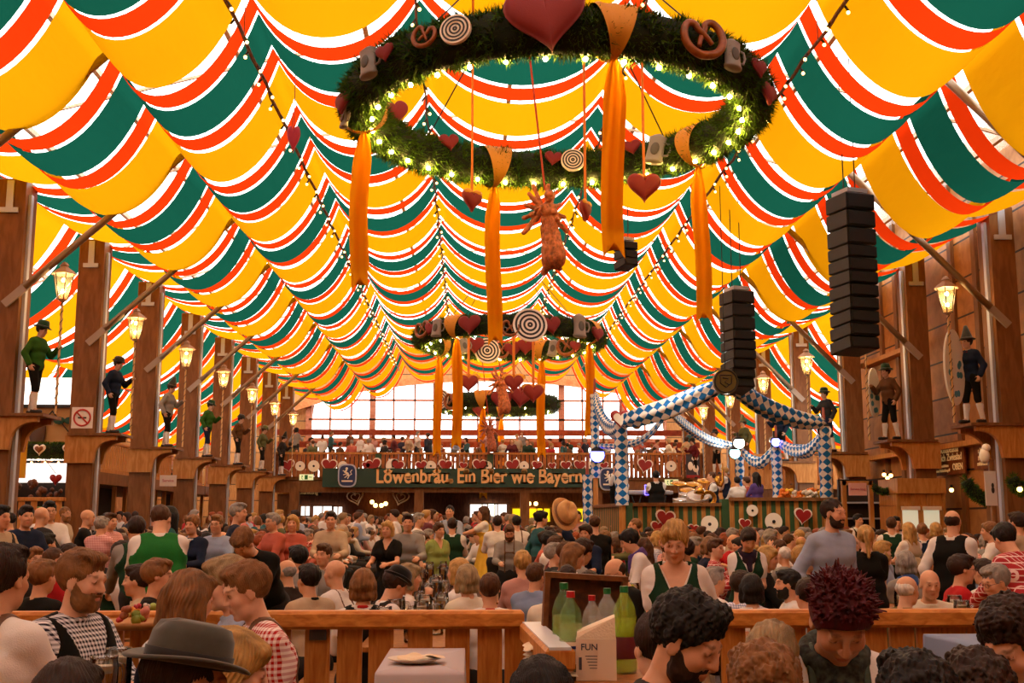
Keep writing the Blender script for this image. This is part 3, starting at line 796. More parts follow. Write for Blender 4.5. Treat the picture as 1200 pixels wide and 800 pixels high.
# ---------------- hair, hats, glasses in head coordinates (x right, y forward, z up)
def head_part(what, h=.0035, seed=0):
    F = Field((-.17, -.2, -.34 if what in ('long', 'pony', 'wavy') else -.15), (.17, .17, .26), h); x, y, z = F.xyz()
    r = np.sqrt(x*x+(y+.016)**2); ang = np.arctan2(x, y+.02)
    def strands(a, f=46): F.a += (a*(np.sin(ang*f+4*np.sin(z*30)+2*np.sin(ang*7))*.5+pnoise((x*1.0, y*.35, z*.35), 260, seed)*.7)).astype(np.float32)
    def face_cut(zf=.052, side=.0, yy=.0):
        F.ell((0, .088, -.022), (.098, .076, .030+zf), k=.010, sub=True); F.clip(np.minimum(.0-z+0*x, y-.016+0*x+0*z))
    if what in ('short', 'crew', 'slick', 'thin', 'gray'):
        g = {'short': .017, 'crew': .008, 'slick': .011, 'thin': .006, 'gray': .014}[what]
        F.ell((0, -.028-g*.35, .042+g*.15), (.0755+g*.55, .091+g, .083+g), k=0)
        if what in ('short', 'gray'): F.ell((0, .045, .108), (.055, .04, .024), k=.025); F.ell((.02, .02, .122), (.045, .045, .016), k=.02)
        face_cut(.052); F.clip(-(z+.055+.0*x)+np.clip(y+.05, 0, 1)*.9*1.0)
        F.a += (pnoise((x, y, z), 150, seed)*.004).astype(np.float32); strands(.0045, 70)
    elif what == 'curly':
        F.ell((0, -.026, .050), (.092, .106, .100), k=0); F.ell((0, .04, .115), (.06, .045, .035), k=.025); face_cut(.055); F.clip(-(z+.06)+np.clip(y+.05, 0, 1)*.9+0*x)
        F.a += (pnoise((x, y, z), 140, seed)*.009+pnoise((x, y, z), 300, seed+1)*.006+pnoise((x, y, z), 520, seed+2)*.003).astype(np.float32)
    elif what == 'spiky':
        F.ell((0, -.015, .048), (.09, .108, .098), k=0); face_cut(.06); F.clip(-(z+.07)+np.clip(y+.05, 0, 1)*.9+0*x)
        n = np.random.RandomState(4)
        for i in range(750):
            d = n.normal(size=3); d[2] = abs(d[2])*1.0+.05; d /= np.linalg.norm(d)
            if (d[1] > .7 and d[2] < .5) or d[2] < .12: continue
            b = np.array([0, -.015, .048])+d*np.array([.085, .10, .095]); F.cap(b, b+(d+n.normal(size=3)*.45+np.array([0, .1, .15]))*n.uniform(.006, .022), .0055, .0025, k=.003)
    elif what == 'fringe':
        F.ell((0, -.022, .020), (.079, .0925, .074), k=0); F.clip(-(z+.06)+0*x+0*y); F.clip(z-.028+.55*y+0*x); F.clip(y-.012+0*x+0*z); strands(.002)
        F.a += (pnoise((x, y, z), 200, seed)*.003).astype(np.float32)
    elif what in ('bob', 'long', 'pony', 'bun', 'wavy', 'crop'):
        g = .018 if what != 'crop' else .02
        F.ell((0, -.027, .042), (.077+g*.6, .092+g, .083+g), k=0); F.ell((.03, .052, .088), (.048, .03, .03), k=.03)
        if what == 'bob':
            for sg in (-1, 1): F.cap((sg*.07, -.02, .02), (sg*.078, .0, -.075), .034, .03, k=.03)
            F.cap((-.04, -.085, .0), (.04, -.085, .0), .045, k=.03); F.cap((-.05, -.075, -.07), (.05, -.075, -.07), .038, k=.03)
        if what in ('long', 'wavy'):
            for sg in (-1, 1): F.cap((sg*.07, -.03, .02), (sg*.085, -.01, -.2), .034, .03, k=.03)
            F.cap((-.04, -.085, .0), (-.05, -.085, -.27), .055, .035, k=.03); F.cap((.04, -.085, .0), (.05, -.085, -.27), .055, .035, k=.03)
        if what == 'pony':
            F.ell((0, -.125, .05), (.03, .03, .03), k=.01); F.cap((0, -.14, .04), (0, -.155, -.2), .036, .016, k=.02)
        if what == 'bun': F.ell((0, -.11, .065), (.045, .042, .04), k=.012)
        face_cut(.050)
        if what in ('pony', 'bun', 'crop'): F.clip(-(z+.06)+np.clip(y+.05, 0, 1)*.8*(z > -.2)+0*x-10*(y < -.115)*1.0)
        strands(.004)
        if what == 'wavy': F.a += (pnoise((x, y, z), 70, seed)*.009).astype(np.float32)
        else: F.a += (pnoise((x, y, z), 110, seed)*(.003 if what != 'crop' else .009)).astype(np.float32)
    elif what in ('beard', 'stubble'):
        g = .009 if what == 'beard' else .0035
        F.ell((0, .018+g*.4, -.034-g), (.061+g*.7, .066+g*.8, .078+g*.3), k=0); F.cap((-.03, .03, -.077-g*.4), (.03, .03, -.077-g*.4), .026+g*.8, k=.03); F.ell((0, .066, -.093), (.022+g, .018+g, .017+g), k=.02)
        for sg in (-1, 1): F.cap((sg*.0665, .0, .005), (sg*.054, .022, -.065), .006+g*.6, .016, k=.02)
        F.clip(z+.034-np.clip(np.abs(x)-.030, 0, 1)*1.25-.004*np.sin(x*300)+0*y)
        F.ell((0, .092, -.056), (.022, .03, .008), k=.003, sub=True); F.clip(-(y+.005)+0*x+0*z)
        F.a += (pnoise((x, y, z), 330, seed)*.002).astype(np.float32)
    elif what == 'moustache':
        for sg in (-1, 1): F.cap((sg*.004, .097, -.040), (sg*.028, .084, -.047), .007, .004, k=.004)
    return F.mesh('hair', 0)
def hat_mesh(kind):
    b = MB()
    if kind == 'fedora':
        prof = [(.150, .055), (.152, .060), (.145, .066), (.112, .058), (.104, .060), (.102, .09), (.098, .13), (.085, .158), (.05, .168), (.02, .150), (.001, .147)]
    elif kind == 'bowler':
        prof = [(.115, .06), (.125, .075), (.12, .08), (.100, .062), (.099, .1), (.092, .135), (.075, .16), (.04, .175), (.001, .178)]
    elif kind == 'tyrol':
        prof = [(.135, .045), (.14, .056), (.13, .062), (.098, .062), (.094, .1), (.082, .15), (.068, .175), (.03, .18), (.001, .172)]
    else:
        prof = [(.13, .05), (.135, .058), (.125, .064), (.10, .062), (.085, .12), (.05, .22), (.028, .29), (.001, .30)]
    b.lathe(prof, n=36)
    b.v = [(x*.92, y*1.08-.015, z+(.018*(abs(x)/.14)**2 if math.hypot(x, y) > .11 else 0)-(.02*max(0, 1-abs(x)/.03)*max(0, (z-.12)/.05) if kind == 'fedora' else 0)) for x, y, z in b.v]
    me = b.mesh('hat', True)
    bb = MB(); rr = .106 if kind == 'fedora' else .102
    bb.lathe([(rr, .058), (rr, .092 if kind == 'fedora' else .082), (rr-.006, .092), (rr-.006, .058)], n=36); bb.v = [(x*.92, y*1.08-.015, z) for x, y, z in bb.v]
    return me, bb.mesh('hat_band', True)
def glasses_mesh():
    b = MB()
    for sg in (-1, 1):
        c = [(sg*.033+.021*math.cos(t), .099, .015+.017*math.sin(t)) for t in (2*math.pi*k/16 for k in range(16))]
        b.tube(c, .0016, n=5, closed=True); b.tube([(sg*.054, .098, .018), (sg*.078, .07, .02), (sg*.080, -.01, .012)], .0016, n=5)
    b.tube([(-.012, .1, .018), (0, .104, .021), (.012, .1, .018)], .0016, n=5)
    return b.mesh('glasses')

SKIN = mat('skin', (.8, .5, .38), .5, objcol=True, attr='paint', noise=.05, nscale=30, spec=.35, sss=.0)
HAIR = mat('hair', (.1, .06, .03), .6, objcol=True, noise=.45, nscale=40, bump=.5, bscale=90, stretch=(1, .3, .3), spec=.3)
CLOTH = mat('fabric', (.8, .8, .8), .85, objcol=True, noise=.06, nscale=12, bump=.25, bscale=200, spec=.15)
FELT = mat('felt', (.1, .1, .1), .9, objcol=True, noise=.1, nscale=30, sheen=.3, spec=.1)
LEATHER = mat('leather', '3a2416', .5, objcol=True, noise=.15, nscale=20)
CHK_RED = checks('red_gingham', 'f0e4dc', 'b01818', .026)
CHK_BLK = checks('black_gingham', 'e8e8ea', '1c2030', .020)
CHK_PLAID = checks('red_plaid', 'a82a30', 'e8c8c0', .05, line=True)
CHK_BLU = checks('blue_check', 'd8dce8', '4a68a0', .022, line=True)
CHK_PNK = checks('pink_check', 'e8c0b8', 'b86060', .024)
SCARFM = mat('scarf_weave', '2c332c', .9, noise=.9, nscale=60)
FMAT = {'gingham_red': CHK_RED, 'gingham_black': CHK_BLK, 'plaid': CHK_PLAID, 'check_blue': CHK_BLU, 'check_pink': CHK_PNK}
COLS = {'white': 'dad6cf', 'light blue': '97a4ba', 'pale pink': 'b9897c', 'black': '15130f', 'dark green': '173522', 'charcoal': '2c2a29', 'navy': '1a2338', 'grey': '8a867f', 'red': 'b01f22', 'brown': '5c3d24', 'beige': 'b7a284', 'olive': '585a38', 'salmon': 'b8604e', 'purple': '54407c', 'light green': '8fa055', 'cream': 'd8d0ba', 'yellow': 'd8b040', 'teal': '28585c', 'maroon': '5e1d22', 'blue': '3a5a92'}
HCOL = {'black': '14100d', 'dark brown': '2b1a10', 'brown': '4a2e18', 'light brown': '7a5430', 'blond': 'b08a4e', 'ash blond': '8f7a58', 'grey': '8b857d', 'white': 'c8c2b8', 'ginger': '8a4420', 'dark red': '4a0a16'}
SKINC = [(.64, .34, .19), (.59, .30, .165), (.70, .40, .25), (.50, .25, .13), (.66, .36, .22)]
CACHE = {}
def part(key, fn):
    if key not in CACHE: CACHE[key] = fn()
    return CACHE[key]
def hairm(style, fine=False): return part(('h', style, fine), lambda: head_part(style, .003 if fine else .0075))
def M4(H, c):
    M = Matrix.Identity(4)
    for i in range(3):
        for j in range(3): M[i][j] = H[i, j]
        M[i][3] = c[i]
    return M
def make_person(label, x, y, z=0, rz=0, sc=1.0, pose=None, key=None, h=.014, fine=False, hair='short', hcol='brown', top='white', sleeve=.95, vest=None, susp=None, low='charcoal', skin=0, beard=None, hat=None, hatcol='3a3a34', glasses=False, neck=None, dress=None, scarf=None, apron=None, group=None, mater=None, puff=False, shoes=False, socks=False, upto=.97, puffneck=.12, bow=None, jacket=False, hats=1, cat='person', name='person'):
    """one seated or standing figure: body mesh with hair and clothing as children"""
    p = pose if isinstance(pose, Pose) else Pose(**(pose or {}))
    kk = key or str(sorted((pose or {}).items())) if not isinstance(pose, Pose) else key
    me, box = part((kk, 'body', h), lambda: body_mesh(p, h, fine))
    o = link(name, me, SKIN, None, (x, y, z)); o.rotation_euler = (0, 0, rz); o.scale = (sc, sc, sc)
    o.color = (*(SKINC[skin % 5] if not isinstance(skin, tuple) else skin), 1)
    tag(o, label, cat, group)
    HM = M4(p.H, p.hc)
    def C(c): return lin(COLS.get(c, c)) if isinstance(c, str) else c
    def add(nm, me, m, c=None, M=None):
        q = link(nm, me, m, o, M=M); 
        if c is not None: q.color = (*c[:3], 1)
        return q
    if hair and hair != 'bald': add('hair', hairm(hair, fine), HAIR, lin(HCOL[hcol]), HM)
    if beard: add('beard', hairm(beard, fine), HAIR, lin(HCOL[hcol if beard != 'stubble' else 'dark brown']), HM)
    if hat:
        hm, hb = part(('hat', hat), lambda: hat_mesh(hat)); q = add('hat', hm, FELT, C(hatcol), HM @ Matrix.Diagonal((hats, hats, hats, 1))); w = link('hat_band', hb, FELT, q); w.color = (.02, .02, .02, 1)
    if glasses: add('glasses', part('gl', glasses_mesh), MATS['black_paint'], None, HM)
    g = lambda what, **k: part((kk, what, h, str(sorted(k.items()))), lambda: garment(p, h, box, what, **k))
    tm = FMAT.get(top, CLOTH)
    if dress:
        add('blouse', g('shirt', puff=True, vneck=puffneck, collar=False), CLOTH, C(top))
        add('bodice', g('vest', vneck=.22), CLOTH, C(dress)); add('skirt', g('skirt'), CLOTH, C(dress))
        if apron: add('apron', g('apron'), CLOTH, C(apron))
    else:
        add('jacket' if jacket else 'shirt', g('shirt', sleeve=sleeve, **({'low': .2, 'g': .02} if jacket else {})), tm, C(top) if tm is CLOTH else None)
        if vest: add('vest', g('vest'), CLOTH, C(vest))
        add('trousers', g('trousers', upto=upto), CLOTH, C(low))
    if susp: add('suspenders', g('suspenders'), LEATHER, C(susp))
    if scarf: add('scarf', g('scarf'), SCARFM if scarf == 'weave' else CLOTH, None if scarf == 'weave' else C(scarf))
    if neck: add('neckerchief', g('neckerchief'), CLOTH, C(neck))
    if bow: add('bow_tie', g('bow'), CLOTH, C(bow))
    if socks: add('socks', g('sock'), CLOTH, lin(COLS['white']))
    if shoes: add('shoes', g('shoe'), LEATHER, lin('15110e'))
    return o
# ================================================================ hanging wreaths
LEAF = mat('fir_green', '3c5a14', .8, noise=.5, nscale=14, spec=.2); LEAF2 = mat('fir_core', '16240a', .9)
YEL = cloth_band('ribbon_cloth', (.72, .27, .006)); YELD = mat('ribbon_wrap', (.62, .27, .012), .6, bump=.4, bscale=30, stretch=(1, 1, .2))
BULB = mat('bulb_glow', 'fff0c8', emit='ffc868', es=420); BULBS = mat('bulb_small', 'fff0c8', emit='ffb868', es=7)
REDF = mat('red_foam', '7c120d', .7, bump=.2, bscale=60); PRET = mat('pretzel_brown', '8a4a16', .35, noise=.3, nscale=12); STONE = mat('stein_grey', '8d8880', .6); STONE2 = mat('stein_dark', '55524a', .6)
PINK = mat('angel_pink', 'a85c38', .6, noise=.6, nscale=14, bump=.6, bscale=30)
def heart_mesh(r, d):
    """puffed heart, front and back domed"""
    o = heart(r, 40); b = MB(); rings = [(1, 0), (.93, .5), (.75, .85), (.45, 1.0), (.1, 1.05)]
    v = []; f = []; n = len(o)
    for s in (-1, 1):
        for (k, t) in rings: v += [(x*k, s*t*d/2, z*k) for x, z in o]
    m = len(rings)
    for h in (0, 1):
        for i in range(m-1):
            for j in range(n):
                a = (h*m+i)*n; c = (h*m+i+1)*n; q = (a+j, a+(j+1) % n, c+(j+1) % n, c+j); f.append(q if h else q[::-1])
        f.append(tuple((h*m+m-1)*n+j for j in range(n)) if h else tuple((h*m+m-1)*n+j for j in range(n))[::-1])
    for j in range(n): f.append((j, (j+1) % n, m*n+(j+1) % n, m*n+j))
    b.add(v, f); return b
def pretzel_mb(r):
    b = MB(); pts = []; rs = []
    for i in range(61):
        t = -math.pi*.98+2*math.pi*.98*i/60
        # big loop then crossing arms
        u = i/60
        if u < .22: k = u/.22; p = (-.18+(.62)*k*.35+.0, .55-1.15*k); p = (.42-.55*k-.25*math.sin(k*math.pi), .35-.6*k) if False else p
        pts.append((math.sin(t), -math.cos(t)))
    P2 = []
    for (x, z) in [(-.36, .50), (-.20, .2), (.02, -.08), (.20, -.3), (.30, -.55), (.62, -.62), (.88, -.32), (.95, .12), (.80, .55), (.45, .86), (.0, .95)]: P2.append((x, z))
    full = [(x, z) for x, z in P2]+[(-x, z) for x, z in P2[::-1][1:]]
    fine = []
    for i in range(len(full)-1):
        p0, p1, p2, p3 = (Vector(full[max(0, min(len(full)-1, j))]) for j in (i-1, i, i+1, i+2))
        for k in range(4):
            t = k/4; q = .5*((2*p1)+(p2-p0)*t+(2*p0-5*p1+4*p2-p3)*t*t+(3*p1-p0-3*p2+p3)*t**3); fine.append(q)
    n = len(fine)
    b.tube([(q.x*r, (.05*math.sin(i/n*6.28*2))*r-.02, -q.y*r) for i, q in enumerate(fine)], [r*(.10+.09*math.sin(math.pi*i/(n-1))) for i in range(n)], n=8)
    return b
def stein_mb(r):
    b = MB(); b.lathe([(.001, -1), (.62, -1), (.66, -.85), (.58, -.7), (.55, .2), (.6, .75), (.62, .8), (.5, .86), (.3, 1.0), (.05, 1.1), (.001, 1.12)], n=18); b.v = [(x*r, y*r*.55, z*r) for x, y, z in b.v]
    b.tube([(.55*r, 0, .45*r), (.9*r, 0, .4*r), (1.0*r, 0, .0), (.85*r, 0, -.4*r), (.55*r, 0, -.45*r)], .08*r, n=6)
    return b
def target(parent, M, r):
    e = link('target_disc', MB().prism(circle(r, 36), .05, Matrix.Identity(4)).mesh('target_disc'), WHT, parent, M=M)
    b = MB(); k = r*.92
    n = 36
    for q in (.88, .64, .40, .16):
        ro, ri = r*q, r*max(q-.12, 0.001)
        v = [(ro*math.sin(2*math.pi*i/n), -.032, ro*math.cos(2*math.pi*i/n)) for i in range(n)]+[(ri*math.sin(2*math.pi*i/n), -.032, ri*math.cos(2*math.pi*i/n)) for i in range(n)]
        b.add(v, [(i, (i+1) % n, n+(i+1) % n, n+i) for i in range(n)])
    b.build('black_rings', BLK, e)
def wrap_tail(parent, c, ax, R0, phi, L, w, tr, seed=0):
    """cloth wrapped round the tube at ring angle phi, gathered underneath, with two long tails"""
    rn = random.Random(seed); d = Vector((math.sin(phi), -math.cos(phi), 0)); t = Vector((math.cos(phi), math.sin(phi), 0)); o = d*R0
    b = MB(); n = 28; m = 8; v = []
    for i in range(n+1):
        a = 2*math.pi*i/n; hw = w*(.12+.88*((1-math.cos(a))/2)**.7)
        for j in range(m+1):
            s = j/m*2-1; rr = tr+.035+.012*math.cos(j*2.3+i*.3)
            v.append(o+t*(s*hw)+(d*math.sin(a)-Vector((0, 0, 1))*math.cos(a))*rr)
    b.add(v, [(i*(m+1)+j, i*(m+1)+j+1, (i+1)*(m+1)+j+1, (i+1)*(m+1)+j) for i in range(n) for j in range(m)])
    wr = b.build('ribbon_wrap', YELD, parent, True)
    for k, (dx, LL) in enumerate(((-.0, L), (.03, L*.88))):
        v = []; nz = 26; nx = 10; ww = w*.52*(1 if k == 0 else .8)
        for i in range(nz+1):
            u = i/nz; wd = ww*(.22+.78*min(1, u*5)**.6)*(1-.1*u); z = -tr-.02-LL*u
            for j in range(nx+1):
                s = j/nx*2-1; zz = z+(abs(abs(s)-.0)*.0)+(.22*(1-abs(s))*(u > .97))
                v.append(o+Vector((1, 0, 0))*(s*wd+dx+.03*math.sin(u*5+seed))+Vector((0, 1, 0))*(.035*math.sin(s*5+u*3+seed+k)*(1-u*.3)+.10*k+.02*math.sin(u*9))+Vector((0, 0, zz)))
        bb = MB(); bb.add(v, [(i*(nx+1)+j, i*(nx+1)+j+1, (i+1)*(nx+1)+j+1, (i+1)*(nx+1)+j) for i in range(nz) for j in range(nx)])
        bb.build('ribbon_tail', YEL, parent, True)
def wreath(cx, cy, cz, R0, tr, label, nblade, deco, bulbs, wraps, cable=True, seed=1):
    e = empty('hanging_wreath', (cx, cy, cz)); tag(e, label, 'wreath', 'fir wreaths hanging from the tent ceiling')
    rn = np.random.RandomState(seed)
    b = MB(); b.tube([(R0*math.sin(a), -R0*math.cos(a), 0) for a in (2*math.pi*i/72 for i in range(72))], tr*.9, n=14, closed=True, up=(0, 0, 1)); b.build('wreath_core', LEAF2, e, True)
    n = nblade; ph = rn.uniform(0, 2*np.pi, n); al = rn.uniform(0, 2*np.pi, n)
    lump = tr*(.86+.09*np.sin(ph*23+np.sin(al*2)*2)+.07*np.sin(ph*51+al*3))
    d = np.stack([np.sin(ph), -np.cos(ph), 0*ph], 1); t = np.stack([np.cos(ph), np.sin(ph), 0*ph], 1); z = np.array([0, 0, 1.])
    nr = d*np.sin(al)[:, None]+z*np.cos(al)[:, None]; p0 = d*R0+nr*lump[:, None]
    dr = nr+rn.normal(size=(n, 3))*.55; dr /= np.linalg.norm(dr, axis=1)[:, None]; L = rn.uniform(.07, .17, n)*(tr/.35)
    sd = np.cross(dr, rn.normal(size=(n, 3))); sd /= np.linalg.norm(sd, axis=1)[:, None]
    w = .013*(tr/.35)
    V = np.stack([p0-sd*w-dr*.03, p0+sd*w-dr*.03, p0+dr*L[:, None]], 1).reshape(-1, 3)
    o = link('fir_twigs', npmesh('fir_twigs', V, T=np.arange(3*n).reshape(-1, 3), smooth=False), LEAF, e); o['kind'] = 'stuff'
    bm = MB().ball((0, 0, 0), .035, 8, 5).mesh('bulb', True); bm.materials.append(BULB)
    for i in range(bulbs):
        a = 2*math.pi*(i+.35)/bulbs; q = tr*1.16
        be = -.5+.2*math.sin(i*2.1)
        dd = Vector((math.sin(a), -math.cos(a), 0))
        # bulbs sit on the lower inner edge near the viewer side and lower outer edge on the far side
        s = -.75
        link('bulb', bm, None, e, loc=dd*(R0+s*tr*.62)+Vector((0, 0, -tr*.93)))
    for (kind, px, py, s, near) in deco:
        yy = cy; dz = 0
        for it in range(8):
            q = P(px, py, Y=yy); dz = max(-tr*.9, min(tr*.9, q.z-cz)); rad = R0+(1 if near else -1)*(math.sqrt(tr*tr-dz*dz)+.03)
            sn = max(-.985, min(.985, (q.x-cx)/rad)); yy = cy+(-1 if near else 1)*rad*math.sqrt(1-sn*sn)
        p = P(px, py, Y=yy)
        rz = math.asin(sn)*(.7 if near else -.4)
        loc = Vector((p.x-cx, yy-cy-.06, p.z-cz)); M = Matrix.Translation(loc) @ Matrix.Rotation(rz, 4, 'Z') @ Matrix.Rotation(-.15, 4, 'X') @ Matrix.Rotation(.2*math.sin(px), 4, 'Y')
        if kind == 'heart':
            h = link('heart', heart_mesh(s, s*.5).mesh('heart', True), REDF, e, M=M)
        elif kind == 'pretzel': link('pretzel', pretzel_mb(s).mesh('pretzel', True), PRET, e, M=M)
        elif kind == 'stein':
            h = link('beer_stein', stein_mb(s).mesh('stein', True), STONE, e, M=M); bb = MB(); bb.ball((0, -.33*s, -.1*s), (.3*s, .08*s, .45*s), 12, 8); bb.build('stein_panel', STONE2, h, True)
        elif kind == 'target': target(e, M, s)
    for (px, py, L, w, near, sd) in wraps:
        yy = cy
        for it in range(4):
            sn = max(-1, min(1, (P(px, py, Y=yy).x-cx)/R0)); yy = cy+(-1 if near else 1)*R0*math.sqrt(1-sn*sn)
        phi = math.asin(sn) if near else math.pi-math.asin(sn)
        wrap_tail(e, None, None, R0, phi, L, w, tr, sd)
    b = MB()
    for a in (.8, 2.35, 3.93, 5.5): b.cyl((R0*math.sin(a), -R0*math.cos(a), tr*.5), (R0*.25*math.sin(a), -R0*.25*math.cos(a), 2.6), .012, n=5)
    b.build('suspension_cable', BLK, e)
    return e
w1 = wreath(1.29, 17.1, 7.8, 2.99, .335, 'large fir wreath nearest the viewer with bulbs, hearts, pretzels and yellow ribbons', 34000,
    [('pretzel', 498, 44, .17, 1), ('target', 534, 37, .21, 1), ('heart', 640, 24, .56, 1), ('pretzel', 822, 45, .30, 1), ('stein', 857, 66, .22, 1), ('heart', 451, 64, .16, 1), ('stein', 432, 75, .23, 1),
     ('heart', 889, 82, .17, 1), ('heart', 900, 112, .22, 1), ('heart', 402, 122, .22, 1), ('stein', 405, 140, .15, 1), ('heart', 464, 133, .26, 0), ('heart', 527, 168, .19, 0), ('heart', 648, 187, .17, 0), ('target', 671, 189, .21, 0), ('heart', 740, 174, .17, 0), ('stein', 768, 176, .26, 0)],
    34, [(717, 36, 2.65, .30, 1, 1), (412, 108, 2.5, .27, 1, 2), (579, 194, 2.9, .27, 0, 3), (818, 166, 2.7, .27, 0, 4)], seed=1)
w2 = wreath(1.33, 39.4, 7.78, 3.03, .36, 'middle fir wreath with bulbs, hearts and targets, hanging beyond the large one', 14000,
    [('pretzel', 495, 385, .3, 1), ('heart', 504, 386, .26, 1), ('stein', 512, 384, .3, 1), ('heart', 550, 381, .4, 1), ('stein', 586, 386, .22, 1), ('pretzel', 598, 384, .28, 1), ('target', 621, 381, .55, 1), ('heart', 646, 382, .36, 1), ('stein', 679, 382, .38, 1), ('heart', 700, 392, .3, 1),
     ('stein', 544, 405, .28, 0), ('heart', 556, 405, .4, 0), ('target', 571, 411, .48, 0), ('pretzel', 587, 411, .28, 0), ('heart', 601, 410, .36, 0), ('heart', 616, 407, .36, 0), ('stein', 648, 408, .3, 0), ('pretzel', 664, 405, .36, 0), ('heart', 675, 406, .28, 0)],
    24, [(536, 380, 3.6, .34, 1, 5), (690, 386, 3.2, .3, 1, 6), (514, 400, 3.6, .3, 0, 7), (634, 410, 3.6, .32, 0, 8)], seed=2)
w3 = wreath(1.36, 59.8, 7.55, 2.9, .42, 'farthest small looking fir wreath in front of the gable window', 7000,
    [('target', 517, 468, .5, 1), ('pretzel', 530, 469, .45, 1), ('heart', 587, 470, .55, 1), ('heart', 610, 466, .62, 1), ('heart', 620, 460, .5, 1), ('heart', 562, 481, .5, 0)],
    16, [(566, 465, 4.5, .4, 1, 9), (588, 482, 4.0, .35, 0, 10)], seed=3)
# hearts hanging on cords inside the big wreath
CORD = mat('orange_cord', 'c86a14', .7); CORDR = mat('red_cord', 'a8321c', .7)
def hanging_heart(px, py, pt, s, Y, label, ztop, m=None, rz=0):
    p = P(px, py, Y=Y); e = empty('hanging_heart', (p.x, Y, p.z), rz); tag(e, label, 'hanging heart', 'hearts hanging on cords')
    link('heart', heart_mesh(s, s*.6).mesh('heart', True), REDF, e)
    b = MB(); b.cyl((0, 0, s*.5), (0, 0, ztop-p.z), .02*Y/17, n=6); b.build('cord', m or CORD, e)
    b = MB()
    for sg in (-1, 1): b.ball((sg*.09*Y/17, -.03, s*.6), (.09*Y/17, .03, .05*Y/17), 8, 5)
    b.build('bow', YELD, e, True)
hanging_heart(553, 235, 75, .20, 16.4, 'red heart on an orange cord beside the far left ribbon of the big wreath', 9.3, rz=.7)
hanging_heart(686, 247, 110, .20, 17.6, 'thin red heart seen nearly edge on beside the longest ribbon', 9.3, rz=1.1)
hanging_heart(755, 220, 75, .28, 17.0, 'red heart with a bow hanging under the beer stein of the big wreath', 9.3)
hanging_heart(549, 449, 400, .37, 40, 'red heart hanging below the middle wreath at its left', 8.6)
hanging_heart(602, 449, 400, .37, 40, 'red heart hanging below the middle wreath near its centre', 8.6)
hanging_heart(625, 461, 400, .40, 40.5, 'red heart hanging lowest at the right below the middle wreath', 8.6)
# angels
def angel(px, py, Y, hgt, label):
    p = Pose(sit=False, woman=True, L='front', Rr='wide', hp=.5, lean=.15, step=.5)
    F = Field((-.75, -.45, -.02), (.75, .5, 2.1), .02)
    p.torso(F); p.traps(F)
    for i, sg in enumerate((-1, 1)): p.arm(F, i); hand(F, p.wr[i], p.el[i], side=sg, fr=.012)
    p.head(F, False); F.ell(p.hc+np.array([0, -.02, .03]), (.1, .11, .1), k=.02)
    F.cap(p.pel+p.u*.15, (0, .05, .35), .14, .24, k=.06); F.cap((0, .1, .5), (.15, -.15, .08), .16, .06, k=.08); F.cap((0, -.1, .5), (-.22, -.2, .15), .12, .05, k=.08)
    for sg in (-1, 1):
        c0 = p.ch-p.f*.12
        for k in range(5):
            a = .2+.32*k; F.cap(c0+np.array([sg*.05, -.05, .05]), c0+np.array([sg*(.08+.42*math.sin(a)), -.1, .05+.55*math.cos(a)-.12*k]), .07, .04, k=.012)
    X_, Y_, Z_ = F.xyz(); an = np.arctan2(X_, Y_)
    F.a += (np.sin(an*13+Z_*6)*.016*(Z_ < 1.15)+pnoise(F.xyz(), 30, 2)*.016+pnoise(F.xyz(), 75, 5)*.008).astype(np.float32)
    me = part('angel', lambda: F.mesh('hanging_angel'))
    b = P(px, py, Y=Y); o = link('hanging_angel', me, PINK, None, (b.x, Y, b.z)); o.scale = (hgt/1.9,)*3; o.rotation_euler = (0, .12, math.pi+.4)
    tag(o, label, 'angel figure'); c = MB(); c.cyl((0, 0, 1.75), (0, 0, 1.75+(10.2-b.z-1.75*hgt/1.9)/(hgt/1.9)), .02, n=6); c.build('cord', CORDR, o)
angel(650, 322, 17.3, 1.45, 'carved pinkish angel figure hanging on a red cord inside the big wreath')
angel(592, 488, 44, 1.9, 'carved angel figure hanging below the middle wreath')
angel(577, 532, 52, 1.7, 'small carved angel figure hanging lowest before the gallery')
p = P(344, 163, Y=20)
o = link('hanging_lantern_heart', heart_mesh(.16, .12).mesh('pink_heart', True), mat('pink_paper', 'c8304a', .6), None, tuple(p)); o.scale = (.8, 1, 1.9); tag(o, 'pink paper heart hanging among the left ceiling cloths', 'hanging heart')
b = MB(); b.cyl((0, 0, .08), (0, 0, (10-p.z)/1.9), .01, n=5); b.build('cord', CORDR, o)
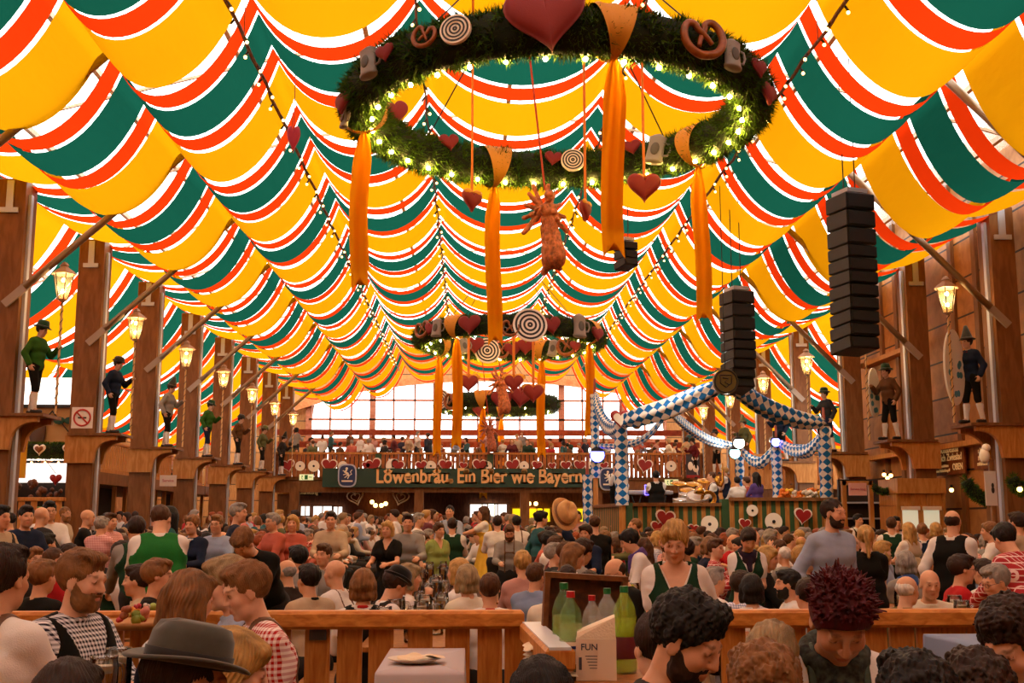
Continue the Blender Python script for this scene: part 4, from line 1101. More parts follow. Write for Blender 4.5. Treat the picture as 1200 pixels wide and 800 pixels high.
# ---------------------------------------------------------------- string lights
CAB = mat('cable_brown', '6a3a18', .7)
bulb_me = MB().ball((0, 0, 0), .030, 8, 5).mesh('bulb', True); bulb_me.materials.append(BULBS)
sock_me = MB().cyl((0, 0, .03), (0, 0, .1), .02, n=6).mesh('bulb_socket'); sock_me.materials.append(BLK)
for (x, h, lab) in ((-3.66, 7.65, 'left of the wreaths'), (5.62, 7.75, 'right of the wreaths'), (-.93, 8.25, 'just left of the middle'), (2.72, 8.1, 'just right of the middle')):
    e = empty('string_light', (x, 10, h+1.5)); tag(e, 'long string of bulbs along the tent ceiling %s' % lab, 'string light', 'strings of bulbs along the ceiling')
    b = MB(); b.tube([(0.02*math.sin(i*1.7), i*.6, .02*math.sin(i*2.9)) for i in range(82)], .032 if abs(x) > 3 else .02, n=6); b.build('cable', CAB, e)
    for i in range(76):
        s = -1 if i % 2 else 1
        link('bulb', bulb_me, None, e, loc=(.07*s, .6*i+.3, -.11))
        if i < 40: pass
    b = MB()
    for i in range(76): b.cyl((.07*(-1 if i % 2 else 1), .6*i+.3, -.08), (.0, .6*i+.3, .02), .02, n=5)
    b.build('bulb_sockets', BLK, e)['kind'] = 'stuff'
    b = MB()
    for i in range(9): b.cyl((0, i*5+2.6, 0), (0, i*5+2.6, .9), .008, n=4)
    b.build('hanger_wires', CAB, e)
# ---------------------------------------------------------------- diagonal struts
STR = mat('strut_steel', 'a08a70', .45, .4)
def strut(a, b_, lab, s):
    a, b_ = Vector(a), Vector(b_); e = empty('diagonal_strut', tuple(a)); tag(e, lab, 'strut', 'diagonal steel struts')
    d = b_-a; MB().cyl(d*.09, d, .07, n=12).build('tube', STR, e, True)
    b = MB(); M = (d.to_track_quat('Z', 'Y')).to_matrix().to_4x4(); b.box(d*.045, (.05, .16, d.length*.14), M=M); b.build('end_plate', mat('plate_steel', 'a09080', .5, .3), e)
for i in range(-1, 7):
    Y = 22.9+5*i; a = P(18, 356, Y=22.9); strut((a.x, Y-.35, a.z), (-5.75, Y-.35, 8.85), 'steel strut rising from the %s column of the left row to the ceiling cloth' % (ORDC[i] if i >= 0 else 'unseen'), 1)
for i in range(-1, 7):
    Y = (23.2 if i < 1 else 22.85)+5*i-.1; a = P(1166, 381, Y=23.2); strut((a.x, Y-.35, a.z), (7.7, Y-.35, 8.75), 'steel strut rising from the %s column of the right row to the ceiling cloth' % (ORDC[i] if i >= 0 else 'unseen'), -1)
c = column('timber_column', LX, 17.9, .5, .55, 8.3, 1, 'tall timber column just outside the view on the left, nearer than the first'); console(LX, 17.9, 1, 3.52, c)
c = column('timber_column', RX, 18.2, .5, .6, 8.0, -1, 'tall timber column by the right wall, nearest to the viewer'); console(RX, 18.2, -1, 3.42, c)
# ---------------------------------------------------------------- lanterns
LGLASS = mat('lantern_glass', 'ffe8b8', .1, alpha=.10); LBR = mat('lantern_metal', '4a3a2c', .5, .3); LROOF = mat('lantern_roof', 'b09070', .5, .2)
LBULB = mat('lantern_bulb', 'ffe0a0', emit='ffc060', es=40)
STRIPE = checks('pole_stripes', 'e8d8b0', '1a1a1a', .3, diag=False, uvmode=False)
def lantern_proto():
    e = empty('pole_lantern', (0, 0, 0)); H = 2.2
    b = MB(); b.cyl((0, 0, 0), (0, 0, H), .022, n=10); b.build('pole', mat('pole_cream', 'd8b070', .5), e)
    b = MB(); b.tube([(.026*math.cos(t), .026*math.sin(t), .02+t/ (2*math.pi*12)*H) for t in (2*math.pi*12*k/180 for k in range(181))], .008, n=5); b.build('spiral_stripe', BLK, e)
    b = MB(); z = H
    b.lathe([(.001, 0), (.06, .02), (.09, .06), (.001, .06)], (0, 0, z), n=6); b.lathe([(.001, .06+.5), (.26, .56), (.20, .62), (.10, .69), (.08, .72), (.10, .74), (.05, .80), (.001, .82)], (0, 0, z), n=6)
    b.build('lantern_roof', LROOF, e)
    b = MB()
    for k in range(6):
        t = 2*math.pi*k/6; b.cyl((.10*math.cos(t), .10*math.sin(t), z+.05), (.2*math.cos(t), .2*math.sin(t), z+.57), .011, n=5)
    b.build('lantern_frame', LBR, e)
    b = MB(); b.lathe([(.095, .06), (.19, .56)], (0, 0, z), n=6); b.f = b.f[:6]; b.build('glass_panes', LGLASS, e)
    b = MB(); b.ball((0, 0, z+.22), .045, 8, 6); b.build('bulb', LBULB, e, True); b = MB(); b.ball((0, 0, z+.45), .045, 8, 6); b.build('bulb', LBULB, e, True)
    return e
lp = lantern_proto(); first = True
LPOS = []
for i in range(7): LPOS.append((P(70, 490, Y=22.9).x, 22.75+5*i, 'left', i))
for i in range(7): LPOS.append((P(1112, 510, Y=23.2).x, 23.0+5*i, 'right', i))
for (x, y, sd, i) in LPOS:
    lab = 'glass lantern on a striped pole at the %s column of the %s row' % (ORDC[i], sd)
    z = 3.59 if sd == 'left' else 3.49
    if first: o = lp; first = False; o.location = (x, y-.1, z)
    else: o = dup(lp, (x, y-.1, z))
    o['label'] = lab; o['category'] = 'lantern'; o['group'] = 'pole lanterns along both column rows'
# ---------------------------------------------------------------- costumed statues on the consoles
SDEF = [('dark green', 'black', 'tyrol', 'dark green'), ('navy', 'black', 'bowler', 'charcoal'), ('grey', 'black', 'cone', 'charcoal'), ('dark green', 'navy', 'tyrol', 'dark green'), ('brown', 'black', 'bowler', 'charcoal'), ('olive', 'black', 'tyrol', 'olive'), ('charcoal', 'black', 'cone', 'black')]
SDEFR = [('navy', 'black', 'cone', 'charcoal'), ('brown', 'black', 'tyrol', 'dark green'), ('charcoal', 'navy', 'tyrol', 'dark green'), ('navy', 'black', 'bowler', 'black'), ('olive', 'brown', 'cone', 'olive'), ('grey', 'black', 'tyrol', 'charcoal'), ('maroon', 'black', 'bowler', 'black')]
for sd, defs, px in (('left', SDEF, 40), ('right', SDEFR, 1140)):
    for i, (tp, lo_, ht, hc_) in enumerate(defs):
        Y = (22.9 if sd == 'left' or i else 23.2)+5*i; x = P(px, 488 if sd == 'left' else 505, Y=22.9 if sd == 'left' else 23.2).x
        g = tp
        make_person('costumed figure in %s jacket and breeches on the %s console of the %s row' % (tp, ORDC[i], sd), x, Y-.1, 3.59 if sd == 'left' else 3.49, rz=(-1.75 if sd == 'left' else 1.9), sc=1.02,
            pose=dict(sit=False, L='down', Rr='mug', step=.35) if sd == 'right' else dict(sit=False, L='mug', Rr='down', step=.35, hp=.2), hair='short', hcol='dark brown', top='2f5a1c' if tp == 'dark green' else tp, low=lo_, upto=.55, socks=True, shoes=True, hat=ht, hatcol=hc_, skin=(.55, .33, .22), bow='red' if (sd == 'right' and i == 0) else None, cat='statue', name='statue', jacket=True, hats=1.22, group='costumed figures on the column consoles')
# painted boards beside the two nearest right figures
for (px, py, Y, w, h, lab) in ((1118, 430, 23.0, .30, .78, 'pale oval board with blue ornaments beside the nearest figure of the right row'), (1024, 460, 28.2, .2, .62, 'pale blue oval board beside the second figure of the right row')):
    p = P(px, py, Y=Y); M = Matrix.Rotation(.5, 4, 'Z'); b = MB(); b.prism([(x*w, z*h) for x, z in circle(1, 36)], .05, M); o = b.build('oval_board', mat('board_cream', 'd8d0bc', .6), None, loc=tuple(p)); tag(o, lab, 'oval board')
    b = MB(); rn = random.Random(5)
    for k in range(9):
        a = rn.uniform(0, 6.28); q = rn.uniform(.3, .75); b.prism([(x*.05+w*q*math.cos(a), z*.07+h*q*math.sin(a)) for x, z in circle(1, 10)], .06, M)
    b.build('ornament', mat('ornament_blue', '3f7f8f', .6), o)
# ---------------------------------------------------------------- line array loudspeakers
SPK = mat('speaker_black', '0c0b09', .5, bump=.3, bscale=150); SPG = mat('speaker_grille', '060605', .7)
def array(px0, px1, py0, n, Y, bh, label, curve=0., depth=.6, rz=.25, n2=0):
    a = P(px0, py0, Y=Y); c = P(px1, py0, Y=Y); w = (c.x-a.x)*.86; e = empty('loudspeaker_array', ((a.x+c.x)/2, Y, a.z), rz); tag(e, label, 'loudspeaker', 'hanging loudspeaker arrays')
    z = 0; y = 0
    for i in range(n):
        ang = curve*max(0, i-n*.4); hh = bh*(1.35 if i < n2 else 1)
        M = Matrix.Translation((0, y, z-hh/2)) @ Matrix.Rotation(-ang, 4, 'X')
        b = MB(); b.box((0, 0, 0), (w, depth, hh*.94), M=Matrix.Identity(4), bev=.02); b.v = [tuple(M @ Vector(v)) for v in b.v]; cb = b.build('speaker_cabinet', SPK, e)
        b = MB(); b.box((0, -depth/2-.01, 0), (w*.88, .03, hh*.7)); b.v = [tuple(M @ Vector(v)) for v in b.v]; b.build('grille', SPG, cb)
        z -= hh; y += math.sin(ang)*hh
    b = MB(); b.box((0, 0, .06), (w*.7, depth*.8, .08)); b.build('rigging_frame', STEEL, e)
    b = MB(); b.cyl((-w*.2, 0, .1), (-w*.2, 0, 10.2-a.z), .012, n=5); b.cyl((w*.2, 0, .1), (w*.2, 0, 10.2-a.z), .012, n=5); b.build('hanging_cable', BLK, e)
    return e
array(973, 1018, 230, 11, 20.5, .243, 'tallest black loudspeaker column hanging near the right wall', .02, .62, .3, 3)
array(846, 880, 342, 9, 26.5, .235, 'black loudspeaker column hanging above the bandstand behind the round badge', .06, .6, .3, 3)
array(722, 744, 284, 3, 27.5, .22, 'small black loudspeaker cluster peeking out beside the longest ribbon', .25, .45, .5)
# ================================================================ bandstand
ST = empty('bandstand', (0, 0, 0)); tag(ST, 'raised bandstand with green striped wooden parapet, hearts and discs', 'bandstand')
def stripes(parent, p0, p1, z0, z1):
    p0, p1 = Vector(p0), Vector(p1); d = p1-p0; L = d.length; d.normalize(); n = int(L/.115); M0 = Matrix.Translation(p0) @ d.to_track_quat('X', 'Z').to_matrix().to_4x4()
    g, w_ = MB(), MB()
    for i in range(n):
        x = (i+.5)*L/n; (g if i % 2 else w_).box((0, 0, 0), (.01, .01, .01)) if False else None
        b = (g if i % 2 else w_); bb = MB(); bb.box((x, 0, (z0+z1)/2), (L/n*.97, .05, z1-z0)); b.add([M0 @ Vector(v) for v in bb.v], bb.f)
    a = g.build('green_board', mat('stage_green', '2a4a22', .6), parent); c = w_.build('natural_board', wood('stage_timber', 'b8803c', '96602a', (4, 4, .5)), parent)
    b = MB(); bb = MB(); bb.box((L/2, -.02, z1+.04), (L, .2, .09)); b.add([M0 @ Vector(v) for v in bb.v], bb.f); b.build('parapet_rail', WC, parent)
    b = MB(); bb = MB(); bb.box((L/2, 0, z0/2), (L, .08, z0)); b.add([M0 @ Vector(v) for v in bb.v], bb.f); b.build('plinth', WC, parent)
SX0, SXM, SXN, SX1 = P(737, 600, Y=30).x, P(848, 600, Y=30).x, P(855, 600, Y=29.6).x, P(968, 600, Y=29.6).x
stripes(ST, (SX0, 30, 0), (SXM, 30, 0), .88, 1.92); stripes(ST, (SXN, 29.6, 0), (SX1, 29.6, 0), .95, 2.05); stripes(ST, (3.55, 35.2, 0), (SX0, 30, 0), .88, 1.92)
MB().box(((SX0+SX1)/2, 34.2, .68), (SX1-SX0, 8.2, 1.36)).build('stage_floor', WC, ST)
MB().box((SX0-.02, 29.95, 1.0), (.2, .2, 2.0)).build('corner_post', mat('stage_green', ''), ST) if False else MB().box((SX0-.02, 29.95, 1.0), (.2, .2, 2.0)).build('corner_post', MATS['stage_green'], ST)
MB().box(((SXM+SXN)/2, 30.0, 1.05), (.22, .3, 2.1)).build('corner_post', MATS['stage_green'], ST)
for (px, py, k, s, Y) in ((779, 608, 'h', .28, 29.9), (831, 614, 'd', .22, 29.9), (770, 618, 'h', .2, 29.92), (881, 598, 'd', .145, 29.5), (906, 611, 'd', .22, 29.5), (872, 614, 'h', .17, 29.52), (940, 605, 'h', .25, 29.5), (812, 620, 'h', .16, 29.92)):
    p = P(px, py, Y=Y); (heart_on(ST, p.x, p.z, s, Y-.05, .15) if k == 'h' else disc_on(ST, p.x, p.z, s, Y-.05))
# ---- lozenge cloth
LOZ = checks('lozenge_cloth', 'dcdad4', '1a66a8', 1.0, uvmode=True, diag=True)
def loz_tube(pts, r, m=None, vs=.22, us=2, n=14, flat=.6, name='lozenge_swag', parent=None, fold=.0):
    up = Vector((0, 0, 1) if name == 'lozenge_swag' else (0, 1, 0)); P_ = [Vector(p) for p in pts]; L = 0; v = []; uv = []; f = []; N_ = len(P_)
    for i, p in enumerate(P_):
        if i: L += (P_[i]-P_[i-1]).length
        d = (P_[min(i+1, N_-1)]-P_[max(i-1, 0)]).normalized(); u = (up-d*up.dot(d)).normalized(); w = d.cross(u); rr = r[i] if isinstance(r, list) else r
        for k in range(n+1):
            t = 2*math.pi*k/n; q = rr*(1+fold*5*math.sin(t*5+i*.25)); v.append(p+u*math.cos(t)*q+w*math.sin(t)*q*flat); uv.append((k/n*us, L/vs*.5))
        if i: f += [((i-1)*(n+1)+k, (i-1)*(n+1)+k+1, i*(n+1)+k+1, i*(n+1)+k) for k in range(n)]
    b = MB(); b.add(v, f); b.uv = uv
    return b.build(name, LOZ, parent, True)
def pole(px, pt, pb, Y, lab, r=.12):
    a = P(px, pb, Y=Y); c = P(px, pt, Y=Y); z0 = 1.36 if Y > 29.9 and px > 735 else 0
    e = empty('decorated_pole', (a.x, Y, z0)); tag(e, lab, 'pole', 'poles wrapped in lozenge cloth')
    H = c.z-z0; MB().cyl((0, 0, 0), (0, 0, H), r*.55, n=10).build('timber_pole', WL, e)
    loz_tube([(0, 0, a.z-z0+(c.z-a.z)*i/16) for i in range(17)], [r*(1+.08*math.sin(i*1.3)) for i in range(17)], vs=.2, us=2, flat=1, name='lozenge_wrap', parent=e)
    MB().cyl((0, 0, H), (0, 0, H+.5), .05, .03, n=8).build('tip', mat('pole_tip_red', '9a4a3a', .6), e)
    return e
pole(729, 492, 592, 29.7, 'pole in blue and white lozenge cloth at the near corner of the bandstand', .17)
pole(689, 556, 632, 30.5, 'short pole in lozenge cloth standing left of the bandstand', .13)
pole(698, 462, 560, 36.3, 'tall pole in lozenge cloth at the rear left of the bandstand', .14)
pole(969, 500, 583, 29.3, 'pole in lozenge cloth at the right end of the bandstand', .16)
pole(912, 518, 590, 34, 'pole in lozenge cloth at the back of the bandstand near the flowers', .15)
pole(868, 535, 585, 37, 'thin pole in lozenge cloth at the back behind the saxophone player', .14)
def swag(pts, r, lab, Y0, Y1):
    """pts: pixels; depth runs from Y0 to Y1"""
    n = 26; Q = []
    for i in range(n+1):
        u = i/n*(len(pts)-1); k = min(int(u), len(pts)-2); t = u-k
        p0, p1, p2, p3 = (Vector(pts[max(0, min(len(pts)-1, j))]) for j in (k-1, k, k+1, k+2))
        q = .5*((2*p1)+(p2-p0)*t+(2*p0-5*p1+4*p2-p3)*t*t+(3*p1-p0-3*p2+p3)*t**3)
        Q.append(P(q.x, q.y, Y=Y0+(Y1-Y0)*i/n))
    rs = [r*(.35+.65*math.sin(math.pi*min(1, max(0, (i/n)*1.0)))**.6) for i in range(n+1)]
    o = loz_tube(Q, rs, flat=.6, fold=.03, us=3, vs=.3, n=28); tag(o, lab, 'cloth swag', 'lozenge cloth swags over the bandstand')
swag([(848, 450), (820, 463), (785, 478), (745, 489), (727, 494)], .24, 'thick lozenge swag from the round badge down to the near bandstand pole', 26.4, 29.7)
swag([(852, 448), (870, 460), (900, 478), (935, 491), (966, 496)], .24, 'thick lozenge swag from the round badge to the right end pole', 26.4, 29.3)
swag([(698, 462), (702, 482), (712, 500), (722, 504), (729, 494)], .22, 'pale lozenge swag between the two left poles', 36, 29.8)
swag([(783, 478), (800, 495), (830, 515), (868, 524)], .15, 'lozenge swag drooping behind the badge to the thin back pole', 29, 37)
swag([(868, 526), (882, 540), (895, 540), (912, 520)], .17, 'short lozenge swag between the two back poles', 37, 34)
swag([(912, 518), (930, 528), (950, 526), (966, 506)], .18, 'lozenge swag between the flower pole and the right end pole', 34, 29.4)
swag([(790, 470), (760, 510), (730, 522), (700, 522)], .10, 'thin pale blue swag crossing the gallery view behind the near pole', 31, 36)
# badge
p = P(850, 447, Y=26.2); e = empty('round_badge', tuple(p)); tag(e, 'round dark gold badge with a crest under the middle loudspeaker column', 'badge')
MB().prism(circle(.29, 36), .12, Matrix.Identity(4)).build('badge_disc', mat('badge_gold', '6a5a2c', .4, .4), e)
b = MB(); b.tube([(.26*math.sin(t), -.07, .26*math.cos(t)) for t in (2*math.pi*k/32 for k in range(32))], .02, n=6, closed=True); b.tube([(x*.13, -.075, z*.14) for x, z in ((-1, 1), (1, 1), (1, -.3), (0, -1), (-1, -.3))], .015, n=5, closed=True)
b.tube([(-.08, -.075, .08), (.06, -.075, .06), (-.03, -.075, -.02), (.07, -.075, -.08)], .014, n=5); b.build('badge_crest', mat('badge_dark', '1c180e', .5), e)
MB().cyl((0, 0, .28), (0, 0, 5.0), .01, n=5).build('hanging_cable', BLK, e)
# stage lights
def spot(px, py, Y, col, lab, r=.12, es=60, power=20):
    p = P(px, py, Y=Y); e = empty('stage_spotlight', tuple(p)); tag(e, lab, 'spotlight', 'stage spotlights')
    b = MB(); b.cyl((0, .0, 0), (0, .35, .1), r*1.15, r*.8, n=14); b.build('housing', SPK, e, True)
    b = MB(); b.cyl((0, -.02, 0), (0, -.03, 0), r, n=14); b.build('lens', mat('lens_'+lab[:6].strip().replace(' ', '_'), 'ffffff', emit=col, es=es), e)
    MB().box((0, .2, .2), (.05, .05, .3)).build('clamp', SPK, e)
spot(700, 533, 35.8, '4a50ff', 'blue glowing spotlight on the rear left pole', .22, 14); spot(909, 518, 33.6, '5060ff', 'blue glowing spotlight near the flower pole', .13, 12)
spot(866, 519, 36, 'fff0d0', 'white glowing spotlight above the saxophone player', .17, 30); spot(861, 531, 35, 'a0f0f0', 'pale cyan spotlight box beside the saxophone player', .16, 6)
spot(967, 505, 29.2, '282828', 'unlit black spotlight hanging on the right end pole', .16, 0.0)
# heart badge and hat on the near pole
p = P(727, 491, Y=29.3); o = link('gingerbread_heart', heart_mesh(.28, .1).mesh('gh', True), RED, None, tuple(p)); tag(o, 'red gingerbread heart with cream middle on the near bandstand pole', 'heart'); b = MB(); b.prism(heart(.2), .03, Matrix.Translation((0, -.07, -.02))); b.build('icing', WHT, o)
p = P(746, 494, Y=29.5); o = link('carved_owl', MB().ball((0, 0, 0), (.15, .12, .2), 12, 8).ball((0, -.02, .2), .11, 10, 6).mesh('owl', True), WS, None, tuple(p)); tag(o, 'small carved brown figure beside the gingerbread heart on the pole', 'figurine')
# poster
p = P(812, 546, Y=52.7); e = empty('poster', tuple(p)); tag(e, 'colourful red edged poster on the gallery front beyond the bandstand', 'poster'); MB().box((0, 0, 0), (.62, .03, 1.1)).build('sheet', mat('poster_dark', '3a3038', .6), e)
b = MB(); b.box((0, -.02, -.48), (.62, .02, .14)); b.build('red_strip', RED, e); b = MB(); b.ball((.1, -.03, .35), (.16, .02, .12), 12, 6); b.ball((-.12, -.03, 0), (.12, .02, .2), 10, 6); b.ball((.12, -.03, -.1), (.14, .02, .18), 10, 6); b.build('poster_figures', WHT, e)
# exit signs
for (px, py, Y, lab) in ((787, 565, 52.6, 'small exit sign under the gallery beyond the bandstand'), (359, 559, 52.6, 'small exit sign under the gallery at the left end')):
    p = P(px, py, Y=Y); e = empty('exit_sign', tuple(p)); tag(e, lab, 'exit sign'); MB().box((0, 0, 0), (.62, .08, .26)).build('sign_box', mat('exit_pale', 'd8dcb0', .5, emit='d8e0a0', es=.5), e)
    b = MB(); b.box((0, -.05, 0), (.14, .02, .2)); b.ball((-.18, -.05, .05), .03, 6, 4); b.tube([(-.18, -.05, .03), (-.2, -.05, -.05), (-.14, -.05, -.1)], .015, n=4); b.tube([(.12, -.05, 0), (.26, -.05, 0)], .02, n=4); b.build('running_symbol', mat('exit_green', '1a7a3a', .5), e)
# ---- musicians (children of nobody: people)
def at(px, Y): return P(px, 600, Y=Y).x
Z = 1.36
make_person('saxophone player in white shirt and dark vest standing at the back of the bandstand', at(853, 34), 34, Z, rz=1.2, pose=dict(sit=False, L='play', Rr='front'), hair='short', hcol='blond', top='white', vest='navy', low='navy')
make_person('horn player in white shirt and dark vest sitting behind the striped parapet', at(838, 31.3), 31.3, Z, rz=1.4, sc=1.1, pose=dict(sit=True, L='play', Rr='front'), hair='crew', hcol='brown', top='white', vest='navy')
make_person('musician seen from behind with dark hair and black vest at the keyboard', at(770, 31.4), 31.4, Z, rz=0, sc=1.12, pose=dict(sit=True, L='reach', Rr='reach', hp=.1), hair='short', hcol='black', top='white', vest='black')
make_person('singer in white shirt and black vest raising an arm behind the near lozenge pole', at(723, 32), 32, Z, rz=2.8, pose=dict(sit=False, L='down', Rr='face'), hair='short', hcol='brown', top='white', vest='black', low='black')
make_person('woman with long black hair and lilac top on the bandstand', at(889, 31.5), 31.5, Z, rz=.6, sc=1.1, pose=dict(woman=True), hair='long', hcol='black', top='purple')
make_person('musician in pale shirt with short dark hair behind the right parapet', at(866, 31.2), 31.2, Z, rz=.2, sc=1.0, pose=dict(), hair='short', hcol='black', top='white')
make_person('musician in pink shirt half hidden behind the right parapet', at(878, 33), 33, Z, rz=1.0, sc=1.05, pose=dict(), hair='short', hcol='brown', top='salmon')
# instruments
GOLD = mat('brass', 'c8963c', .25, .9); CHR = mat('chrome', 'c8c8cc', .2, .9)
p = P(846, 556, Y=33.7); b = MB(); b.tube([(.02, 0, .34), (.0, 0, .2), (0, 0, -.2), (-.06, 0, -.32), (-.16, 0, -.28), (-.2, 0, -.05)], [.012, .02, .045, .06, .075, .12], n=10); o = b.build('saxophone', GOLD, None, True, loc=(p.x, 33.62, p.z)); tag(o, 'brass saxophone held by the standing player', 'saxophone')
p = P(830, 584, Y=30.9); b = MB()
for k in range(3): b.tube([(.2*math.sin(t)*(1-.15*k), .03*k, .2*math.cos(t)*(1-.15*k)) for t in (2*math.pi*j/20 for j in range(20))], .02, n=6, closed=True)
b.cyl((-.1, 0, .1), (-.3, -.05, .25), .03, .16, n=14); o = b.build('french_horn', GOLD, None, True, loc=(p.x, 30.85, p.z)); tag(o, 'coiled brass horn before the seated player', 'horn')
def drum(px, Y, z, r, h, lab, tilt=0):
    e = empty('drum', (at(px, Y), Y, z)); tag(e, lab, 'drum', 'drum kit pieces'); M = Matrix.Rotation(tilt, 4, 'X')
    MB().lathe([(.001, 0), (r*.98, 0), (r*.98, h), (.001, h)], n=24, M=M).build('drum_shell', mat('drum_white', 'c8beb4', .4), e, False)
    b = MB()
    for q in (0, h): b.tube([tuple(M @ Vector((r*math.cos(t), r*math.sin(t), q))) for t in (2*math.pi*k/24 for k in range(24))], .015, n=6, closed=True)
    b.build('hoop', CHR, e); b = MB()
    for t in (0.3, 2.4, 4.5): b.cyl(tuple(M @ Vector((r*math.cos(t), r*math.sin(t), 0))), (r*1.1*math.cos(t), r*1.1*math.sin(t), Z-z), .012, n=5)
    b.build('drum_stand', CHR, e)
drum(817, 31.2, 1.95, .3, .3, 'pale tilted drum beside the horn player', .5); drum(803, 32.4, 2.1, .18, .2, 'small drum left of the pale tilted drum', .3); drum(797, 31.4, 1.9, .2, .22, 'low tom drum behind the parapet', .2)
for k, (px, py, Y) in enumerate(((795, 566, 32.2), (812, 567, 33), (826, 563, 32.6), (806, 574, 31.6))):
    p = P(px, py, Y=Y); e = empty('cymbal', tuple(p)); tag(e, '%s of the four tilted cymbals over the drums' % ['leftmost', 'highest middle', 'rightmost', 'lowest'][k], 'cymbal', 'cymbals'); MB().lathe([(.001, .02), (.04, .03), (.22, 0), (.22, -.004), (.04, .02), (.001, .015)], n=24, M=Matrix.Rotation(.35, 4, 'X')).build('plate', GOLD, e, True); MB().cyl((0, 0, 0), (0, 0, Z-p.z), .012, n=5).build('stand', CHR, e)
e = empty('keyboard', (at(749, 31.9), 31.9, Z)); tag(e, 'pale electronic keyboard before the seated musician', 'keyboard'); MB().box((.3, 0, .95), (1.25, .36, .1), bev=.02).build('case', mat('key_grey', '9a98a0', .4), e)
b = MB()
for i in range(28): b.box((-.26+i*.04, -.06, 1.005), (.036, .2, .02))
b.build('white_keys', WHT, e); b = MB()
for i in range(27):
    if i % 7 not in (2, 6): b.box((-.24+i*.04, -.02, 1.02), (.02, .12, .02))
b.build('black_keys', BLK, e); b = MB()
for x in (-.2, .8): b.cyl((x, -.15, 0), (x+.3*(1 if x < 0 else -1), .15, .9), .02, n=6); b.cyl((x+.3*(1 if x < 0 else -1), -.15, 0), (x, .15, .9), .02, n=6)
b.build('stand', BLK, e)
p = P(760, 574, Y=31.7); e = empty('music_screen', (p.x, 31.7, Z)); tag(e, 'small screen with a violet lit edge on a stand beside the keyboard', 'screen'); MB().box((0, 0, p.z-Z), (.2, .03, .26)).build('screen', mat('screen_dark', '30284a', .3, emit='4030a0', es=.6), e)
b = MB(); z = p.z-Z; b.tube([(-.1, -.01, z-.13), (.1, -.01, z-.13), (.1, -.01, z+.13), (-.1, -.01, z+.13)], .012, n=5, closed=True); b.build('lit_edge', mat('violet_glow', '8070ff', emit='7060ff', es=5), e); MB().cyl((0, 0, 0), (0, 0, z-.13), .015, n=6).build('stand', BLK, e)
# flower / trumpet row on the right part
rn = random.Random(11)
for i in range(9):
    px = 918+i*6.2; Y = 30.3+rn.random()*.4; e = empty('potted_bouquet', (at(px, Y), Y, Z)); H = .95+rn.uniform(-.05, .12)
    tag(e, 'bouquet of %s flowers, %s of the row behind the right parapet counted from the %s' % (['orange', 'yellow', 'white'][i % 3], ORD(i), 'left'), 'bouquet', 'bouquets along the right parapet')
    MB().lathe([(.001, 0), (.09, 0), (.12, H*.62), (.1, H*.62), (.001, H*.6)], n=12).build('pot', WS, e, True)
    b = MB(); l = MB()
    for k in range(9):
        a = rn.uniform(0, 6.28); q = rn.uniform(0, .17); c = (q*math.cos(a), q*math.sin(a), H*.72+rn.uniform(0, .2)); l.cyl((0, 0, H*.6), c, .008, n=4)
        for t in range(5): b.ball((c[0]+.05*math.cos(t*1.26), c[1]+.05*math.sin(t*1.26), c[2]+.02*t), (.045, .045, .05), 6, 4)
    l.build('stems', LEAF, e); b.build('flowers', mat('petal_%d' % (i % 3), ['d8701c', 'e0b028', 'd8c8b0'][i % 3], .7), e, True)
# ---------------------------------------------------------------- right side service area
e = empty('service_booth', (0, 0, 0)); tag(e, 'light timber service booth with two lit windows by the right wall', 'booth')
X0, X1, Yb = P(1052, 600, Y=27.0).x, P(1106, 600, Y=27.0).x, 27.0
MB().box(((X0+X1)/2, Yb+.6, .95), (X1-X0, 1.2, 1.9), bev=.02).build('booth_body', WL, e); MB().box(((X0+X1)/2, Yb+.5, 2.35), (X1-X0+.05, 1.3, .35)).build('fascia', WS, e)
MB().box(((X0+X1)/2, Yb+.6, 2.05), (X1-X0, 1.2, .3)).build('frieze', WL, e)
for k in range(4): MB().box((X0+(X1-X0)*k/3, Yb-.03, 1.1), (.07, .05, 2.2)).build('booth_stile', WS, e)
for px in (1067, 1092): 
    p = P(px, 605, Y=Yb-.05); MB().box((p.x, Yb-.04, 1.45), (.36, .04, .7)).build('lit_window', mat('lit_window', 'd8d8c0', .4, emit='e8e8c8', es=.35), e); MB().box((p.x, Yb-.09, 1.83), (.42, .1, .09)).build('roller_blind', WHT, e)
e2 = empty('service_doorway', (P(1005, 600, Y=28).x, 28, 0)); tag(e2, 'narrow timber door frame carrying the pink service sign', 'door frame')
for x in (-.32, .34): MB().box((x, 0, 1.25), (.1, .12, 2.5)).build('upright', WS, e2)
MB().box((0, 0, 2.45), (.75, .12, .1)).build('lintel_board', WS, e2)
def signboard(px, py, Y, w, h, txt, lab, bgm, tm, size, rz=0):
    p = P(px, py, Y=Y); e = empty('sign', tuple(p), rz); tag(e, lab, 'sign'); MB().box((0, 0, 0), (w, .03, h)).build('panel', bgm, e)
    for i, (s, dz, sz, al) in enumerate(txt):
        t = text('lettering', s, sz, tm, e, depth=.004, offset=sz*.01); t.matrix_local = Matrix.Translation((al, -.022, dz)) @ Matrix.Rotation(math.pi/2, 4, 'X')
    return e
PKP = mat('pink_paper_sign', 'e0b0a8', .7); PKT = mat('pink_letters', 'b84a60', .6); WTX = mat('warm_letters', 'e8c890', .6, emit='e8b870', es=.15)
signboard(1005, 573, 27.85, .44, .30, [('Service-Steg', 0, .075, 0)], 'small pink sign lettered in red on the timber frame by the booth', PKP, PKT, .1)
signboard(197, 563, 29, .40, .27, [('Service', 0, .095, 0)], 'small white sign with pink lettering among the left columns', mat('white_card', 'd8d0c8', .7), PKT, .1, .15)
signboard(227, 549, 37.2, .2, .2, [('4', 0, .12, 0)], 'tiny white number card on the fourth left column', mat('white_card', ''), BLK, .1) if False else None
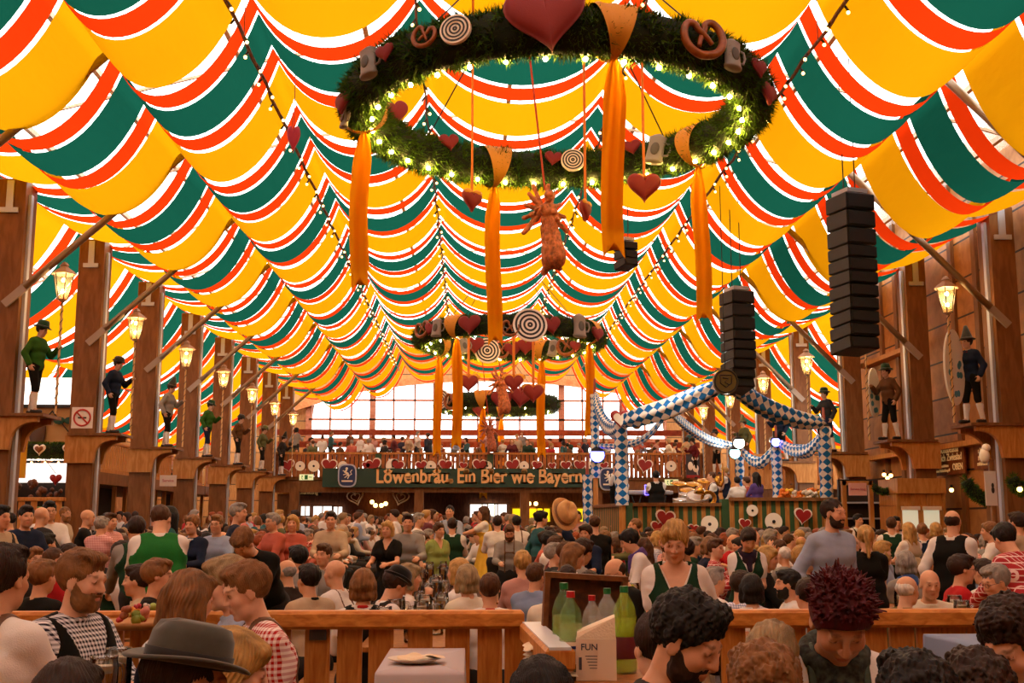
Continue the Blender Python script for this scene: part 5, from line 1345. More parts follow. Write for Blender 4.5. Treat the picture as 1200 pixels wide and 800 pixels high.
bd = wood('letter_board', '8a4a18', '6e3810', (1, 1, 1))
def wallboard(px, py, w, h, txt, lab):
    p = P(px, py, X=11.52); e = empty('sign', tuple(p), -pi/2 if False else -math.pi/2); tag(e, lab, 'sign'); MB().box((0, 0, 0), (w, .04, h)).build('panel', bd, e)
    for (s_, dx, dz, sz) in txt:
        t = text('lettering', s_, sz, WTX, e, depth=.004, offset=sz*.012); t.matrix_local = Matrix.Translation((dx, -.026, dz)) @ Matrix.Rotation(math.pi/2, 4, 'X')
wallboard(1113, 537, 1.75, .78, [('Boxlbeada', .0, .22, .27), ('v Sich Zwieslad', 0, .02, .24), ('und Spezialitäten', -.38, -.17, .1), ('vom Holzkohlengrill', -.38, -.28, .1), ('OBEN', .48, -.22, .22)], 'brown wall board with cream old style lettering by the second right console')
wallboard(1152, 535, .9, .55, [('s Mög', 0, .14, .16), ('geniess', 0, 0, .14), ('mitanand', 0, -.15, .14)], 'brown wall board with cream lettering partly behind the nearest right console')
signboard(360, 577, 54.5, 1.3, .28, [('Schänkung', 0, .24, 0)], 'dark board with gold lettering under the left end of the gallery', mat('board_dark', '2c1a10', .7), WTX, .1)
p = P(1161, 572, Y=20); e = empty('poster_post', (p.x, 20, 0)); tag(e, 'white narrow poster on a post by the right wall', 'poster'); MB().cyl((.06, .06, 0), (.06, .06, 2.6), .05, n=10).build('post', WC, e)
MB().box((0, 0, p.z), (.2, .03, .6)).build('poster_sheet', mat('poster_white', 'c8beb4', .6), e); b = MB(); b.ball((.03, -.02, p.z+.05), (.025, .01, .045), 8, 5); b.ball((.03, -.02, p.z-.03), (.03, .01, .06), 8, 5); b.build('printed_figure', BLK, e)
o = MB().ball((-.05, 0, 0), (.09, .09, .14), 12, 8).ball((-.02, -.02, .14), .075, 10, 6).mesh('bust', True); p = P(1156, 548, Y=19.9); o = link('white_bust', o, WHT, None, (p.x+.1, 20.06, 2.66)); tag(o, 'small white ornament on top of the poster post', 'ornament')
# garlands with ribbons on the right wall and bulbs
def garland(pts, r, lab, seed=0, tails=True, group='short fir garlands'):
    e = empty('hanging_garland', tuple(pts[0])); tag(e, lab, 'garland', group); o0 = Vector(pts[0]); rn = np.random.RandomState(seed)
    P_ = [Vector(p)-o0 for p in pts]; b = MB(); b.tube(P_, r*.8, n=8); b.build('garland_core', LEAF2, e, True)
    n = 900; V = []
    for i in range(n):
        u = rn.uniform(0, len(P_)-1.001); k = int(u); c = P_[k].lerp(P_[k+1], u-k); d = Vector(rn.normal(size=3)).normalized(); s = Vector(rn.normal(size=3)).cross(d).normalized()*.012
        V += [tuple(c+d*r*.7-s), tuple(c+d*r*.7+s), tuple(c+d*(r*1.3))]
    o = link('fir_twigs', npmesh('tw', V, T=np.arange(3*n).reshape(-1, 3), smooth=False), LEAF, e); o['kind'] = 'stuff'
    return e
def arc(px0, py0, px1, py1, sag, Y, n=9): return [P(px0+(px1-px0)*i/n, py0+(py1-py0)*i/n+sag*4*(i/n)*(1-i/n), Y=Y) for i in range(n+1)]
garland(arc(1024, 570, 1052, 566, 8, 27.5), .09, 'small fir garland hanging above the service frame', 1); garland(arc(1132, 563, 1158, 585, 6, 21), .13, 'fir garland on the right wall beside the white poster', 2); garland(arc(1186, 560, 1202, 572, 6, 20.5), .13, 'fir garland at the right edge of the view', 3)
for k, (px, py, Y) in enumerate(((1115, 574, 26.2), (1137, 574, 25.5), (1195, 573, 20.4), (1036, 556, 28), (1044, 557, 28), (1040, 560, 28.2))):
    p = P(px, py, Y=Y); e = empty('wall_bulb', tuple(p)); tag(e, 'warm bare bulb glowing %s' % ['above the booth end', 'on the wall right of the booth', 'at the right edge by the garland', 'left in the trio over the service frame', 'right in the trio over the service frame', 'lowest in the trio over the service frame'][k], 'bulb', 'warm wall bulbs'); MB().ball((0, 0, 0), .05, 10, 6).build('glass', BULBS, e, True); MB().cyl((0, 0, .04), (0, 0, .12), .03, n=8).build('socket', BLK, e)
for k, (px, Y) in enumerate(((1022, 29), (1045, 29.4))):
    pass
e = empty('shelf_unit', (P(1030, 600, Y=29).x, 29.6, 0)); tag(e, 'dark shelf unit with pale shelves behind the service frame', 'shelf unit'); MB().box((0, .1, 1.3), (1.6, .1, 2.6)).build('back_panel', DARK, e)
for z in (.5, .9, 1.3, 1.6, 2.0): MB().box((0, -.1, z), (1.5, .35, .04)).build('shelf', STEEL, e)
# ---------------------------------------------------------------- left aisle
YC = mat('yellow_curtain', 'd8a010', .8)
p0, p1 = P(40, 600, Y=31), P(90, 600, Y=31)
b = MB(); b.box((-13.2, 32.5, 4.35), (5.6, .1, 2.3)); tag(b.build('window_2', mat('lit_blind', 'f0efe8', .6, emit='fff8f0', es=1.1)), 'bright window band behind the left columns', kind='structure')
b = MB(); b.box((-16.9, 31, 3.4), (.1, 8, 2.4)); tag(b.build('window_3', MATS['lit_blind']), kind='structure')
e = empty('food_stall', (-10.95, 30.5, .58)); tag(e, 'timber food stall with figure frieze behind the first left columns', 'stall')
for x in (-1.2, 1.0): MB().box((x, 0, 1.7), (.22, .22, 4.9)).build('stall_post', WS, e)
MB().box((-.1, .1, 3.35), (2.2, .08, 1.15)).build('frieze_panel', mat('frieze_tan', 'b98a50', .7), e); b = MB(); b.box((-.1, -.0, 3.93), (2.4, .1, .08)); b.tube([(-1.2, 0, 2.8), (-.9, 0, 3.8), (-.5, 0, 3.2), (0, 0, 3.8), (.5, 0, 3.2), (.9, 0, 3.8)], .025, n=5); b.build('frieze_frame', BLK, e)
b = MB(); b.ball((-.35, 0, 3.3), (.22, .06, .5), 12, 8); b.ball((.6, 0, 3.25), (.16, .05, .4), 12, 8); b.build('frieze_figure', mat('figure_brown', '5a3c28', .7), e, True)
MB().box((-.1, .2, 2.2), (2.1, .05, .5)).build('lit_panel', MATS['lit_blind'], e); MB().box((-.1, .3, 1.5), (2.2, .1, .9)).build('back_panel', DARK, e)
b = MB()
for sg in (-1, 1): b.ball((.35+sg*.14, -.05, 3.55), (.16, .03, .1), 8, 5)
b.build('green_bow', mat('bow_green', '12402c', .7), e)
b = MB(); rn = random.Random(2)
for i in range(26): b.ball((rn.uniform(-1, .9), -.1, rn.uniform(1.5, 1.95)), rn.uniform(.05, .1), 6, 4)
b.build('bottles_and_toys', mat('stall_goods', '6a3a20', .6, noise=.8, nscale=4), e, True)
for x in (-1.0, -.2, .65): MB().box((x, -.35, 1.22), (.6, .2, .2), bev=.02).build('green_planter', mat('planter_green', '5a8a3c', .6), e)
g = empty('stall_garland', (-10.95, 30.15, 3.33)); tag(g, 'fat fir garland with gingerbread hearts and bulbs across the stall between the first left columns', 'garland')
b = MB(); b.tube([(-1.15, 0, 0), (0, 0, -.02), (1.15, 0, 0)], .2, n=12); b.build('garland_core', LEAF2, g, True); rnp = np.random.RandomState(9); n = 2500; u = rnp.uniform(-1.2, 1.2, n); a = rnp.uniform(0, 6.28, n); c = np.stack([u, .18*np.cos(a), .18*np.sin(a)], 1); dd = np.stack([rnp.normal(size=n)*.5, np.cos(a), np.sin(a)], 1); s = np.cross(dd, rnp.normal(size=(n, 3))); s /= np.linalg.norm(s, axis=1)[:, None]
V = np.stack([c-s*.012, c+s*.012, c+dd*.07], 1).reshape(-1, 3); o = link('fir_twigs', npmesh('tw', V, T=np.arange(3*n).reshape(-1, 3), smooth=False), LEAF, g); o['kind'] = 'stuff'
for x in (-.05, .68): h = link('gingerbread_heart', heart_mesh(.17, .1).mesh('gb', True), WHT, g, loc=(x, -.25, 0)); link('icing', heart_mesh(.12, .1).mesh('gb2', True), PRET, h, loc=(0, -.03, 0))
link('red_heart', heart_mesh(.17, .12).mesh('gb3', True), RED, g, loc=(.35, -.1, -.75)); MB().cyl((0, 0, -.2), (.35, -.1, -.6), .008, n=4).build('cord', BLK, g)
MB().lathe([(.22, -.12), (.23, .0), (.22, .12)], n=16, M=Matrix.Rotation(math.pi/2, 4, 'Y')).build('ribbon_wrap', YELD, g, True, loc=(-.75, 0, 0))
for i in range(14): link('bulb', bulb_me, None, g, loc=(-1.1+i*.17, -.2, -.25-.07*(i % 2)))
b = MB(); b.box((-10.95, 28.2, 3.2), (.55, .05, 1.3)); tag(b.build('yellow_curtain', YC), 'plain yellow cloth hanging beside the first left column', 'curtain')
def railing(name, p0, p1, z0, z1, lab, cat='railing', w=.13, gap=.24, m=None, top=.12, world=True, group=None):
    p0, p1 = Vector(p0), Vector(p1); d = p1-p0; L = d.length; ang = math.atan2(d.y, d.x); e = empty(name, (p0.x, p0.y, 0), ang); tag(e, lab, cat, group)
    m = m or WL; MB().box((L/2, 0, z1-.04), (L, top, .09), bev=.012).build('top_rail', m, e); MB().box((L/2, .0, z0+.12), (L, .05, .12)).build('bottom_rail', m, e)
    n = max(1, int(L/gap))
    me = MB().box((0, 0, (z0+z1)/2), (w, .035, z1-z0-.08), bev=.006).mesh('baluster'); me.materials.append(m)
    for i in range(n): link('baluster', me, None, e, loc=((i+.5)*L/n, 0, 0))
    return e
railing('balustrade', (-11.6, 27.2, 0), (-9.35, 27.2, 0), .6, 2.07, 'light wooden balustrade between the first two left columns', w=.14, gap=.27)
for k, (y0, y1) in enumerate(((33.5, 38), (38.5, 43), (43.5, 48), (48.5, 53))):
    e = railing('gallery_railing', (-11.0, y0, 0), (-11.0, y1, 0), 2.9, 3.95, 'wooden side gallery railing behind the left columns, %s stretch from the viewer' % ORD(k), gap=.22, w=.14, group='left side gallery railings')
    MB().box(((y1-y0)/2, 0, 2.8), (y1-y0+.4, .15, .35)).build('gallery_beam', WC, e)
for k, (y0, y1) in enumerate(((38.5, 43), (43.5, 48), (48.5, 53))):
    e = railing('gallery_railing', (12.4, y0, 0), (12.4, y1, 0), 2.9, 3.95, 'wooden side gallery railing behind the right columns, %s stretch from the viewer' % ORD(k), gap=.22, w=.14, group='right side gallery railings'); MB().box(((y1-y0)/2, 0, 2.8), (y1-y0+.4, .15, .35)).build('gallery_beam', WC, e)
e = railing('gallery_railing', (8.6, 38.3, 0), (12.3, 38.3, 0), 2.55, 3.75, 'wooden gallery railing between the right columns behind the bandstand flowers', gap=.22, w=.15, group='right side gallery railings')
b = MB(); b.box((-13.9, 43.2, 2.75), (5.6, 20, .2)); b.box((15.9, 44.5, 2.75), (7, 19, .2)); tag(b.build('floor_side_gallery', WC), kind='structure')
# stall rows under the side galleries
for k, y in enumerate((34.5, 39.5, 44.5, 49.5)):
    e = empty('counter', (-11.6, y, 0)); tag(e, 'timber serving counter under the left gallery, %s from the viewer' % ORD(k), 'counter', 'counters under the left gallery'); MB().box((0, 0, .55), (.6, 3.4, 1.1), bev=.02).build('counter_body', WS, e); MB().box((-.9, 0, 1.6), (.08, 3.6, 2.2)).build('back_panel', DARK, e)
    for q in (-1.2, 0, 1.2): MB().box((0, q, 1.9), (.12, .12, 1.7)).build('counter_post', WL, e)
# lit kitchen windows at the very back and warm wall lamps
LITY = mat('lit_yellow', 'e8d020', .5, emit='f0d810', es=.9); LITW = MATS['lit_blind']
for k, (px, w_, m_, py, h_) in enumerate(((378, 1.0, LITW, 602, .85), (396, .5, LITW, 602, .8), (358, .5, LITW, 598, .5), (495, 1.4, LITW, 606, .4), (565, 1.3, LITW, 598, .7), (583, 1.0, LITW, 598, .7), (618, 1.6, LITY, 603, .7), (637, .7, LITY, 603, .7), (676, .9, LITY, 603, .7))):
    p = P(px, py, Y=60.2); e = empty('lit_hatch', tuple(p)); tag(e, 'bright serving hatch in the rear wall, %s from the left' % ORD(k), 'hatch', 'bright hatches in the rear wall')
    MB().box((0, 0, 0), (w_, .05, h_)).build('lit_pane', m_, e); b = MB(); b.box((0, -.04, 0), (.05, .03, h_)); b.box((0, -.04, h_/2), (w_+.1, .05, .07)); b.box((-w_/2, -.04, 0), (.06, .05, h_)); b.box((w_/2, -.04, 0), (.06, .05, h_)); b.build('hatch_frame', WS, e)
for k, (px, py) in enumerate(((440, 592), (447, 592), (620, 590), (628, 590), (660, 590), (692, 591), (699, 591), (436, 588), (452, 590), (616, 593))):
    p = P(px, py, Y=59.8); e = empty('wall_lamp', tuple(p)); tag(e, 'small warm lamp on the rear wall, %s from the left or above' % ORD(k), 'wall lamp', 'warm lamps on the rear wall'); MB().ball((0, 0, 0), .11, 8, 6).build('glass', BULBS, e, True); MB().cyl((0, 0, 0), (0, .25, .1), .03, n=6).build('bracket', BLK, e)
for k, (px, py) in enumerate(((417, 583), (469, 583))):
    p = P(px, py, Y=54); e = empty('outline_heart', tuple(p), 0); tag(e, 'white heart outline hanging under the gallery, %s one' % ['left', 'right'][k], 'heart ornament', 'heart outlines under the gallery'); b = MB(); b.tube([(x, 0, z) for x, z in heart(.4, 30)], .035, n=6, closed=True); b.tube([(x, 0, z) for x, z in heart(.22, 24)], .02, n=5, closed=True); b.v = [tuple(Matrix.Rotation(.3*(1 if k else -1), 4, 'Y') @ Vector(v)) for v in b.v]; b.build('outline', WHT, e); MB().cyl((0, 0, .3), (0, 0, 3.3-p.z+.1), .008, n=4).build('cord', BLK, e)
# ================================================================ railing box, side boards, tables and the things on them
RY = 6.0
GLS = bpy.data.materials.new('clear_glass'); GLS.use_nodes = True
def _gl():
    nt = GLS.node_tree; N = nt.nodes; L = nt.links
    for n in list(N): N.remove(n)
    o = N.new('ShaderNodeOutputMaterial'); a = N.new('ShaderNodeBsdfTransparent'); a.inputs[0].default_value = (.93, .95, .93, 1); g = N.new('ShaderNodeBsdfGlossy'); g.inputs['Roughness'].default_value = .08
    f = N.new('ShaderNodeFresnel'); f.inputs[0].default_value = 1.5; ad = N.new('ShaderNodeMath'); ad.operation = 'MULTIPLY_ADD'; ad.inputs[1].default_value = 1.0; ad.inputs[2].default_value = .10; L.new(f.outputs[0], ad.inputs[0])
    m = N.new('ShaderNodeMixShader'); L.new(ad.outputs[0], m.inputs[0]); L.new(a.outputs[0], m.inputs[1]); L.new(g.outputs[0], m.inputs[2]); L.new(m.outputs[0], o.inputs[0])
_gl()
RW = wood('rail_wood', 'd08a3c', 'a8621f', (2, 6, 6)); RWV = wood('baluster_wood', 'c8843a', 'a4601e', (6, 6, .8))
def fence(x0, x1, lab, xs=None, w=.19, zt=1.06, y=RY, z0=.0):
    a, c = P(x0, 720, Y=y).x, P(x1, 720, Y=y).x; e = empty('railing', (a, y, 0)); tag(e, lab, 'railing')
    MB().box(((c-a)/2, 0, zt-.045), (c-a, .11, .09), bev=.015).build('top_rail', RW, e); MB().box(((c-a)/2, .05, .16), (c-a, .05, .14), bev=.01).build('bottom_rail', RW, e)
    me = MB().box((0, 0, 0), (w, .03, zt-.14), bev=.008).mesh('baluster'); me.materials.append(RWV)
    for px in xs: link('baluster', me, None, e, loc=(P(px, 760, Y=y).x-a, .035, (zt-.1)/2+.05))
    return e
f1 = fence(-30, 614, 'light wooden railing with broad balusters running across the front left and middle', [8, 50, 90, 127, 165, 205, 245, 285, 325, 371, 409, 446, 492, 536, 574, 606], w=.125)
MB().box((P(372, 739, Y=RY-.02).x-f1.location.x, -.0, P(372, 743, Y=RY-.02).z), (.085, .012, .06)).build('small_photo', mat('photo_dark', '2c2624', .4), f1)
f2 = fence(849, 1240, 'light wooden railing with broad balusters running across the front right', [861, 897, 932, 964, 996, 1028, 1060, 1092, 1121, 1151, 1183, 1215], w=.125)
a, c = P(613, 722, Y=RY-.05), P(641, 765, Y=4.75)
e = railing('side_railing', (a.x+.04, RY-.1, 0), (c.x+.05, 4.7, 0), 0, 1.0, 'short side railing coming toward the viewer beside the bottles', w=.16, gap=.3, m=RWV); 
MB().box((.6, 0, 1.004), (1.2, .09, .012)).build('highlight_strip', mat('painted_highlight', 'c8ccd4', .3), e)  # pale strip paints the highlight along the top of the rail
# side board with crate and bottles
SB = wood('board_top', 'a06428', '7c4818', (3, 3, 3))
def board(name, x0, x1, y0, y1, z, lab, m=SB):
    e = empty(name, ((x0+x1)/2, (y0+y1)/2, 0)); tag(e, lab, 'side table'); MB().box((0, 0, z-.02), (x1-x0, y1-y0, .04), bev=.006).build('table_top', m, e)
    for sx in (-1, 1):
        for sy in (-1, 1): MB().box((sx*((x1-x0)/2-.05), sy*((y1-y0)/2-.05), (z-.04)/2), (.06, .06, z-.04)).build('leg', RWV, e)
    return e
xl, xr = P(620, 750, Y=5.2).x+.06, P(772, 750, Y=5.2).x
board('side_table', xl, xr, 4.72, 5.85, .86, 'wooden side table in the railing gap carrying bottles, napkins and the tilted tray')
TRAY = wood('tray_wood', '5a3014', '3c1f0c', (3, 3, 3))
a, c = P(635, 684, Y=5.75), P(730, 695, Y=5.6); e = empty('serving_tray', ((a.x+c.x)/2, 5.7, .86), .05); tag(e, 'dark brown wooden tray standing on its edge behind the bottles', 'tray'); w, h = c.x-a.x, .36
M = Matrix.Rotation(.06, 4, 'Y'); b = MB(); b.box((0, .03, h/2+.03), (w, .02, h)); b.v = [tuple(M @ Vector(v)) for v in b.v]; b.build('tray_panel', TRAY, e)
b = MB(); b.box((0, 0, h+.02), (w+.03, .07, .025)); b.box((0, 0, .045), (w+.03, .07, .025)); b.box((-w/2, 0, h/2+.03), (.025, .07, h)); b.box((w/2, 0, h/2+.03), (.025, .07, h)); b.v = [tuple(M @ Vector(v)) for v in b.v]; b.build('tray_rim', wood('tray_rim', '7a4a20', '5c3414', (3, 3, 3)), e)
def bottle(px, Y, sc, lab, liq, cap, labelc=None, dark=None, tint='glass_green'):
    p = P(px, 740, Y=Y); e = empty('bottle', (p.x, Y, .86)); tag(e, lab, 'bottle', 'plastic drink bottles on the side table'); q = [(.001, .0), (.042, .0), (.046, .02), (.046, .10), (.043, .12), (.046, .14), (.046, .21), (.038, .25), (.018, .285), (.0145, .30), (.0145, .315), (.001, .315)]
    TG = {'glass_green': ('6a9a60', .28), 'glass_clear': ('c8d4d0', .3), 'glass_lime': ('a8d040', .35)}[tint]
    b = MB(); b.lathe([(r*sc, z*sc) for r, z in q], n=24); b.build('bottle_body', mat(tint, TG[0], .12, alpha=TG[1]), e, True)
    if liq: b = MB(); b.lathe([(r*.95*sc, z*sc+.001) for r, z in [(.001, .003), (.041, .005), (.045, .02), (.045, .10), (.042, .12), (.045, .14), (.045, .2), (.001, .2)]], n=24); b.build('drink', mat('drink_'+liq, liq, .2, alpha=.4), e, True)
    b = MB(); b.lathe([(.001, .298), (.0165, .298), (.0165, .322), (.001, .322)], n=16); b.v = [(x*sc, y*sc, z*sc) for x, y, z in b.v]; b.build('cap', mat('cap_'+cap, cap, .4), e)
    if labelc:
        b = MB(); b.lathe([(.0465, .055), (.0468, .056), (.0468, .135), (.0465, .136)], n=24); b.v = [(x*sc, y*sc, z*sc) for x, y, z in b.v]; b.f = b.f[:-2]; lb = b.build('paper_label', mat('label_'+labelc, labelc, .5), e, True)
    return e
bt = bottle(661, 5.25, 1.16, 'green tinted bottle with a green cap, partly behind the red capped one', 'b8cc48', '0e6a34')
bt = bottle(669, 4.95, 1.10, 'green tinted bottle with a red cap and a red and white paper label', 'c8d880', 'b01420', 'e0d0b8')
MB().box((-.028, -.0455, .1), (.018, .012, .09)).build('red_stripe', mat('label_red', 'b01420', .5), bt); t = text('numeral', '2l', .022, MATS['label_red'], bt, depth=.001); t.matrix_local = Matrix.Translation((.005, -.0535, .09)) @ Matrix.Rotation(math.pi/2, 4, 'X'); MB().box((.008, -.05, .128), (.036, .006, .012)).build('blue_band', mat('label_blue', '1c2c6a', .5), bt)
t = text('lettering', 'Sinalco', .016, WHT, bt, depth=.001); t.matrix_local = Matrix.Translation((-.028, -.0525, .1)) @ Matrix.Rotation(math.pi/2, 4, 'X') @ Matrix.Rotation(math.pi/2, 4, 'Z')
bt = bottle(732, 5.1, 1.14, 'lime coloured bottle with green cap and dark red label at the right table end', 'b8d020', '0e6a34', '5c1420', tint='glass_lime')
bottle(694, 5.3, .98, 'clear bottle with a red cap behind the napkin box', None, 'b01420', tint='glass_clear'); bottle(712, 5.4, 1.06, 'clear bottle with a green cap behind the napkin box', None, '0e6a34', tint='glass_clear')
def mug_meshes():
    g = MB(); g.lathe([(.001, 0), (.048, 0), (.052, .01), (.050, .03), (.054, .05), (.055, .16), (.050, .19), (.053, .20), (.050, .20), (.046, .19), (.050, .16), (.049, .05), (.001, .02)], n=20); g.tube([(.052, 0, .165), (.085, 0, .16), (.095, 0, .13), (.092, 0, .08), (.075, 0, .05), (.052, 0, .05)], .009, n=8)
    b = MB(); b.lathe([(.001, .022), (.047, .022), (.048, .14), (.001, .14)], n=16); f = MB(); f.lathe([(.001, .14), (.048, .14), (.047, .165), (.001, .168)], n=16)
    return g.mesh('mug_glass', True), b.mesh('beer', True), f.mesh('foam', True)
MG, MBR, MF = mug_meshes(); BEER = mat('beer_amber', 'c87a14', .2, alpha=.9); FOAM = mat('beer_foam', 'e8dcc8', .8)
mugn = [0]
def mug(x, y, z, lab, full=True, group='glass beer mugs on the tables'):
    e = empty('beer_mug', (x, y, z), random.uniform(0, 6)); tag(e, lab, 'mug', group); link('glass', MG, GLS, e)
    if full: link('beer', MBR, BEER, e); link('foam', MF, FOAM, e)
    return e
p = P(703, 730, Y=5.5); mug(p.x, 5.55, .86, 'empty glass mug standing between the bottles behind the napkin box', False)
p = P(700, 760, Y=4.85); e = empty('napkin_box', (p.x, 4.9, .86), -.1); tag(e, 'cream carton of napkins printed FUN with an open slanted top', 'box'); MB().box((0, 0, .085), (.165, .12, .17), bev=.003).build('carton', mat('carton', 'd8c4a8', .7), e)
b = MB(); b.add([(-.08, -.06, .17), (.08, -.06, .17), (.08, .06, .17), (-.08, .06, .17), (-.078, -.05, .19), (.078, -.05, .255), (.078, .05, .26), (-.078, .05, .195)], [(0, 1, 5, 4), (1, 2, 6, 5), (2, 3, 7, 6), (3, 0, 4, 7), (4, 5, 6, 7)]); b.build('napkins', mat('napkin', 'dcc8a8', .9, bump=.3, bscale=90), e)
t = text('lettering', 'FUN', .036, mat('print_grey', '3c4050', .6), e, depth=.001, offset=.0006); t.matrix_local = Matrix.Translation((-.028, -.0612, .135)) @ Matrix.Rotation(math.pi/2, 4, 'X'); b = MB()
for k in range(5): b.box((-.02+.002*k, -.0607, .10-.012*k), (.05-.005*k, .001, .003))
b.box((-.065, -.0607, .07), (.012, .001, .05)); b.build('small_print', MATS['print_grey'], e)
# stacked plates under a napkin, crumpled napkins
p = P(640, 735, Y=5.45); e = empty('plate_stack_cover', (p.x+.01, 5.3, .86)); tag(e, 'cream folded cloth lying over stacked plates left of the bottles', 'folded cloth')
b = MB()
for k in range(4): b.lathe([(.001, .006+.018*k), (.09, .006+.018*k), (.125, .02+.018*k), (.12, .024+.018*k), (.001, .012+.018*k)], n=28)
b.build('plates', mat('porcelain', 'c8bca8', .3), e, True)
def crumple(w, d, h, n=26, seed=0, fr=30, amp=.02, drop=0):
    V = []; rn = np.random.RandomState(seed)
    for i in range(n+1):
        for j in range(n+1):
            x, y = (i/n-.5)*w, (j/n-.5)*d; z = h+float(pnoise((np.array(x), np.array(y), np.array(0.)), fr, seed))*amp
            r = max(abs(x)/(w/2), abs(y)/(d/2)); z -= drop*max(0, r-.8)*5*.2
            V.append((x+.004*math.sin(y*60), y+.004*math.sin(x*70), z))
    return V, [(i*(n+1)+j, i*(n+1)+j+1, (i+1)*(n+1)+j+1, (i+1)*(n+1)+j) for i in range(n) for j in range(n)]
b = MB(); b.add(*crumple(.24, .22, .10, seed=3, drop=.06)); b.build('cloth', MATS['napkin'], e, True)
p = P(655, 765, Y=4.85); b = MB(); b.add(*crumple(.15, .1, .02, seed=4, amp=.018, fr=60)); o = b.build('crumpled_napkin', MATS['napkin'], None, True, loc=(p.x, 4.85, .87)); tag(o, 'crumpled cream napkin in front of the red capped bottle', 'napkin')
# clothed side tables in front of the railing
def clothed(x0, x1, y0, y1, z, lab, col, name='side_table'):
    e = board(name, x0, x1, y0, y1, z, lab); 
    b = MB(); n = 30; v = []; W, D = (x1-x0)/2+.015, (y1-y0)/2+.015; per = []
    for i in range(n*4):
        s, t = divmod(i, n); t = t/n*2-1
        per.append([(t*W, -D), (W, t*D), (-t*W, D), (-W, -t*D)][s])
    for k, (q, dz) in enumerate(((0, .012), (1, .012), (1.01, 0), (1.05, -.25), (1.08, -.45))):
        for i, (x, y) in enumerate(per):
            r = 1+.018*math.sin(i*.55)*(k > 2)*(k-2); v.append((x*q*r, y*q*r, z+dz))
    m = n*4; b.add(v, [(k*m+i, k*m+(i+1) % m, (k+1)*m+(i+1) % m, (k+1)*m+i) for k in range(4) for i in range(m)]); o = b.build('tablecloth', col, None, True, loc=tuple(e.location)); return e, o
CL1 = mat('tablecloth_lilac', 'b8aeb0', .9); CL2 = mat('tablecloth_blue', '7c8ca8', .9)
p0, p1 = P(462, 762, Y=5.75), P(541, 762, Y=5.75)
e, o = clothed(P(444, 800, Y=4.9).x, p1.x, 4.9, 5.8, .88, 'side table under the lilac grey cloth before the railing', CL1); tag(o, 'lilac grey tablecloth hanging over the side table in front of the middle railing', 'tablecloth')
p = P(485, 785, Y=5.15); e = empty('plate', (p.x, 5.2, .893)); tag(e, 'white plate with crumpled napkin on the lilac tablecloth', 'plate'); MB().lathe([(.001, .004), (.07, .004), (.115, .02), (.118, .024), (.07, .012), (.001, .01)], n=32).build('dish', MATS['porcelain'], e, True); b = MB(); b.add(*crumple(.2, .14, .02, seed=8, amp=.016, fr=70)); b.build('napkin', MATS['napkin'], e, True, loc=(.03, 0, .01))
e, o = clothed(P(1128, 760, Y=5.3).x, P(1190, 760, Y=5.3).x, 4.9, 5.7, .95, 'side table under the blue grey cloth before the right railing', CL2); tag(o, 'blue grey tablecloth over the side table in front of the right railing', 'tablecloth')
# main table of the near party and mugs
def beer_table(x, y, L, lab, z=.77, w=.6, rz=0, name='beer_table', group=None):
    e = empty(name, (x, y, 0), rz); tag(e, lab, 'table', group); MB().box((0, 0, z-.015), (w, L, .03), bev=.004).build('table_top', SB, e)
    for sy in (-1, 1):
        b = MB(); b.box((-w*.38, sy*L*.38, (z-.03)/2), (.04, .04, z-.03)); b.box((w*.38, sy*L*.38, (z-.03)/2), (.04, .04, z-.03)); b.box((0, sy*L*.38, .35), (w*.76, .03, .04)); b.build('leg_frame', STEEL, e)
    return e
def bench(x, y, L, lab, rz=0, group=None):
    e = empty('bench', (x, y, 0), rz); tag(e, lab, 'bench', group); MB().box((0, 0, .43), (.26, L, .03), bev=.004).build('seat', SB, e)
    for sy in (-1, 1): MB().box((0, sy*L*.38, .21), (.22, .04, .42)).build('leg_frame', STEEL, e)
    return e
p = P(133, 790, Y=4.6); beer_table(p.x+.05, 4.35, 1.5, 'near beer table at the left carrying the full mugs', .80, .55)
for (px, py, Y, l) in ((122, 770, 4.55, 'full beer mug nearest the bearded man in the black vest'), (139, 762, 4.85, 'half empty beer mug just behind the full one at the left')): p = P(px, py, Y=Y); mug(p.x, Y, .80, l)
# bread and vegetable platter on a board by the railing
p = P(157, 735, Y=5.7); e = empty('snack_platter', (p.x, 5.75, 1.0)); tag(e, 'snack platter heaped with vegetables and bread on the railing ledge', 'platter'); MB().lathe([(.001, 0), (.16, 0), (.19, .02), (.19, .035), (.15, .015), (.001, .015)], n=32).build('platter', mat('basket', 'a8743c', .7), e, True); MB().cyl((0, 0, -.98), (0, 0, 0), .03, n=8).build('stand', RWV, e)
rn = random.Random(4)
for k, (nm, c, r) in enumerate((('lettuce', '8aa040', .045), ('pepper_piece', 'd88a20', .035), ('radish', 'b03040', .022), ('tomato', 'a82818', .028), ('cheese_piece', 'd8c070', .03), ('radish', 'd8c8c0', .022), ('cucumber_piece', '6a8a3a', .026), ('bread_piece', '8a4a28', .04), ('lettuce', '9ab050', .045), ('radish', 'b03040', .022), ('ham_slice', 'c88070', .035))):
    a = k*2.4; q = .015+.010*k; bb = MB()
    for t in range(4): bb.ball((rn.uniform(-.5, .5)*r, rn.uniform(-.5, .5)*r, rn.uniform(0, .8)*r), r*rn.uniform(.35, .6), 8, 6)
    bb.build(nm, mat('food_'+c, c, .6), e, True, loc=(q*math.cos(a), q*.8*math.sin(a), .03+.03*(k % 3)))
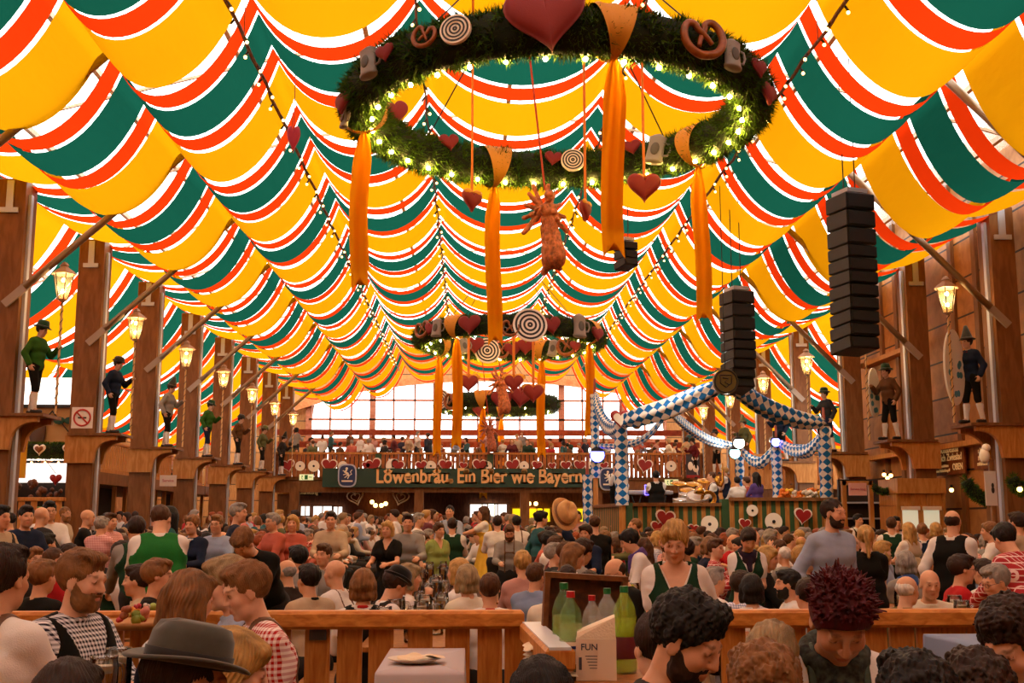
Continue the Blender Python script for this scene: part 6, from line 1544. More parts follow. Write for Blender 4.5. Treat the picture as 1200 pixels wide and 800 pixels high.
# clear pitchers and glasses at the middle rail etc.: centre table
COLX = [-.36+1.95*k for k in range(-4, 6)]
tn = 0
NEARY = (8.3, 11.2, 14.1, 17.0)
for k, x in enumerate(COLX):
    for j, y in enumerate(NEARY):
        if abs(x-.15)/y > .47 or (y > 12 and x != COLX[4]) and j > 1: continue
        if x > 3 and y > 25: continue
        side = 'the middle aisle view' if x == COLX[4] else ('%s row left of middle' % ORD(3-k) if k < 4 else '%s row right of middle' % ORD(k-5))
        beer_table(x, y, 2.5, 'long beer table, %s from the railing in %s' % (ORD(j), side), group='beer tables in the hall')
        for s in (-1, 1): bench(x+s*.66, y, 2.4, '%s bench of the %s table from the railing in %s' % ('left' if s < 0 else 'right', ORD(j), side), group='benches at the beer tables')
        rn = random.Random(int(k*10+j))
        for q in range(9 if k == 4 else 4):
            mx, my = x+rn.choice((-.17, .0, .16))+rn.uniform(-.04, .04), y-1.1+2.2*(q+.5)/(9 if k == 4 else 4)
            mug(mx, my, .77, '%s mug on the %s beer table from the railing in %s' % (ORD(q), ORD(j), side), full=rn.random() < .7)
# ================================================================ the guests
PLACED = []
def head_at(px, py, Y, pose, rz, floor=0, lo=.84, hi=1.14, extra=.128):
    """base position and scale so that the crown of the head sits at pixel (px,py) at depth Y"""
    p = Pose(**pose); q = P(px, py, Y=Y); sc = (q.z-floor)/(p.hc[2]+extra); s2 = max(lo, min(hi, sc)); c, s = math.cos(rz), math.sin(rz); hx, hy = p.hc[0]*s2, p.hc[1]*s2
    return q.x-(hx*c-hy*s), Y-(hx*s+hy*c), s2, q
def H(px, py, Y, label, rz=0, pose=None, **k):
    pose = dict(pose or {}); ex = .135 if k.get('hair') not in ('bald', None, 'fringe') else .12; Y0 = Y
    for dY in ((0, .35, -.35, .7, -.7, 1.0, 1.4, -1.0, 1.8, 2.2) if Y > 7.2 else (0,)):
        if Y0+dY < 7.4 and dY < 0: continue
        Y = Y0+dY; x, y, s, q = head_at(px, py, Y, pose, rz, extra=ex); g_ = .46 if pose.get('sit', True) else .5
        if not any((abs(c-x) < g_ and abs(d-y) < g_) for (a, b_, c, d) in PLACED if d > 6.6): break
    fine = k.pop('fine', Y < 6.6); PLACED.append((q.x, Y, x, y))
    if Y > 7: k.setdefault('h', .016)
    elif fine: k.setdefault('h', .0085 if Y > 4.5 else .0075)
    g = k.pop('group', 'guests and staff in the tent')
    if pose.get('woman') is None and 'woman' in label[:14]: pose['woman'] = True
    return make_person(label, x, y, 0, rz, s, pose=pose, fine=fine, group=g, **k)
pi = math.pi
# --- near party, inside the railing
H(8, 639, 4.75, 'dark haired man in pale shirt with brown suspenders and red neckerchief at left edge', rz=-.35, pose=dict(L='table', Rr='table', lean=.1, fat=.4), hair='short', hcol='dark brown', top='white', susp='brown', neck='red', skin=0)
H(100, 645, 5.2, 'bearded man in a black vest over a black and white gingham shirt looking right', rz=-2.0, pose=dict(L='table', Rr='fold', lean=.06, hy=-.1, hp=.12, fat=.35), hair='short', hcol='light brown', beard='beard', top='gingham_black', vest='black', skin=2, sleeve=.98)
H(82, 772, 2.75, 'dark brown haired head at the bottom edge below the bearded man', rz=.1, pose=dict(woman=True), hair='bob', hcol='dark brown', top='charcoal')
H(222, 743, 2.78, 'person in a large grey felt hat with dark band at the lower left', rz=-1.0, pose=dict(hp=.15), hair='crew', hcol='dark brown', hat='fedora', hatcol='4a4a42', top='charcoal', skin=3)
H(278, 738, 3.35, 'blond woman in profile just right of the grey felt hat', rz=-1.35, pose=dict(woman=True, hp=.25), hair='bob', hcol='blond', top='white', skin=2)
H(226, 668, 5.0, 'young woman with long light brown hair and dark bodice over a white blouse, turned away', rz=-.75, pose=dict(woman=True, L='table', Rr='reach', lean=.2, hy=-.2), hair='long', hcol='light brown', top='white', dress='navy', skin=2)
H(288, 660, 5.35, 'man in a red and white gingham shirt with brown suspenders leaning left', rz=1.95, pose=dict(L='fold', Rr='table', lean=.22, hp=.18, hy=-.1, fat=.5), hair='short', hcol='light brown', top='gingham_red', susp='brown', skin=2, sleeve=.95)
H(264, 653, 5.75, 'man with tousled blond grey hair directly behind the red gingham man', rz=1.9, pose=dict(lean=.2, hp=.1), hair='short', hcol='ash blond', top='light blue', skin=2)
H(632, 768, 2.75, 'black haired head at the bottom edge under the wrapped bottles', rz=.15, pose=dict(), hair='slick', hcol='black', top='charcoal', skin=3)
H(768, 716, 3.95, 'woman in a ruffled cream blouse mostly hidden behind the curly dark haired man', rz=.35, pose=dict(woman=True, L=(.28, .18, .42), Rr='table'), hair='bun', hcol='dark brown', top='cream', dress='brown', skin=2)
H(803, 697, 3.25, 'young man with curly black hair and stubble looking down right in the front', rz=-2.15, pose=dict(lean=.15, hp=.38, hy=.0), hair='curly', hcol='black', beard='stubble', top='charcoal', skin=0)
H(790, 611, 6.3, 'blond short haired waitress in white puff sleeves and green dirndl beside the side table', rz=pi-.08, pose=dict(sit=False, woman=True, L='down', Rr='front', hp=.3, lean=.12, fat=.7, hy=.12), hair='crop', hcol='blond', top='white', dress='dark green', puffneck=.17, apron='beige', skin=2)
H(905, 731, 3.5, 'person with short ash grey hair seen from behind in the lower middle', rz=-.4, pose=dict(hp=.2), hair='short', hcol='ash blond', top='grey', skin=2)
H(893, 757, 2.8, 'person with curly light brown hair at the bottom edge, lower middle', rz=.2, pose=dict(woman=True, hp=.2), hair='curly', hcol='light brown', top='beige', skin=2)
H(982, 672, 3.45, 'woman with spiky dark red hair and a dark patterned scarf bending her head down', rz=pi-.1, pose=dict(woman=True, lean=.25, hp=.62, fat=.5), hair='spiky', hcol='dark red', top='white', scarf='weave', skin=1, susp='173522')
H(1068, 768, 2.6, 'left one of two dark wavy haired heads at the bottom right edge', rz=.2, pose=dict(), hair='curly', hcol='black', top='charcoal')
H(1142, 765, 2.7, 'right one of two dark wavy haired heads at the bottom right edge', rz=-.2, pose=dict(), hair='curly', hcol='dark brown', top='charcoal')
H(1183, 702, 3.35, 'man with curly dark hair looking down left at the lower right edge', rz=2.2, pose=dict(lean=.2, hp=.4), hair='curly', hcol='dark brown', top='grey', skin=2)
# --- first rows behind the railing and standing people
HERO = [
 (977, 584, 9.4, 'tall bearded man in light blue shirt standing before the right half of the bandstand', -2.75, dict(sit=False, L='down', Rr='down', hy=-.25), dict(hair='slick', hcol='dark brown', beard='stubble', top='light blue', low='charcoal', h=.011, fine=True)),
 (1116, 598, 11, 'balding man with glasses in a white shirt and black vest standing by the service booth', -.7, dict(sit=False, L='down', Rr='front', fat=.5), dict(hair='fringe', hcol='dark brown', top='white', vest='black', glasses=True, low='black')),
 (1176, 614, 8.6, 'man in a red plaid shirt bending over at the right edge', .3, dict(sit=False, lean=.5, L='reach', Rr='reach', hp=.2), dict(hair='short', hcol='black', top='plaid', low='navy')),
 (1128, 650, 9.2, 'dark haired man with glasses in a red sweater seated behind the right railing', -1.7, dict(lean=.12), dict(hair='short', hcol='dark brown', top='red', glasses=True)),
 (1089, 668, 8.3, 'bald man in a cream shirt looking straight toward the viewer over the right railing', pi-.1, dict(lean=.2, hp=.05), dict(hair='bald', top='cream', h=.011, fine=True)),
 (1063, 675, 8.0, 'old balding man in a brown grey jacket behind the right railing, facing right', -1.1, dict(lean=.15), dict(hair='fringe', hcol='white', top='olive')),
 (1165, 662, 7.8, 'grey haired man with glasses in a pale shirt looking left over the right railing', 1.8, dict(lean=.15, hp=.2, fat=.6), dict(hair='gray', hcol='grey', top='cream', glasses=True, susp='charcoal', h=.011, fine=True)),
 (1200, 655, 7.8, 'man in a black vest cut by the right picture edge behind the railing', 1.6, dict(), dict(hair='gray', hcol='grey', top='white', vest='black')),
 (1014, 622, 10.2, 'woman with long golden ponytail in black standing beside the light blue shirt man', -.2, dict(sit=False, woman=True, L='down', Rr='front'), dict(hair='pony', hcol='blond', top='black', dress='black')),
 (877, 623, 10.5, 'young waitress in a white blouse with dark scarf looking down in front of the bandstand', pi, dict(sit=False, woman=True, hp=.45, lean=.15, L='front', Rr='front'), dict(hair='bun', hcol='dark brown', top='white', scarf='2a1c2c', dress='dark green')),
 (838, 664, 9.0, 'grey haired man in a pale shirt below the middle of the bandstand, facing right', -1.2, dict(), dict(hair='gray', hcol='grey', top='white')),
 (868, 672, 8.9, 'man with short brown hair in a light check shirt next to the grey haired man', -.6, dict(), dict(hair='short', hcol='dark brown', top='check_blue')),
 (880, 685, 8.1, 'woman with smooth black hair seen from behind over the railing left of the bearded profile', 0, dict(woman=True), dict(hair='bob', hcol='black', top='white')),
 (921, 672, 9.1, 'bearded black haired man in white facing left below the striped bandstand', 1.5, dict(), dict(hair='short', hcol='black', beard='beard', top='white')),
 (945, 690, 8.2, 'dark haired person behind the railing left of the spiky red hair', .3, dict(woman=True), dict(hair='bun', hcol='dark brown', top='grey')),
 (918, 640, 14, 'white haired old man seated under the right part of the bandstand', .5, dict(), dict(hair='thin', hcol='white', top='grey')),
 (190, 592, 9.6, 'big man in a bright green vest and white sleeves bending away, standing left', .35, dict(sit=False, lean=.42, L='reach', Rr='reach', hp=.3, hy=.5, fat=.9), dict(hair='crew', hcol='brown', top='white', vest='1f6a2a', low='black')),
 (160, 606, 10.5, 'man in a dark green vest just left of the bright green vest', .5, dict(sit=False, lean=.5, L='reach', Rr='reach'), dict(hair='short', hcol='dark brown', top='grey', vest='dark green')),
 (286, 619, 9.0, 'man in a black jacket leaning down toward the table, light brown hair', pi-.35, dict(sit=False, lean=.62, hp=.5, L='reach', Rr='reach', fat=.4), dict(hair='short', hcol='light brown', top='black', h=.012, fine=True)),
 (254, 603, 14, 'man with dark glasses in a grey blue shirt standing behind the leaning man', pi-.2, dict(sit=False), dict(hair='short', hcol='light brown', top='light blue', glasses=True)),
 (225, 603, 13.5, 'short haired woman with white collar standing right of the green vest', pi-.3, dict(sit=False, woman=True), dict(hair='crop', hcol='light brown', top='navy', neck='white')),
 (319, 601, 15.5, 'grey haired man with glasses in a salmon shirt standing left of the middle', 2.3, dict(sit=False), dict(hair='gray', hcol='grey', top='salmon', glasses=True)),
 (343, 603, 16, 'blond woman in a salmon blouse standing next to the salmon shirt man', pi, dict(sit=False, woman=True), dict(hair='bob', hcol='blond', top='salmon')),
 (388, 599, 16, 'dark haired man in a beige shirt standing under the blue crest', pi, dict(sit=False), dict(hair='short', hcol='dark brown', top='beige')),
 (454, 610, 15, 'blond woman in a black dress standing under the start of the long sign', pi-.3, dict(sit=False, woman=True), dict(hair='bob', hcol='blond', top='black', dress='black')),
 (478, 602, 15.5, 'tall dark haired man in a pale grey shirt standing beside the blond woman in black', pi, dict(sit=False), dict(hair='short', hcol='dark brown', top='grey')),
 (515, 612, 16, 'woman in a light green dirndl standing at the end of the middle table', pi+.6, dict(sit=False, woman=True, L='down', Rr='hip', fat=.5), dict(hair='crop', hcol='brown', top='light green', dress='light green', apron='light green')),
 (530, 607, 18, 'man in a dark green vest seen from behind beside the light green dirndl', 0, dict(sit=False), dict(hair='short', hcol='dark brown', top='white', vest='dark green')),
 (527, 592, 23, 'waiter in grey shirt and dark green vest standing tall under the long sign', pi-.2, dict(sit=False), dict(hair='slick', hcol='black', top='light blue', vest='dark green')),
 (566, 593, 23, 'waitress in white blouse and yellow dirndl carrying mugs under the long sign', 1.4, dict(sit=False, woman=True, L='reach', Rr='reach'), dict(hair='long', hcol='brown', top='white', dress='yellow')),
 (583, 604, 19, 'man in a white shirt seen from behind right of the yellow dirndl', 0, dict(sit=False), dict(hair='short', hcol='dark brown', top='white')),
 (605, 604, 19, 'second man in a white shirt seen from behind below the end of the long sign', .2, dict(sit=False), dict(hair='short', hcol='black', top='white', susp='brown')),
 (597, 615, 16, 'bearded man in grey with suspenders looking down right of the middle', pi, dict(sit=False, hp=.4), dict(hair='short', hcol='brown', beard='beard', top='grey', susp='brown')),
 (686, 614, 13.2, 'dark haired woman in navy with a plum scarf raising a straw hat with one arm', pi-.5, dict(sit=False, woman=True, L='table', Rr=(.16, .02, .92)), dict(hair='bun', hcol='dark brown', top='navy', scarf='3a1c2c', sleeve=.5)),
 (696, 603, 15, 'man in a black suit seen from behind at the left end of the bandstand', .2, dict(sit=False, fat=.4), dict(hair='crew', hcol='brown', top='black', low='black')),
 (743, 607, 16.5, 'man with cropped hair in an olive jacket in profile before the striped bandstand', 1.6, dict(sit=False), dict(hair='crew', hcol='light brown', top='olive')),
 (737, 627, 11, 'woman with short black hair, white blouse and violet scarf leaning forward facing left', 1.5, dict(sit=False, woman=True, lean=.35, hp=.2), dict(hair='crop', hcol='black', top='white', scarf='54407c')),
 (721, 655, 9.2, 'bald man with glasses and lime green collar looking down left behind the tray', 1.9, dict(lean=.2, hp=.4), dict(hair='fringe', hcol='dark brown', top='black', glasses=True, neck='9aa830')),
 (690, 667, 7.7, 'dark cropped balding head right behind the dark tray', 0, dict(), dict(hair='thin', hcol='dark brown', top='charcoal')),
 (650, 668, 7.8, 'black haired head behind the left end of the dark tray', .1, dict(), dict(hair='crew', hcol='black', top='cream')),
 (664, 661, 8.9, 'dark haired head a row behind the tray at its middle', .1, dict(), dict(hair='crew', hcol='dark brown', top='grey')),
 (628, 660, 8.5, 'dark haired man in a grey blue shirt seen from behind left of the tray', -.5, dict(lean=.15), dict(hair='short', hcol='brown', top='7c8ca8')),
 (612, 645, 8.9, 'blond woman with pinned up hair and pink top seen from behind', .1, dict(woman=True), dict(hair='crop', hcol='blond', top='pale pink')),
 (574, 672, 8.0, 'brown haired man in white shirt with red collar, back turned at the railing', 0, dict(), dict(hair='short', hcol='brown', top='white', neck='red')),
 (546, 661, 8.3, 'woman with ash blond bob in cream, right side of the middle table', .5, dict(woman=True), dict(hair='bob', hcol='ash blond', top='cream')),
 (536, 654, 9.6, 'woman with blond hair one place behind the ash blond bob', 1.0, dict(woman=True), dict(hair='bob', hcol='blond', top='white')),
 (464, 668, 8.4, 'man in black hat and vest bowing his head left of the middle table', -1.1, dict(hp=.4, lean=.15), dict(hair='short', hcol='dark brown', hat='bowler', hatcol='14120f', top='white', vest='black')),
 (481, 660, 9.2, 'woman with ash blond hair holding her hand to her face by the middle table', -1.3, dict(woman=True, Rr='face'), dict(hair='bob', hcol='ash blond', top='white')),
 (426, 666, 8.2, 'person with light brown bob, black vest and red neckband seen from behind at the railing', .1, dict(woman=True), dict(hair='bob', hcol='light brown', top='white', vest='black', neck='red')),
 (392, 656, 8.6, 'bald man in a white shirt with braces, facing left behind the railing', 1.1, dict(fat=.4), dict(hair='bald', top='white', susp='brown')),
 (361, 661, 8.3, 'black haired man in a beige shirt with dark collar turned left behind the railing', .8, dict(), dict(hair='short', hcol='black', top='beige', neck='black')),
 (335, 656, 8.2, 'balding grey haired man in a dark brown jacket, facing left behind the railing', 1.2, dict(), dict(hair='fringe', hcol='grey', top='2a1e18')),
 (348, 639, 11, 'black haired man in dark clothes a few seats behind the balding grey haired man', .9, dict(), dict(hair='short', hcol='black', top='grey')),
 (379, 637, 12.5, 'boyish man with brown hair and grey top turned to the viewer', pi-.4, dict(), dict(hair='short', hcol='brown', top='grey')),
 (32, 592, 13, 'smiling dark haired man in a navy shirt standing far left', -2.3, dict(sit=False, hy=.2), dict(hair='short', hcol='black', top='navy')),
 (50, 594, 14.5, 'bald man in a dark jacket seen from behind beside the navy shirt man', -.5, dict(sit=False), dict(hair='bald', top='charcoal')),
 (59, 587, 14.8, 'dark haired man with glasses in a white shirt standing before the balustrade', pi+.5, dict(sit=False), dict(hair='short', hcol='black', top='white', glasses=True)),
 (3, 592, 12, 'man in a dark vest at the far left edge, standing', -2.0, dict(sit=False), dict(hair='short', hcol='black', top='beige', vest='charcoal')),
 (104, 597, 16, 'bald man in a black suit with white collar standing under the second left column', -1.3, dict(sit=False), dict(hair='bald', top='black', neck='white')),
 (120, 605, 15.5, 'grey haired person in a pink check shirt near the second left column', -.4, dict(sit=False), dict(hair='crop', hcol='grey', top='check_pink')),
 (131, 601, 16.5, 'brown haired man in a pink check shirt near the second left column', pi+1, dict(sit=False), dict(hair='short', hcol='brown', top='check_pink')),
 (147, 634, 11, 'dark haired man in a dark green vest in profile facing right under the left columns', -1.7, dict(), dict(hair='short', hcol='dark brown', top='white', vest='dark green')),
 (160, 662, 9.2, 'dark haired man in beige facing left below the dark profile man', 1.7, dict(), dict(hair='short', hcol='dark brown', top='beige')),
 (188, 655, 8.6, 'person with thick blond brown hair in black facing right', -1.5, dict(), dict(hair='short', hcol='light brown', top='black')),
 (170, 648, 10.2, 'grey cropped head behind the man in beige', .3, dict(), dict(hair='crew', hcol='grey', top='pale pink')),
 (43, 641, 11.5, 'brown haired person with sunglasses behind the bearded man', -2.5, dict(), dict(hair='short', hcol='light brown', top='charcoal', glasses=True)),
 (52, 656, 8.0, 'person with curly light brown hair in a black jacket left of the bearded man', -.4, dict(), dict(hair='short', hcol='light brown', top='black')),
 (66, 641, 11, 'man with cropped brown hair beyond the bearded man', -1.0, dict(), dict(hair='crew', hcol='brown', top='red')),
 (56, 625, 12.4, 'black haired man seated below the navy shirt man', -.8, dict(), dict(hair='short', hcol='black', top='charcoal')),
 (80, 637, 12, 'dark haired man just right of the cropped brown head', 1, dict(), dict(hair='short', hcol='dark brown', top='white')),
 (1190, 600, 12.5, 'man in a beige jacket standing at the right edge behind the plaid shirt', .6, dict(sit=False), dict(hair='short', hcol='dark brown', top='beige')),
 (1158, 611, 12.5, 'light brown haired woman standing left of the beige jacket man', 1.2, dict(sit=False, woman=True), dict(hair='bun', hcol='light brown', top='white')),
 (1006, 602, 22, 'waiter in white shirt and black vest standing in the service frame', pi+.4, dict(sit=False), dict(hair='short', hcol='black', top='white', vest='black')),
 (1044, 606, 17, 'waiter in a white shirt and dark green vest seen from behind by the booth', -.3, dict(sit=False), dict(hair='short', hcol='brown', top='white', vest='dark green')),
 (1050, 605, 19, 'dark haired waiter facing the viewer in front of the booth', pi, dict(sit=False), dict(hair='short', hcol='black', top='white', vest='black')),
 (1063, 612, 15.5, 'waitress with long blond hair and white blouse in front of the booth windows', .4, dict(sit=False, woman=True), dict(hair='long', hcol='blond', top='white', dress='beige')),
 (1080, 613, 15.5, 'waitress with light brown hair in white in front of the second booth window', -.2, dict(sit=False, woman=True), dict(hair='bun', hcol='light brown', top='white', dress='navy')),
 (1095, 612, 16, 'waitress with blond hair and navy bodice beside the booth', .3, dict(sit=False, woman=True), dict(hair='bob', hcol='blond', top='white', dress='navy')),
 (1060, 645, 11, 'person with grey bob and grey jacket seen from behind on the right', 0, dict(woman=True), dict(hair='bob', hcol='grey', top='grey', scarf='blue')),
 (1087, 648, 12, 'black haired woman with a fringe turned to the viewer on the right', pi, dict(woman=True), dict(hair='bob', hcol='black', top='white')),
 (1073, 661, 9.4, 'person with ash blond hair behind the bald man on the right', .2, dict(woman=True), dict(hair='bob', hcol='ash blond', top='beige')),
 (1150, 655, 9.6, 'dark brown head between the red sweater and the grey haired man', .5, dict(), dict(hair='short', hcol='dark brown', top='white')),
]
for (px, py, Y, lab, rz, pose, kw) in HERO: H(px, py, Y, lab, rz=rz, pose=pose, **kw)
# straw hat held up
p = P(657, 604, Y=13.0); hm, hb = part(('hat', 'fedora'), lambda: hat_mesh('fedora')); o = link('straw_hat', hm, FELT, None, tuple(p)); o.color = (*lin('c89a60'), 1); o.rotation_euler = (1.1, .3, .4); o.scale = (1.25,)*3; tag(o, 'tan straw hat held up high by the woman with the plum scarf', 'hat')
w = link('hat_band', hb, FELT, o); w.color = (.25, .12, .05, 1)
# --- other guests, seat by seat
rn = random.Random(21)
VAR = [('v0', dict(L='table', Rr='table', lean=.10)), ('v1', dict(L='table', Rr='mug', lean=.05, hy=.5, fat=.3)), ('v2', dict(L='fold', Rr='table', lean=.22, hy=-.5, hp=.15)), ('v3', dict(L='chin', Rr='table', lean=.18, hp=.1, fat=.6)), ('v4', dict(L='table', Rr='reach', lean=.0, hy=.2, hp=-.05)),
       ('w0', dict(woman=True, L='table', Rr='table', lean=.08, hy=.3)), ('w1', dict(woman=True, L='fold', Rr='chin', lean=.16, hy=-.35)), ('w2', dict(woman=True, L='mug', Rr='table', lean=.05, hp=.15)), ('v5', dict(L='knee', Rr='knee', lean=-.02, hy=-.8)), ('w3', dict(woman=True, L='table', Rr='fold', lean=.2, hy=.8))]
SVAR = [('s0', dict(sit=False, L='down', Rr='front')), ('s1', dict(sit=False, L='hip', Rr='down', hy=.4, fat=.4)), ('s2', dict(sit=False, woman=True, L='down', Rr='mug'))]
MH = ['short', 'short', 'crew', 'slick', 'gray', 'fringe', 'short', 'curly']; WH = ['bob', 'long', 'pony', 'bun', 'crop', 'wavy']
HC = ['black', 'dark brown', 'dark brown', 'brown', 'brown', 'light brown', 'ash blond', 'blond', 'grey', 'ginger']
TP = ['white', 'white', 'white', 'cream', 'light blue', 'pale pink', 'beige', 'grey', 'charcoal', 'black', 'dark green', 'navy', 'red', 'salmon', 'brown', 'gingham_red', 'check_blue', 'check_pink', 'maroon', 'olive', 'plaid', 'teal']
TN = {'gingham_red': 'red gingham shirt', 'check_blue': 'blue check shirt', 'check_pink': 'pink check shirt', 'plaid': 'red plaid shirt'}
HN = {'short': 'short', 'crew': 'cropped', 'slick': 'smooth', 'gray': 'short', 'fringe': 'balding', 'curly': 'curly', 'bob': 'bobbed', 'long': 'long', 'pony': 'ponytailed', 'bun': 'pinned up', 'crop': 'short', 'wavy': 'wavy'}
def zone(px):
    for lim, s in ((60, 'by the far left edge'), (135, 'under the second left column'), (200, 'under the third left column'), (262, 'under the fourth left column'), (330, 'under the farthest left columns'), (400, 'under the left crest'), (470, 'under the start of the long sign'), (545, 'under the middle of the sign'), (620, 'under the end of the long sign'), (690, 'left of the bandstand'), (770, 'before the bandstand left corner'), (850, 'before the bandstand middle'), (930, 'before the bandstand right part'), (1010, 'near the bandstand right end'), (1090, 'by the service booth'), (1300, 'by the right wall')):
        if px < lim: return s
def rown(Y): return 'in front rows' if Y < 9.6 else 'some rows back' if Y < 12.5 else 'in middle rows' if Y < 16 else 'farther back'
def proj(x, y, z):
    v = Vector((x, y, z))-EYE; d = v.dot(FW); return 600+v.dot(RT)/d*FPX, 400-v.dot(UP)/d*FPX
seats = []
for k in range(-5, 6):
    x = -.36+1.95*k
    for s in (-1, 1):
        for j in range(60):
            y = 7.35+.60*j+.1*(s > 0)
            if y > 45: continue
            if j % 12 == 10: continue
            seats.append((x+s*.62+rn.uniform(-.06, .06), y+rn.uniform(-.08, .08), s, k))
seats.sort(key=lambda t: t[1])
used = set(); N_IND = 300-len(HERO)-18-7-2; nind = 0; FAR = []
def blocked(x, y):
    if x > 3.2 and y > 28.5: return True
    if x < -8.7 and y > 17: return True
    if x > 10.4 or (x > 9.4 and y > 23): return True
    for (a, b_, c, d) in PLACED:
        if (abs(a-x) < .42 and abs(b_-y) < .42) or (abs(c-x) < .42 and abs(d-y) < .42): return True
    # keep a sight line to placed heads: no random head right in front of them on the picture
    px, py = proj(x, y, 1.28)
    for (a, b_, c, d) in PLACED:
        if y < b_ and b_ < 24:
            qx, qy = HP[(a, b_)]
            w = 135/y+70/b_
            if abs(px-qx) < w*.8 and qy > py-40: return True
    return False
HP = {}
for (a, b_, c, d) in PLACED: HP[(a, b_)] = proj(a, b_, 1.3)
for (x, y, s, k) in seats:
    px, py = proj(x, y, 1.25)
    if px < -25 or px > 1225: continue
    if blocked(x, y): continue
    if nind >= N_IND: FAR.append((x, y, s)); continue
    if rn.random() < .06: continue
    stand = y > 14 and px < 640 and rn.random() < .14
    rz = (pi/2 if s > 0 else -pi/2)+rn.uniform(-.35, .35)
    if y < 8.1: rz = rn.uniform(-.5, .5)
    for tries in range(60):
        vk, pose = rn.choice(SVAR if stand else VAR); wm = pose.get('woman', False); hs = rn.choice(WH if wm else MH); hc_ = rn.choice(HC); tp = rn.choice(TP)
        if hs == 'gray': hc_ = 'grey'
        extra = rn.random(); vest = None; susp = None; gl = rn.random() < .12; txt = TN.get(tp, tp+' '+('blouse' if wm else 'shirt'))
        if tp in ('white', 'cream', 'light blue') and not wm:
            if extra < .3: vest = rn.choice(['black', 'dark green', 'charcoal', 'grey']); txt += ' and %s vest' % vest
            elif extra < .6: susp = 'brown'; txt += ' with brown suspenders'
        dress = rn.choice(['dark green', 'navy', 'maroon', 'black', 'blue', 'brown']) if wm and rn.random() < .35 and tp in ('white', 'cream') else None
        if dress: txt = '%s blouse and %s dirndl' % (tp, dress)
        lab = '%s %s with %s %s hair%s, %s, %s %s' % ('standing' if stand else 'seated', 'woman' if wm else 'man', HN[hs], hc_, ' and glasses' if gl else '', txt, zone(px), rown(y))
        if len(lab.split()) > 16: continue
        if lab not in used: used.add(lab); break
    else: continue
    sc = rn.uniform(.93, 1.03)*(1 if not stand else .98)
    make_person(lab, x, y, 0, rz, sc, pose=pose, key=vk, h=.018, hair=hs, hcol=hc_, top=tp, vest=vest, susp=susp, glasses=gl, dress=dress, skin=rn.randrange(5), beard=('beard' if (not wm and rn.random() < .12) else None), group='guests and staff in the tent')
    nind += 1; PLACED.append((x, y, x, y)); HP[(x, y)] = (px, py-1e4)
print('individual random guests', nind, 'far', len(FAR))
# --- the countless far crowd and the gallery guests as one mass
def crowd_mass(name, spots, lab, cat):
    protos = []
    for (kk, pose) in (VAR[0], VAR[2], VAR[5], SVAR[0], SVAR[2]):
        p = Pose(**pose); pts = np.array([p.hc+p.u*.16, *p.el, *p.wr, *p.kn, *p.an, p.pel]); lo = pts.min(0)-.2; hi = pts.max(0)+.2; lo[2] = -.02; hh = .036
        def grab(fn):
            me = fn(); V = np.empty(len(me.vertices)*3, np.float32); me.vertices.foreach_get('co', V); V = V.reshape(-1, 3)
            li = np.empty(len(me.loops), np.int32); me.loops.foreach_get('vertex_index', li); ls = np.empty(len(me.polygons), np.int32); me.polygons.foreach_get('loop_total', ls); assert (ls == 4).all() or True
            st = np.empty(len(me.polygons), np.int32); me.polygons.foreach_get('loop_start', st); q = st[ls == 4]; Q = np.stack([li[q+i] for i in range(4)], 1); bpy.data.meshes.remove(me); return V, Q
        body = grab(lambda: body_mesh(p, hh, False, hands=False)[0]); shirt = grab(lambda: garment(p, hh, (lo, hi), 'shirt', g=.02, collar=False)); tr = grab(lambda: garment(p, hh, (lo, hi), 'trousers'))
        hr = grab(lambda: head_part('bob' if pose.get('woman') else 'short', .022)); HV = hr[0] @ p.H.T+p.hc
        protos.append((kk, pose.get('sit', True), [body, shirt, tr, (HV, hr[1])]))
    V, Q, C = [], [], []; base = 0; r = np.random.RandomState(5)
    hcs = [np.array(lin(HCOL[c])) for c in HC]; tcs = [np.array(lin(COLS[c])) for c in TP if c in COLS]
    for (x, y, z, rz, stand) in spots:
        kk, sit, parts = protos[(r.randint(3, 5) if stand else r.randint(0, 3))]; c, s = math.cos(rz), math.sin(rz); sc = r.uniform(.94, 1.04)
        cols = [np.array(SKINC[r.randint(5)]), tcs[r.randint(len(tcs))], np.array(lin(COLS['charcoal'])), hcs[r.randint(len(hcs))]]
        for (PV, PQ), cc in zip(parts, cols):
            W = PV*sc; W = np.stack([W[:, 0]*c-W[:, 1]*s+x, W[:, 0]*s+W[:, 1]*c+y, W[:, 2]+z], 1); V.append(W); Q.append(PQ+base); base += len(W); C.append(np.tile([*cc, 1.0], (len(W), 1)))
    me = npmesh(name, np.concatenate(V), Q=np.concatenate(Q), paint=np.concatenate(C)); o = link(name, me, mat('crowd_colours', (.5, .5, .5), .8, attr='paint')); tag(o, lab, cat, kind='stuff'); return o
rn = random.Random(5); spots = []
for (x, y, s) in FAR: spots.append((x, y, 0, (pi/2 if s > 0 else -pi/2)+rn.uniform(-.7, .7), x < .03*y+.6 and rn.random() < .10+(y > 26)*.15))
for i in range(60):
    y = rn.uniform(28, 50); x = rn.uniform(-.36*y, min(9, .4*y)); x = max(-8.6, x)
    if x > 3 and y > 28: x = rn.uniform(-8, 2.0)
    spots.append((x, y, 0, rn.uniform(0, 6.28), True))
for i in range(26): spots.append((rn.uniform(-10.9, -10), rn.uniform(32.5, 48), 0, rn.uniform(0, 6.28), True))
crowd_mass('crowd', spots, 'countless far guests filling the back of the hall', 'crowd')
sp = []
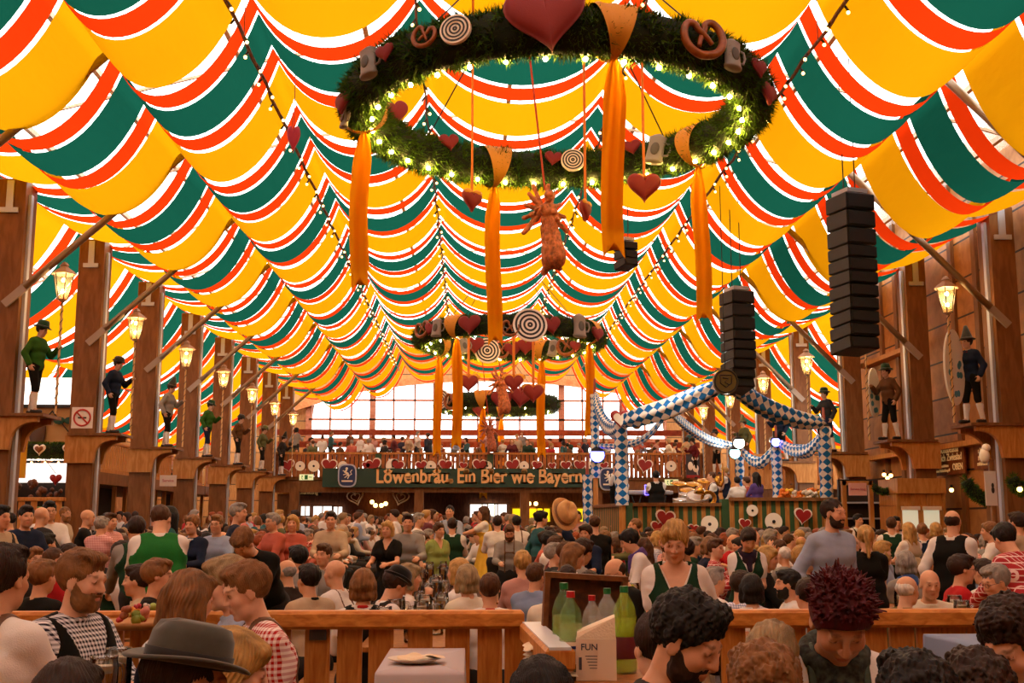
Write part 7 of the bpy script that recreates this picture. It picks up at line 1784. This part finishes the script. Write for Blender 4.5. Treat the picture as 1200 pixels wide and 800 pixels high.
for i in range(74):
    x = -9.0+20.3*(i+.5)/74+rn.uniform(-.12, .12); sp.append((x, 53.6+(i % 3)*.9+rn.uniform(0, .3), BZ0+.12+.3*(i % 3), rn.uniform(0, 6.28), rn.random() < .3))
for i in range(14): sp.append((rn.uniform(-13, -11.7), rn.uniform(29, 50), 2.85, rn.uniform(0, 6.28), rn.random() < .4))
crowd_mass('gallery_crowd', sp, 'guests sitting behind the balcony front of the far gallery', 'crowd')
# ================================================================ light
w = bpy.data.worlds.new('sky'); SC.world = w; w.use_nodes = True
bg = w.node_tree.nodes['Background']; bg.inputs[0].default_value = (1.0, .985, .95, 1); bg.inputs[1].default_value = 3.8
SC.view_settings.view_transform = 'Standard'; SC.view_settings.look = 'None'; SC.view_settings.gamma = 1
SC.view_settings.use_curve_mapping = False
SC.view_settings.exposure = 0.44
SC.cycles.max_bounces = 8; SC.cycles.diffuse_bounces = 4; SC.cycles.transparent_max_bounces = 12
SC.cycles.transmission_bounces = 6; SC.cycles.glossy_bounces = 3
SC.cycles.use_denoising = True; SC.cycles.sample_clamp_indirect = 6; SC.cycles.caustics_reflective = False; SC.cycles.caustics_refractive = False

def lamp(kind, name, loc, power, col, size=.1, target=None, angle=60, parent=None):
    l = bpy.data.lights.new(name, kind); l.energy = power; l.color = col; o = bpy.data.objects.new(name, l); COL.objects.link(o); o.location = loc
    if kind == 'SPOT': l.spot_size = R(angle); l.spot_blend = .6
    l.shadow_soft_size = size
    if target: o.rotation_euler = (Vector(target)-Vector(loc)).to_track_quat('-Z', 'Y').to_euler()
    return o
for (x, y, sd, i) in LPOS:
    lamp('POINT', 'lantern_light', (x, y-.1, 3.55+2.2+.32), 28, (1, .66, .32), .09)
q = P(866, 519, Y=35.9); lamp('SPOT', 'stage_light', (q.x, 35.6, q.z), 500, (1, .93, .8), .15, (6.5, 31.5, 1.8), 90)
q = P(740, 430, Y=27); lamp('SPOT', 'added_stage_fill', (5.0, 26.3, 6.6), 500, (1, .9, .75), .15, (7.2, 32.5, 2.2), 80)  # added fill spot without a fixture, brightens the musicians from the front
